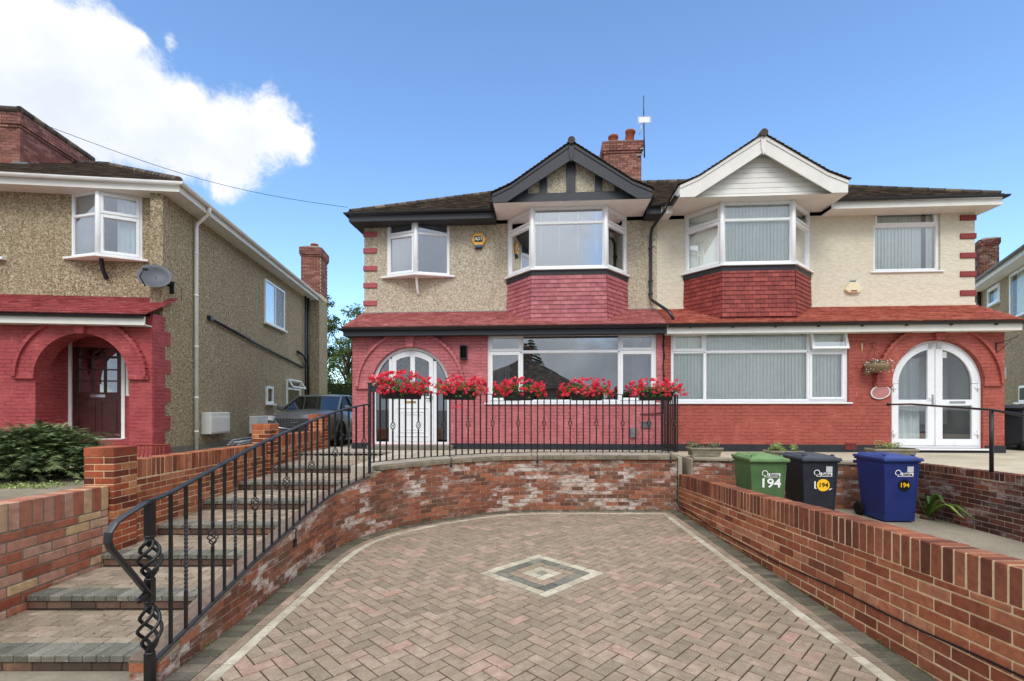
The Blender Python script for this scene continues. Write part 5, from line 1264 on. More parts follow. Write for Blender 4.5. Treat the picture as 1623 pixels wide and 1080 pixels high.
# ---- doors
def door_left():
    c, r, s = dl_c, dl_r, dl_s; y = .06; z0 = DZ; fw = .07
    f = MB(); arc_ring(f, c, s, r - fw, r - .002, y, y + .07, n=40)
    f.box(c - r + .002, c - r + fw, y, y + .07, z0, s); f.box(c + r - fw, c + r - .002, y, y + .07, z0, s); f.box(c - r + fw, c + r - fw, y, y + .07, z0, z0 + .06)
    d0, d1 = H.x(617), H.x(688); mull = .075                           # leaf between the two side lights
    for x in (d0, d1): f.box(x - mull / 2, x + mull / 2, y + .002, y + .068, z0 + .06, s + sqrt((r - fw) ** 2 - (x - c + (.04 if x > c else -.04)) ** 2))
    fr = f.build('door_frame', 'door_white', hL, bevel=.004)
    rl = r - fw
    def archpane(m, x0, x1, zb, rr, yy, n=10):
        t = [(x, s + sqrt(max(0, rr ** 2 - (x - c) ** 2))) for x in [x0 + (x1 - x0) * i / n for i in range(n + 1)]]
        m.poly([(x0, yy, zb), (x1, yy, zb)] + [(x, yy, z) for x, z in reversed(t)])
    g = MB(); archpane(g, c - rl + .01, d0 - .04, z0 + .12, rl - .02, y + .035); g.build('pane', 'glass', fr); g = MB(); archpane(g, d1 + .04, c + rl - .01, z0 + .12, rl - .02, y + .035); g.build('pane', 'glass', fr)
    # the leaf: bottom panel solid, two arched leaded lights above
    lf = MB(); a, b = d0 + mull / 2 + .004, d1 - mull / 2 - .004; zm = H.z(650, 634); tr_ = rl - .012
    def zt_(x, q=0): return s + sqrt(max(0, (tr_ - q) ** 2 - (x - c) ** 2))
    lf.box(a, b, y - .004, y + .05, z0 + .065, zm)
    lf.box(a, a + .10, y - .004, y + .05, zm, zt_(a + .0)); lf.box(b - .10, b, y - .004, y + .05, zm, zt_(b - .0))
    mid = (a + b) / 2; lf.box(mid - .055, mid + .055, y - .004, y + .05, zm, zt_(mid, .02))
    n = 14
    for i in range(n):
        x0, x1 = a + (b - a) * i / n, a + (b - a) * (i + 1) / n; q0, q1 = zt_(x0, .13), zt_(x1, .13)
        lf.hexa([(x0, y - .003, q0), (x1, y - .003, q1), (x1, y + .049, q1), (x0, y + .049, q0), (x0, y - .003, zt_(x0)), (x1, y - .003, zt_(x1)), (x1, y + .049, zt_(x1)), (x0, y + .049, zt_(x0))])
    lf.box(a, b, y - .004, y + .05, zm - .0, zm + .09)
    # raised panel mouldings
    for q, w_ in ((.10, .02), (.20, .016), (.27, .016)): frame_rect(lf, a + q, b - q, z0 + .1 + q * .9, zm - .03 - q * .9 - .06, w_, y - .018, y - .003)
    leaf_ = lf.build('front_door', 'door_white', hL, bevel=.003)
    g = MB(); archpane(g, a + .1, mid - .055, zm + .09, tr_ - .13, y + .03); archpane(g, mid + .055, b - .1, zm + .09, tr_ - .13, y + .03); g.build('pane', 'glass', leaf_)
    l = MB(); bars = MB()
    for (x0, x1) in ((a + .1, mid - .055), (mid + .055, b - .1)):
        w_ = x1 - x0
        for k in range(-7, 12):
            for sg in (1, -1):
                p, q = None, None; zz = zm + .09 + k * .12; pts = []
                for i in range(13):
                    x = x0 + w_ * i / 12; z = zz + sg * (x - (x0 + x1) / 2) * 1.45 
                    if zm + .09 < z < zt_(x, .13): pts.append((x, y + .024, z))
                if len(pts) > 1: l.tube([pts[0], pts[-1]], .0045, 4)
    l.build('leading', 'lead', leaf_)
    m = MB(); xa = H.x(640); xb = H.x(658); m.box(xa, xb, y - .012, y - .004, zm - .075, zm - .03); m.build('letter_plate', 'brass', leaf_)
    m = MB(); m.box(b - .08, b - .035, y - .02, y - .004, 2.12, 2.34); m.tube([(b - .06, y - .02, 2.2), (b - .06, y - .055, 2.2), (b - .17, y - .055, 2.2)], .01, 6); m.build('handle', 'black_plastic', leaf_)
    m = MB(); m.box(a - .5, b + .5, -.25, y, GZ + .02, z0 - .005); m.build('door_step', 'concrete_step', hL, bevel=.01)
    m = MB(); m.box(c - r - .1, c + r + .1, y + 1.3, y + 1.35, z0, s + r + .1); m.build('hall_wall', 'interior', hL)
door_left()
def door_right():
    c, r, s = dr_c, dr_r, dr_s; y = .06; z0 = DZR; fw = .045
    f = MB(); arc_ring(f, c, s, r - fw, r - .002, y, y + .07, n=40); f.box(c - r + .002, c - r + fw, y, y + .07, z0, s); f.box(c + r - fw, c + r - .002, y, y + .07, z0, s); f.box(c - r + fw, c + r - fw, y, y + .07, z0, z0 + .05)
    fr = f.build('door_frame', 'door_white', hR, bevel=.004); m = MB(); m.box(c - r - .05, c + r + .08, -.07, y, z0 - .035, z0); m.build('threshold', 'door_white', fr)
    R = r - fw - .003; zm = H.z(1485, 641)
    for sg in (-1, 1):
        lf = MB(); st = .14
        xo, xi = c + sg * R, c + sg * .006                           # outer and meeting edges
        lo_, hi_ = min(xo, xi), max(xo, xi)
        lf.box(min(xi, xi + sg * .15), max(xi, xi + sg * .15), y - .01, y + .055, z0 + .055, s + R - .01)
        lf.box(min(xo, xo - sg * st), max(xo, xo - sg * st), y - .01, y + .055, z0 + .055, s)
        lf.box(lo_ + .0, hi_, y - .009, y + .054, z0 + .055, z0 + .2); lf.box(lo_, hi_, y - .009, y + .054, zm - .03, zm + .10)
        arc_ring(lf, c, s, R - st, R, y - .01, y + .055, 0.01 if sg > 0 else pi / 2, pi / 2 if sg > 0 else pi - .01, n=20)
        d = lf.build('front_door', 'door_white', hR, bevel=.004); g = MB(); n = 14; ri = R - st + .005
        xs = [xi + sg * .15 + (sg * (ri - .156)) * i / n for i in range(n + 1)]
        g.poly([(xs[0], y + .03, zm + .1), (xs[-1], y + .03, zm + .1)] + [(x, y + .03, s + sqrt(max(0, ri ** 2 - (x - c) ** 2))) for x in reversed(xs)])
        g.poly([(xs[0], y + .03, z0 + .2), (xs[-1], y + .03, z0 + .2), (xs[-1], y + .03, zm - .03), (xs[0], y + .03, zm - .03)]); g.build('pane', 'glass_clear', d)
        m = MB()
        for z in (z0 + .3, s - .1): m.box(min(xo, xo - sg * .09), max(xo, xo - sg * .09), y - .03, y - .01, z, z + .045); m.cyl((xo - sg * .03, y - .03, z - .06), (xo - sg * .03, y - .03, z + .1), .013, 8)
        m.build('hinge', 'door_white', d)
        if sg < 0: m = MB(); m.box(c - .075, c - .035, y - .018, y - .008, 2.02, 2.27); m.tube([(c - .055, y - .02, 2.18), (c - .055, y - .05, 2.18), (c - .16, y - .05, 2.18)], .009, 6); m.build('handle', 'chrome', d)
        else:
            m = MB(); m.box(c + .3, c + .62, y - .02, y - .008, zm + .02, zm + .07); m.build('letter_plate', 'chrome', d)
            m = MB(); x = H.x(1500); m.box(x - .06, x + .06, y + .02, y + .026, H.z(1500, 567), H.z(1500, 557)); m.build('sticker', 'sticker_grey', d)
    m = MB(); m.box(c - r - .3, c + r + .3, y + 1.1, y + 1.15, z0, s + r + .1); m.box(c - r - .1, c - r, y + .2, y + 1.1, z0, s + r); m.box(c + r, c + r + .1, y + .2, y + 1.1, z0, s + r); m.build('porch_wall', 'blind_fabric', hR)
    m = MB(); curtain(m, c - r + .1, c - .12, z0 + .1, s + r * .62, y + .25, .03, .16); m.build('curtain', 'curtain_white', hR); m = MB(); m.box(c + .12, c + r - .1, y + .75, y + .78, z0 + .5, s + r * .7); m.build('inner_door', 'upvc_shadow', hR)
    m = MB(); m.box(c - r, c + r, y + .1, y + 1.1, z0 - .02, z0); m.build('porch_floor', 'interior_floor', hR)
door_right()
pp = H.w(dr_c + .42, .8, DZR); cu = thing('cushion', 'red cushion glimpsed through the lower pane of the arched double door', 'cushion', tuple(pp), H.a)
m = MB(); m.lathe([(.02, 0), (.2, .02), (.3, .1), (.32, .2), (.25, .3), (.1, .34), (.01, .34)], n=14); m.T = Matrix.Identity(4); m.build('cover', 'ink_red', cu)
m = MB(); m.box(-.34, .34, -.25, .3, .0, .06); m.build('base', 'curtain_white', cu)

# things fixed on the facades
def onwall(x, y, z): return tuple(H.w(x, y, z))
ab = thing('alarm_box', 'yellow hexagonal burglar alarm box on the pebbledash between the upper windows', 'alarm box', onwall(H.x(758.5, FUP), FUP, H.z(758, 381, FUP)), H.a)
m = MB(); m.extrude([(.205 * cos(a * pi / 3) * .93, -.07, .19 * sin(a * pi / 3) * .95) for a in range(6)], (0, .07, 0)); m.build('housing', 'alarm_yellow', ab, bevel=.02, seg=2)
m = MB(); m.box(-.085, .085, -.085, .0, -.205, -.135); m.build('lens', 'alarm_blue', ab, bevel=.012); m = MB(); m.box(-.09, .09, -.06, .0, -.225, -.2); m.build('strobe', 'black_plastic', ab, bevel=.006)
m = MB(); m.box(-.10, .10, -.076, -.07, -.065, .075); m.build('badge', 'ink_black', ab)
text('ADT', .115, 'ink_white', ab, 'lettering', (0, -.079, .008), bold=.004, sx=.82, shear=.15)
ab = thing('alarm_box', 'cream alarm box on the rendered wall below the plain upper window', 'alarm box', onwall(H.x(1350, FUP), FUP, H.z(1350, 457, FUP)), H.a)
m = MB(); m.extrude([(-.19, -.07, -.05), (-.1, -.07, -.12), (.12, -.07, -.12), (.19, -.07, -.05), (.09, -.07, .13), (-.09, -.07, .13)], (0, .07, 0)); m.build('housing', 'alarm_cream', ab, bevel=.012)
m = MB(); m.box(-.055, .055, -.05, 0, .13, .165); m.build('strobe', 'alarm_blue', ab); m = MB(); m.box(-.07, .07, -.073, -.07, -.095, -.065); m.build('marking', 'terracotta_pot', ab)
wlp = thing('wall_lamp', 'black box lantern with clear glass on the pink brick beside the arch', 'lamp', onwall(H.x(735), 0, H.z(735, 559)), H.a)
m = MB(); m.box(-.07, .07, -.012, 0, -.15, .15); m.box(-.085, .085, -.13, 0, .135, .155); m.box(-.085, .085, -.13, 0, -.16, -.135)
for x in (-.078, .066):
    for y in (-.125, -.02): m.box(x, x + .012, y, y + .012, -.135, .135)
m.build('frame', 'black_paint', wlp); m = MB(); m.box(-.072, .072, -.119, -.014, -.133, .133); m.build('pane', 'glass_dark', wlp); m = MB(); m.lathe([(.012, -.1), (.02, -.06), (.028, 0), (.015, .06), (.01, .08)], c=(0, -.065, 0), n=10); m.build('bulb', 'lamp_glass', wlp)
cc = thing('security_camera', 'white dome security camera under the canopy at the left corner', 'camera', onwall(H.x(561), -.03, H.z(561, 529)), H.a)
m = MB(); m.T = Matrix.Rotation(radians(60), 4, 'X'); m.lathe([(.07, -.02), (.075, .02), (.065, .07), (.035, .105), (.002, .11)], n=16); m.build('housing', 'upvc', cc)
m = MB(); m.T = Matrix.Rotation(radians(60), 4, 'X'); m.lathe([(.045, .075), (.035, .11), (.002, .12)], n=14); m.build('lens', 'black_plastic', cc)
eb = thing('socket_box', 'grey outdoor electric box low on the pink wall by the cable', 'electric box', onwall(H.x(1003), 0, H.z(1003, 686)), H.a)
m = MB(); m.box(-.07, .07, -.07, 0, -.11, .11); m.build('housing', 'lead', eb, bevel=.01); m = MB(); m.box(-.05, .05, -.078, -.07, -.02, .09); m.build('lid', 'lead', eb, bevel=.004)
def airbrick(px, py, mat, lab):
    t = thing('air_brick', lab, 'air brick', onwall(H.x(px), -.004, H.z(px, py)), H.a); m = MB(); frame_rect(m, -.11, .11, -.07, .07, .012, -.028, 0)
    for k in range(7): m.box(-.09 + k * .027, -.078 + k * .027, -.026, 0, -.06, .06)
    m.box(-.1, .1, -.008, 0, -.06, .06); m.build('grille', mat, t)
airbrick(1347, 707.5, 'painted_red_quoin', 'red slotted air brick in the black plinth right of the wide window')
airbrick(1023, 673, 'lead', 'grey slotted air brick in the pink wall behind the railing')
airbrick(1096, 704.5, 'painted_red_quoin', 'red slotted air brick half hidden behind the first stone trough')
m = MB(); t = thing('wall_plaque', 'oval plaque with white rim on the red wall beside the double door', 'plaque', onwall(H.x(1393.5), 0, H.z(1393, 622)), H.a)
m.T = Matrix.Rotation(radians(-12), 4, 'Y') @ Matrix.Diagonal((1, 1, .72, 1)); m.tube([(.195 * cos(2 * pi * k / 32), -.03, .195 * sin(2 * pi * k / 32)) for k in range(32)], .016, 6, closed=True); m.build('rim', 'upvc', t); m = MB(); m.T = Matrix.Rotation(radians(-12), 4, 'Y') @ Matrix.Diagonal((1, 1, .72, 1)); m.lathe([(.184, -.03), (.184, -.041)], n=32, axis='Y'); m.build('face', 'plaque', t)
# hanging basket
hb = thing('hanging_basket', 'wicker hanging basket with wilted plants on the red wall beside the window', 'hanging basket', onwall(H.x(1379), -.2, H.z(1379, 581)), H.a)
m = MB(); m.lathe([(.03, -.15), (.12, -.13), (.2, -.06), (.235, .03), (.225, .035)], n=20); m.build('basket', 'wicker', hb)
m = MB()
for k in range(3): a = k * 2.1; m.tube([(.22 * cos(a), .22 * sin(a), .03), (0, .15, .46)], .003, 4)
m.tube([(0, .2, .5), (0, .05, .52), (0, .04, .46)], .006, 5); m.build('chain', 'wire_black', hb)
m = MB(); leafball(m, (0, 0, .07), (.22, .2, .06), 260, .035); leafball(m, (-.22, -.05, -.13), (.05, .05, .1), 50, .03); leafball(m, (.22, -.05, -.05), (.05, .05, .13), 60, .03); m.build('foliage', 'leaf_dull', hb)
m = MB()
for _ in range(40): x = random.choice([-.22, .22, .1, -.1, 0]) + random.gauss(0, .05); leaf(m, Vector((x, -.12, random.uniform(-.15, .14))), .028, Vector((0, -1, .4)))
m.build('blooms', 'curtain_white', hb)
br = thing('basket_bracket', 'black iron bracket at the right end of the red wall', 'bracket', onwall(H.x(1578), 0, H.z(1578, 552)), H.a)
m = MB(); m.box(-.012, .012, -.015, 0, -.12, .12); m.tube([(0, -.01, .1), (.1, -.12, .14), (.2, -.24, .2), (.22, -.26, .24)], .008, 6); m.tube([(0, -.01, -.1), (.08, -.08, 0), (.15, -.18, .17)], .007, 6); m.build('arm', 'iron', br)
th = thing('thermometer', 'thin brass thermometer on the red wall above the hanging basket', 'thermometer', onwall(H.x(1365), 0, H.z(1365, 551)), H.a); m = MB(); m.box(-.015, .015, -.015, 0, -.09, .09); m.build('plate', 'brass', th); m = MB(); m.tube([(0, -.02, -.07), (0, -.02, .08)], .005, 6); m.build('tube', 'ink_white', th)
# aerial on the chimney
axp, azp = H.at(1021, 250, chy - .1); ae = thing('aerial', 'tall thin television aerial mast strapped to the right of the chimney', 'aerial', tuple(H.w(axp, chy - .1, azp)), H.a)
hgt = H.z(1021, 152, chy - .1) - azp; m = MB(); m.tube([(0, 0, 0), (-.02, 0, hgt * .6)], .022, 8); m.tube([(-.02, 0, hgt * .6), (-.03, 0, hgt)], .016, 6); m.build('mast', 'iron', ae)
m = MB(); zz = H.z(1021, 191, chy - .1) - azp; frame_rect(m, -.22, .20, zz - .11, zz + .11, .012, -.03, -.02)
for k in range(6): m.box(-.2 + k * .075, -.192 + k * .075, -.03, -.02, zz - .1, zz + .1)
m.tube([(-.2, -.2, zz - .55), (.04, .2, zz + .3)], .014, 6); m.build('antenna_grid', 'alu_dull', ae); m = MB(); m.box(-.18, .16, -.034, -.03, zz - .085, zz + .085); m.build('antenna_panel', 'white_paint', ae)
m = MB(); m.bar((0, 0, .12), (-.22, .1, .12), .03, .03); m.bar((0, 0, .3), (-.22, .1, .3), .03, .03); m.build('clamp', 'alu_dull', ae)
# telephone wire
w0 = H.w(-EX - OX, YE, ZE + .12); w1 = Vector((-14.4, 9.0, CAMZ + 9.0 * (648 - 135) / 770)); u = (75 - 811) / 770; pts = []
w1 = Vector((u * 9.5, 9.5, CAMZ + 9.5 * (648 - 200) / 770)); dirn = (w1 - w0)
for i in range(41): t = i / 40 * 2.2; p = w0 + dirn * t; pts.append((p.x, p.y, p.z - .25 * sin(pi * min(1, t)) + (max(0, t - 1)) * .5))
m = MB(); m.tube(pts, .0055, 5); tag(m.build('telephone_wire', 'wire_black'), 'thin telephone wire crossing the sky from the left to the corner of the eaves', 'wire')

# ------------------------------------------------------------------ neighbour on the left
LH = Frame(-7.33, 9.9, 6.5)
hN = thing('house', 'neighbouring pebbledash house on the far left with crimson brick porch arch and white gutters', 'house', (LH.P.x, LH.P.y, 0), LH.a)
LU = .62; lz0 = .9; LW = 6.52; LL = 10.3
oc, orr = (LH.x(55.6) + LH.x(204)) / 2, (LH.x(204) - LH.x(55.6)) / 2; otop = LH.z(130, 529.5); osp = otop - orr; zc = LH.z(120, 506) + .08
m = MB(); m.box(-7.3, oc - orr, 0, .35, lz0, zc); m.box(oc + orr, 0, 0, .35, lz0, zc); arch_over(m, oc, orr, osp, zc, 0, .35); m.box(oc - orr - .1, oc - orr, .35, .9, lz0, zc); m.box(oc + orr + .3, oc + orr + .4, .35, .85, lz0, zc)
m.build('ground_floor_wall', 'paint_crimson', hN)
m = MB(); z = lz0; k = 0
while z < zc - .05: m.box(-.05, .012, .01, .42 if k % 2 else .62, z, z + .3); z += .3; k += 1
m.build('quoin', 'paint_crimson', hN)
surround(hN, oc, orr, osp, 'paint_crimson')
m = MB(); m.box(-.25, -.002, .36, LL, lz0, LW); m.box(-7.3, -.25, LL - .2, LL, lz0, LW); m.build('side_wall', 'pebbledash_left', hN)
m = MB(); m.box(-.004, .03, .64, LL, lz0, lz0 + .22); m.build('plinth', 'concrete_step', hN)
o2 = (LH.x(113, LU), LH.x(225, LU), LH.z(154, 404, LU - .28), LH.z(154, 301, LU - .28))
m = MB(); mwall(m, -7.3, -.25, zc - .3, LW, [o2], LU, LU + .25); m.build('upper_wall', 'pebbledash_left', hN)
m = MB(); m.box(-7.2, -.3, 4.2, 4.3, lz0, LW); m.box(-7.2, -.3, .9, 9.9, 4.0, 4.1); m.build('partition', 'interior', hN)
oriel(hN, o2[0], o2[1], o2[2], o2[3], LU, LH.z(154, 338, LU - .28), .28, 'black_paint', 'white_paint', 'curtain_white', sashL=(0, 0), sashR=(1, 1), cx=LH.x(154, LU - .28))
m = MB(); x_ = LH.x(5, LU); m.box(-7.2, x_ + .06, LU - .1, LU + .02, LH.z(8, 413, LU), LH.z(8, 409, LU)); m.build('sill', 'upvc', hN)
# porch: recess with the dark door
m = MB(); yb = .85; m.box(oc - orr, oc + orr, yb, yb + .1, osp + orr * .8, zc); 
dx0, dx1 = LH.x(114, yb), LH.x(193, yb); dz0 = LH.z(150, 696, yb)
m.box(oc - orr - .1, dx0 - .12, yb, yb + .1, lz0, zc); m.box(dx1 + .07, min(dx1 + .75, -.26), yb, yb + .1, lz0, LH.z(200, 628, yb)); m.box(oc - orr, oc + orr, .35, yb, lz0, dz0); m.box(oc - orr, oc + orr, .3, yb, zc - .1, zc); m.build('porch_wall', 'paint_crimson', hN)
f = MB(); f.box(dx0 - .12, dx0, yb - .03, yb + .08, dz0, zc - .1); f.box(dx1, dx1 + .07, yb - .03, yb + .08, dz0, zc - .1); frame_rect(f, dx1 + .09, min(dx1 + .6, -.28), LH.z(200, 628, yb), zc - .15, .05, yb - .02, yb + .07)
f.box(dx0 - .1, dx1 + .1, yb - .18, yb, dz0 - .05, dz0 + .01); fr = f.build('door_frame', 'white_paint', hN)
g = MB(); g.poly([(dx1 + .12, yb + .03, LH.z(200, 628, yb)), (min(dx1 + .6, -.28), yb + .03, LH.z(200, 628, yb)), (min(dx1 + .6, -.28), yb + .03, zc - .15), (dx1 + .12, yb + .03, zc - .15)]); g.build('pane', 'glass', fr)
d = MB(); dt = zc - .12; dm = LH.z(150, 622, yb); W_ = dx1 - dx0; d.box(dx0, dx1, yb, yb + .05, dz0, dm)
d.box(dx0, dx0 + .13, yb, yb + .05, dm, dt); d.box(dx1 - .1, dx1, yb, yb + .05, dm, dt); gx0, gx1 = dx0 + .13, dx1 - .1; zt1 = LH.z(150, 568, yb)
for k in (1, 2): x = gx0 + (gx1 - gx0) * k / 3; d.box(x - .015, x + .015, yb, yb + .045, dm, zt1)
for k in (1, 2): z = dm + (zt1 - dm) * k / 3; d.box(gx0, gx1, yb + .001, yb + .044, z - .015, z + .015)
d.box(gx0, gx1, yb, yb + .05, zt1, zt1 + .05); cxx = (gx0 + gx1) / 2; rr = (gx1 - gx0) / 2
arc_ring(d, cxx, zt1 + .05, rr - .01, rr + .05, yb + .002, yb + .05, n=16); arc_ring(d, cxx, zt1 + .05, .1, .14, yb + .002, yb + .05, n=8)
for a in (.25, .5, .75): d.bar((cxx + .12 * cos(a * pi), yb + .02, zt1 + .05 + .12 * sin(a * pi)), (cxx + rr * cos(a * pi), yb + .02, zt1 + .05 + rr * sin(a * pi)), .03, .03, (0, 1, 0))
arch_over(d, cxx, rr + .04, zt1 + .05, dt + .2, yb + .003, yb + .05, 14)
for (a, b) in ((dx0 + .1, cxx - .05), (cxx + .05, dx1 - .1)): frame_rect(d, a, b, dz0 + .15, dm - .2, .03, yb - .012, yb)
dd = d.build('front_door', 'mahogany', hN); g = MB(); g.box(gx0, gx1, yb + .03, yb + .034, dm, dt + .1); g.build('pane', 'glass', dd); m = MB(); m.box(cxx - .15, cxx + .15, yb - .012, yb, dm - .11, dm - .05); m.build('letter_plate', 'chrome', dd)
m = MB(); m.box(dx0 - .5, dx1 + .8, yb + 1.2, yb + 1.25, lz0, zc); m.build('hall_wall', 'interior_dark', hN)
# canopy roof
ce = LH.z(120, 497, -.28); cw = LH.z(120, 471, LU); m = MB(); tiles(m, [(-7.6, -.28, ce), (.02, -.28, ce), (.18, LU, cw), (-7.6, LU, cw)], .19, .1); m.build('canopy_roof', 'tile_crimson', hN)
m = MB(); m.box(-7.6, -.0, -.25, -.22, ce - .20, ce - .03); m.box(-7.6, -.0, -.22, 0, ce - .2, ce - .18); m.build('fascia', 'fascia_white', hN)
m = MB(); gutter(m, [(-7.6, -.29, ce - .03), (0, -.29, ce - .03)], .04); m.build('gutter', 'black_plastic', hN)
# main roof, white gutters
m = MB(); ov = .42; ez = LW + .2; ry = 5.2; pz = tan(radians(27)); rz_ = ez + (ry - LU + ov) * pz; hx = -(ry - LU)
tiles(m, [(-9, LU - ov, ez), (ov, LU - ov, ez), (hx + ov, ry, rz_), (-9, ry, rz_)], .17, .1, .016, .004); tiles(m, [(ov, LU - ov, ez), (ov, LL + ov, ez), (hx + ov, ry, rz_)], .17, .1, .016, .004)
ridge(m, (ov - .05, LU - ov + .05, ez + .03), (hx + ov, ry, rz_), .08); ridge(m, (-9, ry, rz_), (hx + ov, ry, rz_), .1)
m.poly([(-9, LL + ov, ez), (ov, LL + ov, ez), (hx + ov, ry, rz_), (-9, ry, rz_)]); m.build('main_roof', 'tile_dark', hN)
m = MB(); m.box(-9, ov - .03, LU - ov + .03, LU - ov + .055, LW - .02, ez - .02); m.box(ov - .055, ov - .03, LU - ov + .055, LL + ov, LW - .02, ez - .02); m.box(-9, ov - .055, LU - ov + .055, LU, LW - .02, LW); m.box(-.0, ov - .055, LU, LL + .3, LW - .02, LW); m.build('fascia', 'fascia_white', hN)
m = MB(); gutter(m, [(-9, LU - ov - .03, ez - .03), (-3.6, LU - ov - .03, ez - .03), (ov + .03, LU - ov - .03, ez - .03), (ov + .03, LL + ov, ez - .05)], .06); m.build('gutter', 'white_paint', hN)
dpx = .06; yd = 1.55; m = MB(); m.tube([(ov + .03, yd - .2, ez - .08), (ov + .0, yd - .15, ez - .2), (.1, yd - .03, ez - .42), (.07, yd, ez - .55), (.07, yd, lz0 + .05)], .042, 10)
for z in (5.6, 4.6, 3.4, 2.2, 1.4): m.cyl((.07, yd, z), (.07, yd, z + .04), .052, 10)
m.build('downpipe', 'white_paint', hN)
# side wall details; Frame whose facade is the side wall
SW = Frame(LH.w(0, 0, 0).x, LH.w(0, 0, 0).y, 96.5)                  # x runs into the depth along the side wall
def side(px, py): return SW.at(px, py, 0.0)
def side_window(pa, pb, cells, mats=('upvc', 'glass_soft'), op=False):
    (a, z1), (b, _z) = side(pa[0], pa[1]), side(pb[0], pa[1]); z0 = side((pa[0] + pb[0]) / 2, pb[1])[1]; z1 = side((pa[0] + pb[0]) / 2, pa[1])[1]
    fr, gl = MB(), MB(); M = Matrix(((0, -1, 0, .02), (1, 0, 0, a), (0, 0, 1, z0), (0, 0, 0, 1))); fr.T = gl.T = M; Wd, Hh = b - a, z1 - z0
    glaze(fr, gl, [(x0 * Wd, x1 * Wd, q0 * Hh, q1 * Hh, s) for x0, x1, q0, q1, s in cells], Wd, Hh, .06, -.03); w = fr.build('window', mats[0], hN); gl.build('pane', mats[1], w)
    m = MB(); m.T = M; m.box(-.08, Wd + .08, -.1, 0, -.05, 0); m.build('sill', 'white_paint', w)
    m = MB(); m.T = M; m.box(.03, Wd - .03, .025, .03, .03, Hh - .03); m.build('blind', 'curtain_white', w)
    return M, Wd, Hh, w
side_window((418, 452), (449, 518), [(0, .5, 0, 1, 0), (.5, 1, 0, 1, 0)])
side_window((420.5, 613), (431, 640), [(0, 1, 0, 1, 0)])
M, Wd, Hh, w = side_window((453, 603), (474, 645), [(0, 1, 0, .66, 0), (0, 1, .66, 1, 0)])
m = MB(); m.T = M @ Matrix.Translation((0, -.04, Hh)) @ Matrix.Rotation(radians(-32), 4, 'X'); frame_rect(m, .02, Wd - .02, -Hh * .36, 0, .05, -.03, .02); m.build('opening_light', 'upvc', w)
m = MB(); q = [side(330, 505), side(400, 543), side(478, 583)]; m.tube([(.05, a, z) for a, z in q], .035, 8); m.box(.0, .09, q[0][0] - .08, q[0][0] + .08, q[0][1] - .04, q[0][1] + .06); m.build('waste_pipe', 'black_plastic', hN)
xa = side(484, 500)[0]; m = MB(); m.tube([(.1, xa, LW), (.1, xa, lz0)], .055, 10); m.tube([(.1, xa - .35, LW), (.1, xa - .35, lz0)], .04, 10); m.tube([(.06, xa - 1.2, side(470, 562)[1] + .1), (.12, xa - .6, side(470, 562)[1]), (.1, xa, side(484, 570)[1] - .35)], .05, 8); m.build('soil_pipe', 'black_plastic', hN)
ya, yb2 = side(489, 500)[0], side(489, 500)[0] + 1.3; m = MB(); m.box(0, .42, ya, yb2, lz0, LW + .3); m.build('chimney_breast', 'pebbledash_left', hN)
brick_stack(hN, -.35, .45, ya + .1, yb2 - .1, LW + .3, LH.z(495, 398, (ya + yb2) / 2) , pots=((.05, (ya + yb2) / 2, .3, 0),))
# big stack over the party wall
yc0 = 3.35; brick_stack(hN, LH.x(-75, yc0), LH.x(31, yc0), yc0, yc0 + 2.5, ez + .6, LH.z(31, 176, yc0), pots=())
m = MB(); xk0, xk1 = LH.x(-75, yc0), LH.x(31, yc0); zk = LH.z(31, 176, yc0)
for k in range(7): m.cr = random.random(); m.tube([(xk1 - .02, yc0 + .0 + k * .37, zk + .01), (xk1 - .02, yc0 + .33 + k * .37, zk + .03)], [.12, .10], 10)
m.tube([(xk0, yc0, zk), (xk1, yc0, zk)], .1, 8)
m.build('stack_capping', 'tile_dark', hN)
m = MB(); m.box(xk1 - .1, xk1 + .25, yc0 - .1, yc0 + 1.2, LH.z(31, 262, yc0) - .25, LH.z(31, 262, yc0) + .04); m.build('lead_flashing', 'lead', hN)
# meter boxes, poles, satellite dish
def meter(px0, px1, py0, py1, lab):
    a, z1 = side(px0, py0); b, _ = side(px1, py0); z0 = side(px0, py1)[1]; t = thing('meter_box', lab, 'meter box', tuple(LH.w(0, a, z0)), LH.a)
    m = MB(); m.box(0, .22, 0, b - a, 0, z1 - z0); m.build('housing', 'meter_white', t, bevel=.015); m = MB(); m.box(.22, .235, .03, b - a - .03, .04, z1 - z0 - .12); m.build('door', 'meter_white', t, bevel=.006)
meter(318, 350, 654, 689, 'white meter box beside the white downpipe on the pebbledash side wall'); meter(394, 420, 660, 688, 'white meter box further back, just left of the car bonnet')
t = thing('pole_bundle', 'pile of grey metal poles lying on the ground against the side wall', 'poles', tuple(LH.w(.45, side(368, 712)[0], 1.0)), LH.a)
for i in range(9):
    m = MB(); m.tube([(.08 * (i % 4) - .1, -1.1 + .1 * (i % 3), .03 + .05 * (i // 4)), (.08 * (i % 4) - .1 + random.uniform(-.06, .06), 1.1 - .08 * (i % 2), .03 + .05 * (i // 4) + .02)], .025, 8); m.build('pole', 'alu_dull', t)
dp = LH.at(246, 441, LU - .35); t = thing('satellite_dish', 'dark grey satellite dish on the pebbledash wall near the corner of the left house', 'satellite dish', tuple(LH.w(dp[0], LU - .35, dp[1])), LH.a)
R_ = Matrix.Rotation(radians(20), 4, 'Z') @ Matrix.Rotation(radians(68), 4, 'X'); m = MB(); m.T = R_ @ Matrix.Diagonal((1, .92, 1, 1)); m.lathe([(.002, 0.0), (.12, .012), (.22, .04), (.3, .08), (.305, .078), (.225, .03), (.12, .0), (.002, -.012)], n=28); m.build('dish', 'dish_grey', t)
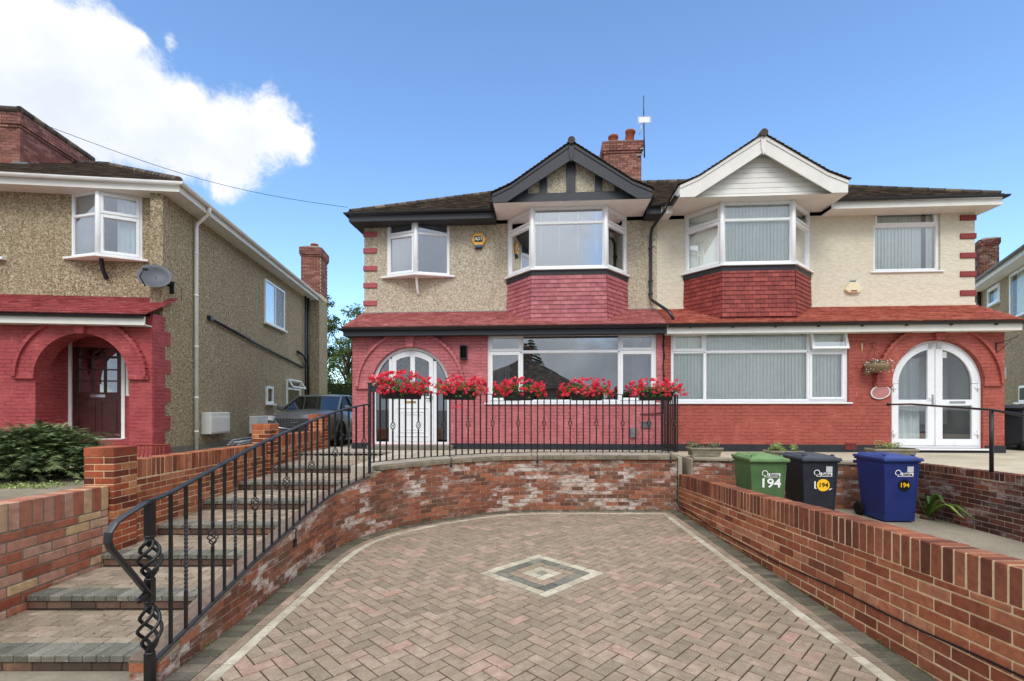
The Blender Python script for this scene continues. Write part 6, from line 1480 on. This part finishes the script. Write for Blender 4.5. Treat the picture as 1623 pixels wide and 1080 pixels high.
m = MB(); m.T = R_; m.tube([(-.15, -.25, .05), (-.2, -.2, .3), (-.12, -.1, .4)], .012, 6); m.cyl((-.12, -.1, .42), (-.08, -.06, .36), .03, 10); m.build('feed_arm', 'black_plastic', t)
m = MB(); m.tube([(0, 0, 0), (.1, .2, -.05), (.1, .35, -.1)], .02, 8); m.box(.02, .18, .33, .35, -.25, .02); m.tube([(.1, .34, -.1), (.2, .33, 0), (.32, .34, -.1), (.33, .34, -.4)], .006, 5); m.build('bracket', 'black_plastic', t)

# ------------------------------------------------------------------ neighbour on the right
RH = Frame(15.4, 14.6, 59.6 - 180)                                 # its left-facing wall; x runs towards the camera, y into the house
hE = thing('house', 'pebbledash house at the right edge with pale green curtained window and black gutter', 'house', (15.4, 14.6, 0), RH.a)
rp_ = RH.at
big = (rp_(1600, 440)[0], rp_(1650, 440)[0], rp_(1612, 503)[1], rp_(1601, 436)[1]); small = (rp_(1565, 470)[0], rp_(1585, 470)[0], rp_(1576, 483)[1], rp_(1576, 453)[1])
far_ = -4.4; m = MB(); hw_ = [big, small]
mwall(m, far_, 3.2, .9, 6.3, hw_, 0, .25); m.box(far_, far_ + .25, .25, 9, .9, 6.3); m.box(far_, 3.2, 9, 9.2, .9, 6.3); m.box(2.95, 3.2, .25, 9, .9, 6.3); m.build('wall', 'pebbledash_left', hE)
m = MB(); m.box(far_ + .3, 2.9, 3, 3.1, .9, 6.3); m.build('partition', 'interior', hE)
for (x0, x1, z0, z1), s_ in ((big, 0), (small, 1)):
    fr, gl = MB(), MB(); fr.T = gl.T = Matrix.Translation((x0, -.02, z0)); glaze(fr, gl, [(0, x1 - x0, 0, z1 - z0, s_)], x1 - x0, z1 - z0, .06); w = fr.build('window', 'upvc', hE); gl.build('pane', 'glass_soft', w); sill('sill', w, x0, x1, z0, -.02)
    m = MB(); curtain(m, x0 + .05, x1 - .05, z0, z1, .15, .02, .12); m.build('curtain', 'blind_fabric', w)
m = MB(); E = 6.5; tiles(m, [(far_ - .45, -.45, E), (3.6, -.45, E), (-.2, 4.5, E + 2.6), (far_ + 4, 4.5, E + 2.6)], .17, .1, .016); tiles(m, [(far_ - .45, 9.4, E), (far_ - .45, -.45, E), (far_ + 4, 4.5, E + 2.6)], .17, .1, .016); tiles(m, [(3.6, -.45, E), (3.6, 9.4, E), (-.2, 4.5, E + 2.6)], .17, .1, .016); m.poly([(far_ - .45, 9.4, E), (3.6, 9.4, E), (-.2, 4.5, E + 2.6), (far_ + 4, 4.5, E + 2.6)]); m.build('main_roof', 'tile_dark', hE)
m = MB(); m.box(far_ - .4, 3.5, -.42, -.39, E - .22, E - .02); m.box(far_ - .4, 3.5, -.39, 0, E - .22, E - .2); m.build('fascia', 'fascia_white', hE); m = MB(); gutter(m, [(far_ - .45, -.48, E - .03), (3.6, -.48, E - .03)], .06); m.build('gutter', 'black_plastic', hE)
px1 = rp_(1556, 480)[0]; m = MB(); m.tube([(px1, -.08, E - .1), (px1, -.08, .9)], .06, 8); m.tube([(px1 + .5, -.08, 5.0), (px1, -.08, 4.6)], .05, 8); m.build('soil_pipe', 'black_plastic', hE)
cb_ = rp_(1559, 440, 3.2); brick_stack(hE, cb_[0] - .5, cb_[0] + .5, 2.9, 3.7, 5.6, rp_(1559, 374, 2.9)[1], 'brick_dark', pots=((cb_[0] - .1, 3.3, .2, 0),))
m = MB(); a, z1 = rp_(1616, 612); z0 = rp_(1616, 638)[1]; m.box(a, a + .9, -.03, .01, z0, z1); w = m.build('window', 'upvc', hE); m = MB(); m.box(a + .07, a + .83, -.034, -.03, z0 + .07, z1 - .07); m.build('pane', 'glass_dark', w); m = MB(); m.box(a - .1, a + 1, -.12, .0, z0 - .05, z0); m.build('sill', 'upvc', w)
m = MB(); a, z_ = rp_(1593, 592); m.box(a - .1, a + .1, -.05, 0, z_ - .2, z_ + .2); m.build('wall_vent', 'upvc', hE)

# ------------------------------------------------------------------ handrail of the neighbour
hr = thing('handrail', 'thin black metal handrail on a post in front of the arched double door', 'handrail', (6.72, 6.6, 1.05))
def wp(px, py, Y): return Vector(((px - 811) / 770 * Y, Y, CAMZ + (648 - py) / 770 * Y))
O_ = Vector((6.72, 6.6, 1.05)); a = wp(1408, 641.5, 10.35); pst = wp(1571, 650, 6.85); b = wp(1623, 659, 6.3)
m = MB(); m.tube([a - O_, a.lerp(pst, .3) - O_ + Vector((0, 0, .03)), pst - O_, b - O_, b + (b - pst) * 2.2 - O_], .018, 8); m.build('rail', 'iron', hr)
m = MB(); m.tube([(pst.x - O_.x, pst.y - O_.y, pst.z - O_.z), (pst.x - O_.x, pst.y - O_.y, -.05)], .025, 8); m.build('post', 'iron', hr); m = MB(); m.lathe([(.03, -.03), (.045, 0), (.03, .03), (.003, .035)], c=a - O_, n=12); m.build('end_cap', 'iron', hr)

# ------------------------------------------------------------------ wheelie bins
def bin_(x, y, z, mats, label, rz=0.0, grp='wheelie bins standing behind the low wall', sc=1.0):
    t = thing('wheelie_bin', label, 'wheelie bin', (x, y, z), rz, grp); t.scale = (.97, .97, .965); b = MB()
    def rect(w, f, k, z): return [(-w, f, z), (w, f, z), (w, k, z), (-w, k, z)]
    b.hexa(rect(.235, -.0, .48, .02) + rect(.238, -.005, .53, .14)); b.hexa(rect(.238, -.005, .53, .14) + rect(.268, -.045, .62, .96))
    b.hexa(rect(.285, -.06, .645, .96) + rect(.29, -.065, .65, 1.0))
    for x_ in (-.235, .205): b.hexa([(x_, -.012, .16), (x_ + .03, -.012, .16), (x_ + .03, .0, .16), (x_, .0, .16), (x_ * 1.18, -.053, .93), (x_ * 1.18 + .03, -.053, .93), (x_ * 1.18 + .03, -.0, .93), (x_ * 1.18, -.0, .93)])
    b.box(-.27, .27, .62, .70, .88, .93); b.build('body', mats[0], t, bevel=.012, seg=2)
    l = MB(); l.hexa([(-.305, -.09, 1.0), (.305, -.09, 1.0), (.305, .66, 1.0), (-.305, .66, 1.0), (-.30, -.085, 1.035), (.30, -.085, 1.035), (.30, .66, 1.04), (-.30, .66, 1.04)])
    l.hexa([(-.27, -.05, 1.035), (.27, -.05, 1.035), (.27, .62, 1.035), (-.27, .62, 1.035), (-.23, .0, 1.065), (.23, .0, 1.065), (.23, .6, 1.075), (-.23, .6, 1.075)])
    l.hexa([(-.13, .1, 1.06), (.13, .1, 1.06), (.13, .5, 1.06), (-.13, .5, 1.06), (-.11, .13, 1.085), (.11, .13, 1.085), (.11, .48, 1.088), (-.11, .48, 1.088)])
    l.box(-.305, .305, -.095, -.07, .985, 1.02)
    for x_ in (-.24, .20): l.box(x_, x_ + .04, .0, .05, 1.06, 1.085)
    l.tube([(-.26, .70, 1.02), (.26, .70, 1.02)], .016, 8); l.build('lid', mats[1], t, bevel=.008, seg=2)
    for sx in (-1, 1):
        w = MB(); w.T = Matrix.Translation((sx * .25, .56, .115)); w.lathe([(.02, -.03), (.07, -.036), (.112, -.03), (.116, -.015), (.116, .015), (.112, .03), (.07, .036), (.02, .03)], n=20, axis='X'); w.build('wheel', 'rubber', t)
    ax_ = MB(); ax_.cyl((-.24, .55, .10), (.24, .55, .10), .012, 8); ax_.build('axle', 'iron', t)
    return t
def decals(t, kind):
    """stickers on the sloping front of a bin"""
    tilt = atan2(.04, .82); f = lambda z: -.005 - .04 * (z - .14) / .82 - .004
    rot_ = (pi / 2 - tilt * -1, 0, 0)
    zl = .80; z = zl; xo = .03
    d = MB()
    def quad(x0, x1, z0, z1, o=.0): d.hexa([(x0, f(z0) - .002 - o, z0), (x1, f(z0) - .002 - o, z0), (x1, f(z0) + .003, z0), (x0, f(z0) + .003, z0), (x0, f(z1) - .002 - o, z1), (x1, f(z1) - .002 - o, z1), (x1, f(z1) + .003, z1), (x0, f(z1) + .003, z1)])
    quad(xo - .03, xo + .15, zl - .045, zl + .0); quad(xo - .09, xo + .15, zl - .062, zl - .055)
    # round tree of the council logo
    n = 18; cx, cz, R = xo - .085, zl - .0, .048
    for k in range(n):
        a0, a1 = -.9 + 5.0 * k / n, -.9 + 5.0 * (k + 1) / n
        q = [(cx + r * cos(a), cz + r * sin(a)) for r, a in ((R, a0), (R, a1), (R - .011, a1), (R - .011, a0))]
        d.poly([(x, f(zz) - .003, zz) for x, zz in q])
    quad(cx - .006, cx + .006, cz - .06, cz - .03); d.build('logo', 'ink_white', t)
    if kind != 'green': d = MB(); quad(xo + .055, xo + .15, zl + .008, zl + .10); d.build('label', 'sticker_grey', t)
    text('Ealing', .056, 'bin_black', t, 'logo_lettering', (xo + .06, f(zl - .022) - .006, zl - .022), rot_, .0006, sx=1.1)
    zn = {'green': .64, 'black': .60, 'blue': .60}[kind]
    if kind == 'green': text('194', .20, 'ink_white', t, 'number', (.03, f(zn) - .005, zn), rot_, .0045, sx=1.08)
    else:
        d = MB(); R = .098 if kind == 'black' else .095; n = 28; cx = .045
        pts = [(cx + R * cos(2 * pi * k / n), zn + R * sin(2 * pi * k / n)) for k in range(n)]; d.extrude([(x, f(zz) - .004, zz) for x, zz in pts], (0, .004, 0)); d.build('number_disc', 'sticker_yellow' if kind == 'black' else 'ink_black', t)
        text('194', .10, 'ink_black' if kind == 'black' else 'sticker_yellow', t, 'number', (cx, f(zn) - .008, zn), rot_, .0018)
        if kind == 'black':
            d = MB(); quad(cx - .135, cx - .115, zn - .06, zn + .06); quad(cx - .135, cx - .1, zn - .06, zn - .045); d.hexa([(cx + .09, f(zn) - .003, zn - .08), (cx + .13, f(zn) - .003, zn - .06), (cx + .13, f(zn), zn - .06), (cx + .09, f(zn), zn - .08), (cx + .09, f(zn) - .003, zn - .06), (cx + .14, f(zn) - .003, zn - .05), (cx + .14, f(zn), zn - .05), (cx + .09, f(zn), zn - .06)]); d.build('tape', 'ink_white', t)
PZ = .205
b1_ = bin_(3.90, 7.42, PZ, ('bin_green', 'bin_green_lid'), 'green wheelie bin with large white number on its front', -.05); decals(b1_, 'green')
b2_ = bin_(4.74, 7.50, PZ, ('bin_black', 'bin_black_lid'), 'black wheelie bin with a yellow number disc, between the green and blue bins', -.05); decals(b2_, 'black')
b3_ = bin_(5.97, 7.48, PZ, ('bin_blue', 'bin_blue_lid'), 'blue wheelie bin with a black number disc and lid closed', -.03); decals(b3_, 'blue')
b4_ = bin_(11.95, 11.6, 1.0, ('bin_black', 'bin_black_lid'), 'dark wheelie bin on the path beside the right house, seen past the corner', 2.2, None)

# ------------------------------------------------------------------ stone planters on the neighbour's ledge
def trough(px0, px1, py0, py1, Y, label, leafm, n, up=.12, rnd_=False):
    a, b = wp(px0, py1, Y), wp(px1, py1, Y); cx = (a.x + b.x) / 2; w = (b.x - a.x) / 2; hgt = wp(px0, py0, Y).z - 1.035; t = thing('stone_planter', label, 'planter', (cx, Y, 1.035), -.06, 'stone planters along the ledge')
    m = MB(); q = .82; dd = .16
    m.hexa([(-w * q, -dd * q, 0), (w * q, -dd * q, 0), (w * q, dd * q, 0), (-w * q, dd * q, 0), (-w, -dd, hgt - .04), (w, -dd, hgt - .04), (w, dd, hgt - .04), (-w, dd, hgt - .04)]); m.box(-w - .015, w + .015, -dd - .015, dd + .015, hgt - .045, hgt); m.box(-w * q - .02, w * q + .02, -dd * q - .02, dd * q + .02, 0, .035); m.build('trough', 'stone_planter', t, bevel=.012)
    m = MB(); m.box(-w + .03, w - .03, -dd + .03, dd - .03, hgt - .01, hgt + .01); m.build('soil', 'soil', t)
    m = MB()
    for _ in range(10): leafball(m, (random.uniform(-w, w) * .85, random.uniform(-dd, dd) * .8, hgt + random.uniform(.0, up)), (.08, .07, .06), n, .03, .6, .5)
    m.build('foliage', leafm, t)
trough(1091, 1140, 709, 727, 9.55, 'pale stone trough with low green plants, nearest the railing corner', 'leaf_dull', 70, .06)
trough(1216, 1266, 714, 723, 9.5, 'stone trough overflowing with round yellow-green plants behind the green bin', 'leaf_light', 100, .12)
trough(1380, 1444, 711, 722, 9.3, 'long low stone trough with leafy seedlings behind the blue bin', 'leaf_light', 42, .12)
# weeds and a strap-leaved plant behind the blue bin
pl = thing('strap_plant', 'green strap-leaved plant flopping out from behind the blue bin', 'plant', (6.62, 7.75, PZ)); m = MB()
for i in range(12):
    a = random.uniform(0, 2 * pi); L = random.uniform(.3, .5); h = random.uniform(.25, .5); p = None; m.cr = random.random()
    if i < 4: a = -1.7 + i * .2; L = .75; h = .35
    for k in range(7):
        t = k / 6; x = L * t * cos(a); y = L * t * sin(a); z = h * sin(min(1, t * 1.1) * pi * .75) * 1.0 + .02 - (.1 * t if i < 4 else 0); w = .028 * sin(pi * min(1, .15 + t * .85)) + .003; q = [(x - w * sin(a), y + w * cos(a), max(.01, z)), (x + w * sin(a), y - w * cos(a), max(.01, z))]; c = [m.V(v) for v in q]
        if p: m.F([p[0], p[1], c[1], c[0]])
        p = c
m.build('foliage', 'leaf_geranium', pl); m = MB(); m.lathe([(.1, 0), (.08, .04), (.01, .06)], n=10); m.build('stem', 'bark', pl)

# ------------------------------------------------------------------ car
def car():
    t = thing('parked_car', 'grey crossover car parked nose out between the houses', 'car', (-5.68, 12.75, .90), .03)
    # profile along y (0 = nose, + = tail): (y, half width, z bottom, z top of body)
    b = MB(); st = [(0.0, .62, .34, .62), (.05, .74, .24, .80), (.22, .84, .20, .90), (.5, .89, .18, .96), (1.0, .91, .18, 1.02), (1.25, .915, .18, 1.05), (2.4, .92, .18, 1.04), (3.6, .91, .2, 1.05), (4.1, .86, .26, 1.0), (4.35, .74, .36, .9)]; prev = None
    for (y, w, z0, z1) in st:
        zz = [z0, z0 + .1, (z0 + z1) / 2, z1 - .14, z1 - .04, z1]; ww = [w * .9, w * .98, w, w * .97, w * .88, w * .72]
        ring = [b.V((-ww[i], y, zz[i])) for i in range(6)] + [b.V((0, y - (.02 if y < 1 else 0), z1 + .03))] + [b.V((ww[i], y, zz[i])) for i in range(5, -1, -1)]
        n = len(ring)
        if prev:
            for k in range(n): b.F([prev[k], prev[(k + 1) % n], ring[(k + 1) % n], ring[k]], True)
        else: b.F(ring[::-1])
        prev = ring
    b.F(prev); body = b.build('body', 'car_paint', t)
    g = MB(); gs = [(1.05, .74, 1.02), (1.75, .64, 1.42), (2.1, .62, 1.47), (3.2, .60, 1.45), (3.9, .66, 1.1)]; A = [(1.0, .80), (1.3, .84), (2.1, .86), (3.2, .86), (4.0, .8)]
    rf = [(1.78, .60, 1.43), (2.1, .60, 1.485), (2.7, .60, 1.50), (3.3, .58, 1.47), (3.7, .5, 1.33)]
    g.poly([(-.78, 1.0, 1.03), (.78, 1.0, 1.03), (.61, 1.8, 1.43), (-.61, 1.8, 1.43)]); g.poly([(-.8, 3.95, 1.04), (.8, 3.95, 1.04), (.55, 3.6, 1.40), (-.55, 3.6, 1.40)])
    for s_ in (-1, 1): g.poly([(s_ * .83, 1.15, 1.03), (s_ * .85, 3.9, 1.05), (s_ * .6, 3.5, 1.41), (s_ * .63, 1.85, 1.43)])
    g.build('windscreen', 'glass_dark', t)
    g = MB()
    for s_ in (-1, 1):
        g.bar((s_ * .80, .98, 1.02), (s_ * .62, 1.8, 1.44), .05, .05); g.bar((s_ * .62, 3.55, 1.42), (s_ * .82, 3.98, 1.04), .08, .06); g.bar((s_ * .85, 2.4, 1.03), (s_ * .63, 2.35, 1.45), .06, .04)
    prev = None
    for (y, w, z) in rf:
        c = [g.V((-w - .03, y, z - .05)), g.V((-w * .9, y, z - .005)), g.V((0, y, z + .02)), g.V((w * .9, y, z - .005)), g.V((w + .03, y, z - .05)), g.V((0, y, z - .06))]
        if prev:
            for k in range(6): g.F([prev[k], prev[(k + 1) % 6], c[(k + 1) % 6], c[k]], True)
        else: g.F(c[::-1])
        prev = c
    g.F(prev); g.build('roof', 'car_paint', t)
    g = MB(); g.hexa([(-.38, -.035, .56), (.38, -.035, .56), (.3, .1, .56), (-.3, .1, .56), (-.56, -.0, .80), (.56, -.0, .80), (.56, .1, .80), (-.56, .1, .80)]); g.box(-.6, .6, -.02, .05, .24, .4); gr = g.build('grille', 'car_trim', t)
    g = MB()
    for k in range(12):
        for j in range(3): x = -.44 + k * .08; g.bar((x, -.035 + j * .005, .60 + j * .065), (x + .05, -.035 + j * .005, .64 + j * .065), .008, .012, (0, 1, 0))
    g.tube([(-.56, -.01, .81), (-.4, -.04, .56), (0, -.05, .52), (.4, -.04, .56), (.56, -.01, .81)], .012, 6); g.bar((-.09, -.05, .72), (0, -.05, .69), .01, .02, (0, 1, 0)); g.bar((0, -.05, .69), (.09, -.05, .72), .01, .02, (0, 1, 0)); g.build('grille_trim', 'chrome', gr)
    g = MB(); g.box(-.26, .26, -.05, -.02, .28, .39); g.build('number_plate', 'ink_white', t)
    for s_ in (-1, 1):
        g = MB(); g.hexa([(s_ * .58, -.01, .74), (s_ * .80, .16, .76), (s_ * .80, .25, .76), (s_ * .58, .2, .74), (s_ * .58, .0, .85), (s_ * .83, .25, .87), (s_ * .8, .35, .87), (s_ * .58, .2, .85)]); g.build('headlight', 'car_lamp', t, bevel=.01)
        g = MB(); g.box(min(s_ * .88, s_ * 1.04), max(s_ * .88, s_ * 1.04), 1.2, 1.3, 1.02, 1.15); g.build('mirror', 'car_paint', t, bevel=.03, seg=2)
        for y in (.82, 3.45):
            w = MB(); w.T = Matrix.Translation((s_ * .82, y, .33)); w.lathe([(.1, -.1), (.3, -.1), (.335, -.08), (.335, .08), (.3, .105), (.22, .1)], n=28, axis='X'); wh = w.build('wheel', 'rubber', t)
            w = MB(); w.T = Matrix.Translation((s_ * .82, y, .33)); w.lathe([(.05, -.09), (.22, -.095), (.22, .095 if s_ > 0 else -.1), (.2, .06 if s_ > 0 else -.06)], n=20, axis='X')
            for k in range(5): a = k * 2 * pi / 5; w.bar((s_ * .1, 0, 0), (s_ * .1, .21 * cos(a), .21 * sin(a)), .03, .05, (1, 0, 0))
            w.build('rim', 'alu_dull', wh)
            w = MB(); arc = [(s_ * .925, y + .40 * cos(a), .33 + .40 * sin(a)) for a in [pi * k / 12 for k in range(13)]]; w.tube(arc, .03, 6); w.build('wheel_arch', 'car_trim', t)
    g = MB(); 
    for s_ in (-1, 1): g.box(min(s_ * .90, s_ * .93), max(s_ * .90, s_ * .93), 1.2, 3.05, .2, .34)
    g.build('side_trim', 'car_trim', t)
car()

# ------------------------------------------------------------------ plants and trees
def tree(x, y, z, h, r, label, leafm='leaf_tree', n=5000, ls=.13, trunk=.16, lobes=11, grp=None, low=.35):
    t = thing('tree', label, 'tree', (x, y, z), 0, grp); m = MB(); tips = []
    m.tube([(0, 0, 0), (.08, .05, h * .25), (-.05, .02, h * .5), (.05, 0, h * .8)], [trunk, trunk * .8, trunk * .5, trunk * .15], 8)
    for k in range(lobes):
        a = k * 2.4; zz = h * (low + (1 - low) * (k + .5) / lobes * .92); rr = r * (1 - .55 * abs(k / lobes - .3)) * random.uniform(.35, .95); tip = Vector((rr * cos(a), rr * sin(a), zz)); tips.append(tip)
        m.tube([(0, 0, zz * .6), (tip.x * .5, tip.y * .5, zz * .85), tip], [trunk * .4, trunk * .25, .02], 6)
    m.build('trunk', 'bark', t); c = MB()
    for tip in tips:
        for _ in range(5):
            q = tip + Vector((random.gauss(0, r * .16), random.gauss(0, r * .16), random.gauss(0, r * .16))); leafball(c, q, (r * .24, r * .24, r * .18), n // (lobes * 5), ls, .6, .3)
    c.build('crown', leafm, t)
tree(-9.1, 27, .9, 6.6, 1.9, 'leafy green tree in the gap between the two houses, filling the lower part', n=9000, lobes=14, low=.1)
tree(-8.6, 22, .9, 6.9, .9, 'slim pale green tree whose top shows beside the pebbledash corner', n=3000, lobes=8, ls=.1, trunk=.08, low=.5)
tree(-11.2, 34, .9, 6.6, 2.6, 'darker tree further back in the gap, partly behind the chimney breast', 'leaf_conifer', n=6000, lobes=12, low=.1)
tree(-6.5, 31, .9, 6.0, 3.2, 'wide green tree behind the car, mostly hidden by the pink corner', n=6000, lobes=12, low=.1)
hg = thing('hedge', 'dark hedge across the far end of the side drive', 'hedge', (-9.5, 24, .9)); m = MB(); 
for _ in range(90): leafball(m, (random.uniform(-2.5, 3.5), random.uniform(-.4, .4), random.uniform(.2, 2.6)), (.45, .35, .4), 60, .1)
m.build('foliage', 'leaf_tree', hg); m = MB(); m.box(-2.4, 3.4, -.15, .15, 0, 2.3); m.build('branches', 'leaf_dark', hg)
# low wide conifer shrub on the left
sh = thing('shrub', 'dark green spreading conifer shrub behind the pale brick wall', 'shrub', (-6.72, 6.9, .98)); m = MB(); f = MB()
random.seed(21)
def spray(base, d, L, up):
    """one feathery frond: a drooping spine with short needles either side"""
    pts = []; d = d.normalized(); side_ = d.cross(Vector((0, 0, 1))); side_ = side_.normalized() if side_.length > .01 else Vector((1, 0, 0))
    for k in range(7):
        t = k / 6; pts.append(base + d * L * t + Vector((0, 0, up * t - .55 * L * t * t)))
    f.cr = random.uniform(.2, .9); cr = f.cr
    for a, b in zip(pts, pts[1:]):
        tt = (b - a)
        for sg in (-1, 1):
            for q in (0.0, .5):
                p = a.lerp(b, q); o = (side_ * sg + tt.normalized() * .9 + Vector((0, 0, random.uniform(-.25, .1)))).normalized() * L * .22 * random.uniform(.7, 1.2); w = tt.normalized() * .008
                f.cr = min(1, max(0, cr + random.uniform(-.2, .2))); f.F([f.V(p - w), f.V(p + w), f.V(p + o + w * .3), f.V(p + o - w * .3)])
for i in range(2600):
    a = random.uniform(0, 2 * pi); e = random.random() ** .6; R = Vector((.98 * cos(a), .85 * sin(a), 0)); k = random.uniform(.05, .98); zt_ = .62 * sqrt(max(0, 1 - k ** 2.2)) + .04
    z = zt_ * random.uniform(.35, 1.0); base = R * k * .9 + Vector((0, 0, z)); d = Vector((R.x, R.y, .35 + .5 * (1 - k)))
    d += Vector((random.gauss(0, .4), random.gauss(0, .4), random.gauss(0, .15))); spray(base, d, random.uniform(.12, .26) if i % 9 else random.uniform(.25, .42), .07)
f.build('foliage', 'leaf_conifer', sh)
for i in range(14):
    a = i * 2.4; m.tube([(0, 0, 0), (.4 * cos(a), .3 * sin(a), .25), (.75 * cos(a), .6 * sin(a), .36)], [.03, .02, .008], 5)
m.build('branches', 'bark', sh)
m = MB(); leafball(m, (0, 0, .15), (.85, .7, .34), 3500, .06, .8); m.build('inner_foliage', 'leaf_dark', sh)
s2 = thing('shrub', 'pale flowered bush cut off by the left edge beside the conifer shrub', 'shrub', (-7.55, 6.9, .98)); m = MB()
for _ in range(22): leafball(m, (random.uniform(-.5, .35), random.uniform(-.3, .3), random.uniform(.1, .75)), (.14, .12, .1), 40, .05)
m.build('foliage', 'leaf_geranium', s2); m = MB()
for _ in range(5): leafball(m, (random.uniform(-.1, .4), random.uniform(-.4, -.2), random.uniform(.3, .7)), (.05, .04, .04), 22, .045)
m.build('blooms', 'curtain_white', s2); m = MB()
for i in range(6): m.tube([(0, 0, 0), (.3 * cos(i), .25 * sin(i), .5)], [.012, .005], 5)
m.build('branches', 'bark', s2)
tr_ = MB(); tw = thing('sapling', 'twig of a young tree poking in at the left edge above the shrub', 'sapling', (-6.0, 5.45, .98)); tr_.tube([(-.5, 0, 0), (-.35, 0, .7), (-.12, 0, 1.0)], [.015, .01, .004], 5); tr_.build('stem', 'bark', tw); tr_ = MB(); leafball(tr_, (.02, 0, .93), (.16, .08, .05), 40, .05); tr_.build('foliage', 'leaf_geranium', tw)
gw = MB()
for _ in range(160): leafball(gw, (random.uniform(-6.9, -5.6), random.uniform(5.9, 6.3), 1.0), (.05, .05, .03), 5, .035)
tag(gw.build('ground_cover', 'leaf_light'), kind='stuff')
# dry red-brown twigs and a low trough wall beside the left porch
t = thing('red_pot_rack', 'small rusty red wire rack by the porch of the left house', 'rack', (-6.78, 9.15, .98)); m = MB()
for i in range(7): m.tube([(-.25 + i * .08, 0, 0), (-.22 + i * .07, .02, .3)], .01, 5)
m.tube([(-.28, 0, .3), (.3, 0, .3)], .012, 5); m.build('frame', 'terracotta_pot', t)

# ------------------------------------------------------------------ the other side of the street (mirrored in the windows)
def opp(x, y, w, d, rz, label, ch=True):
    t = thing('house', label, 'house', (x, y, 0), rz); e = 3.6; m = MB(); m.box(-w, w, -d, d, -.06, e); m.build('wall', 'pebbledash_left', t)
    m = MB(); q = [(-w - .4, d + .4, e), (w + .4, d + .4, e), (w + .4, -d - .4, e), (-w - .4, -d - .4, e)]; top = (0, 0, e + w * .62)
    for i in range(4): tiles(m, [q[i], q[(i + 1) % 4], top], .3, .2, .02, .005)
    m.build('roof', 'tile_dark', t)
    for (a, b) in ((-w * .7, -w * .2), (w * .2, w * .7)): m = MB(); frame_rect(m, a, b, 1.0, 2.4, .08, d, d + .05); wn = m.build('window', 'upvc', t); m = MB(); m.box(a + .08, b - .08, d + .01, d + .02, 1.08, 2.32); m.build('pane', 'glass_dark', wn)
    if ch: brick_stack(t, -.45, .45, -.4, .4, e + w * .4, e + w * .62 + 1.0, pots=((0, 0, .3, 0),))
opp(-3.3, -23, 5.2, 5, .05, 'pyramid-roofed house across the street, seen only mirrored in the large window')
def spruce(x, y, h, label):
    t = thing('conifer_tree', label, 'tree', (x, y, -.06)); m = MB(); m.tube([(0, 0, 0), (0, 0, h)], [.2, .02], 8); m.build('trunk', 'bark', t); c = MB(); z = 1.5
    while z < h:
        R = (h - z) * .48 + .1
        for k in range(9):
            a = random.uniform(0, 2 * pi)
            for j in range(9): q = (j + 1) / 9; leafball(c, (R * q * cos(a), R * q * sin(a), z - .25 * R * q * q), (.12, .12, .05), 9, .14, .5)
        z += .28
    c.build('crown', 'leaf_conifer', t)
spruce(-3.4, -29.5, 9.6, 'spruce behind the house across the street, seen only mirrored in the large window')
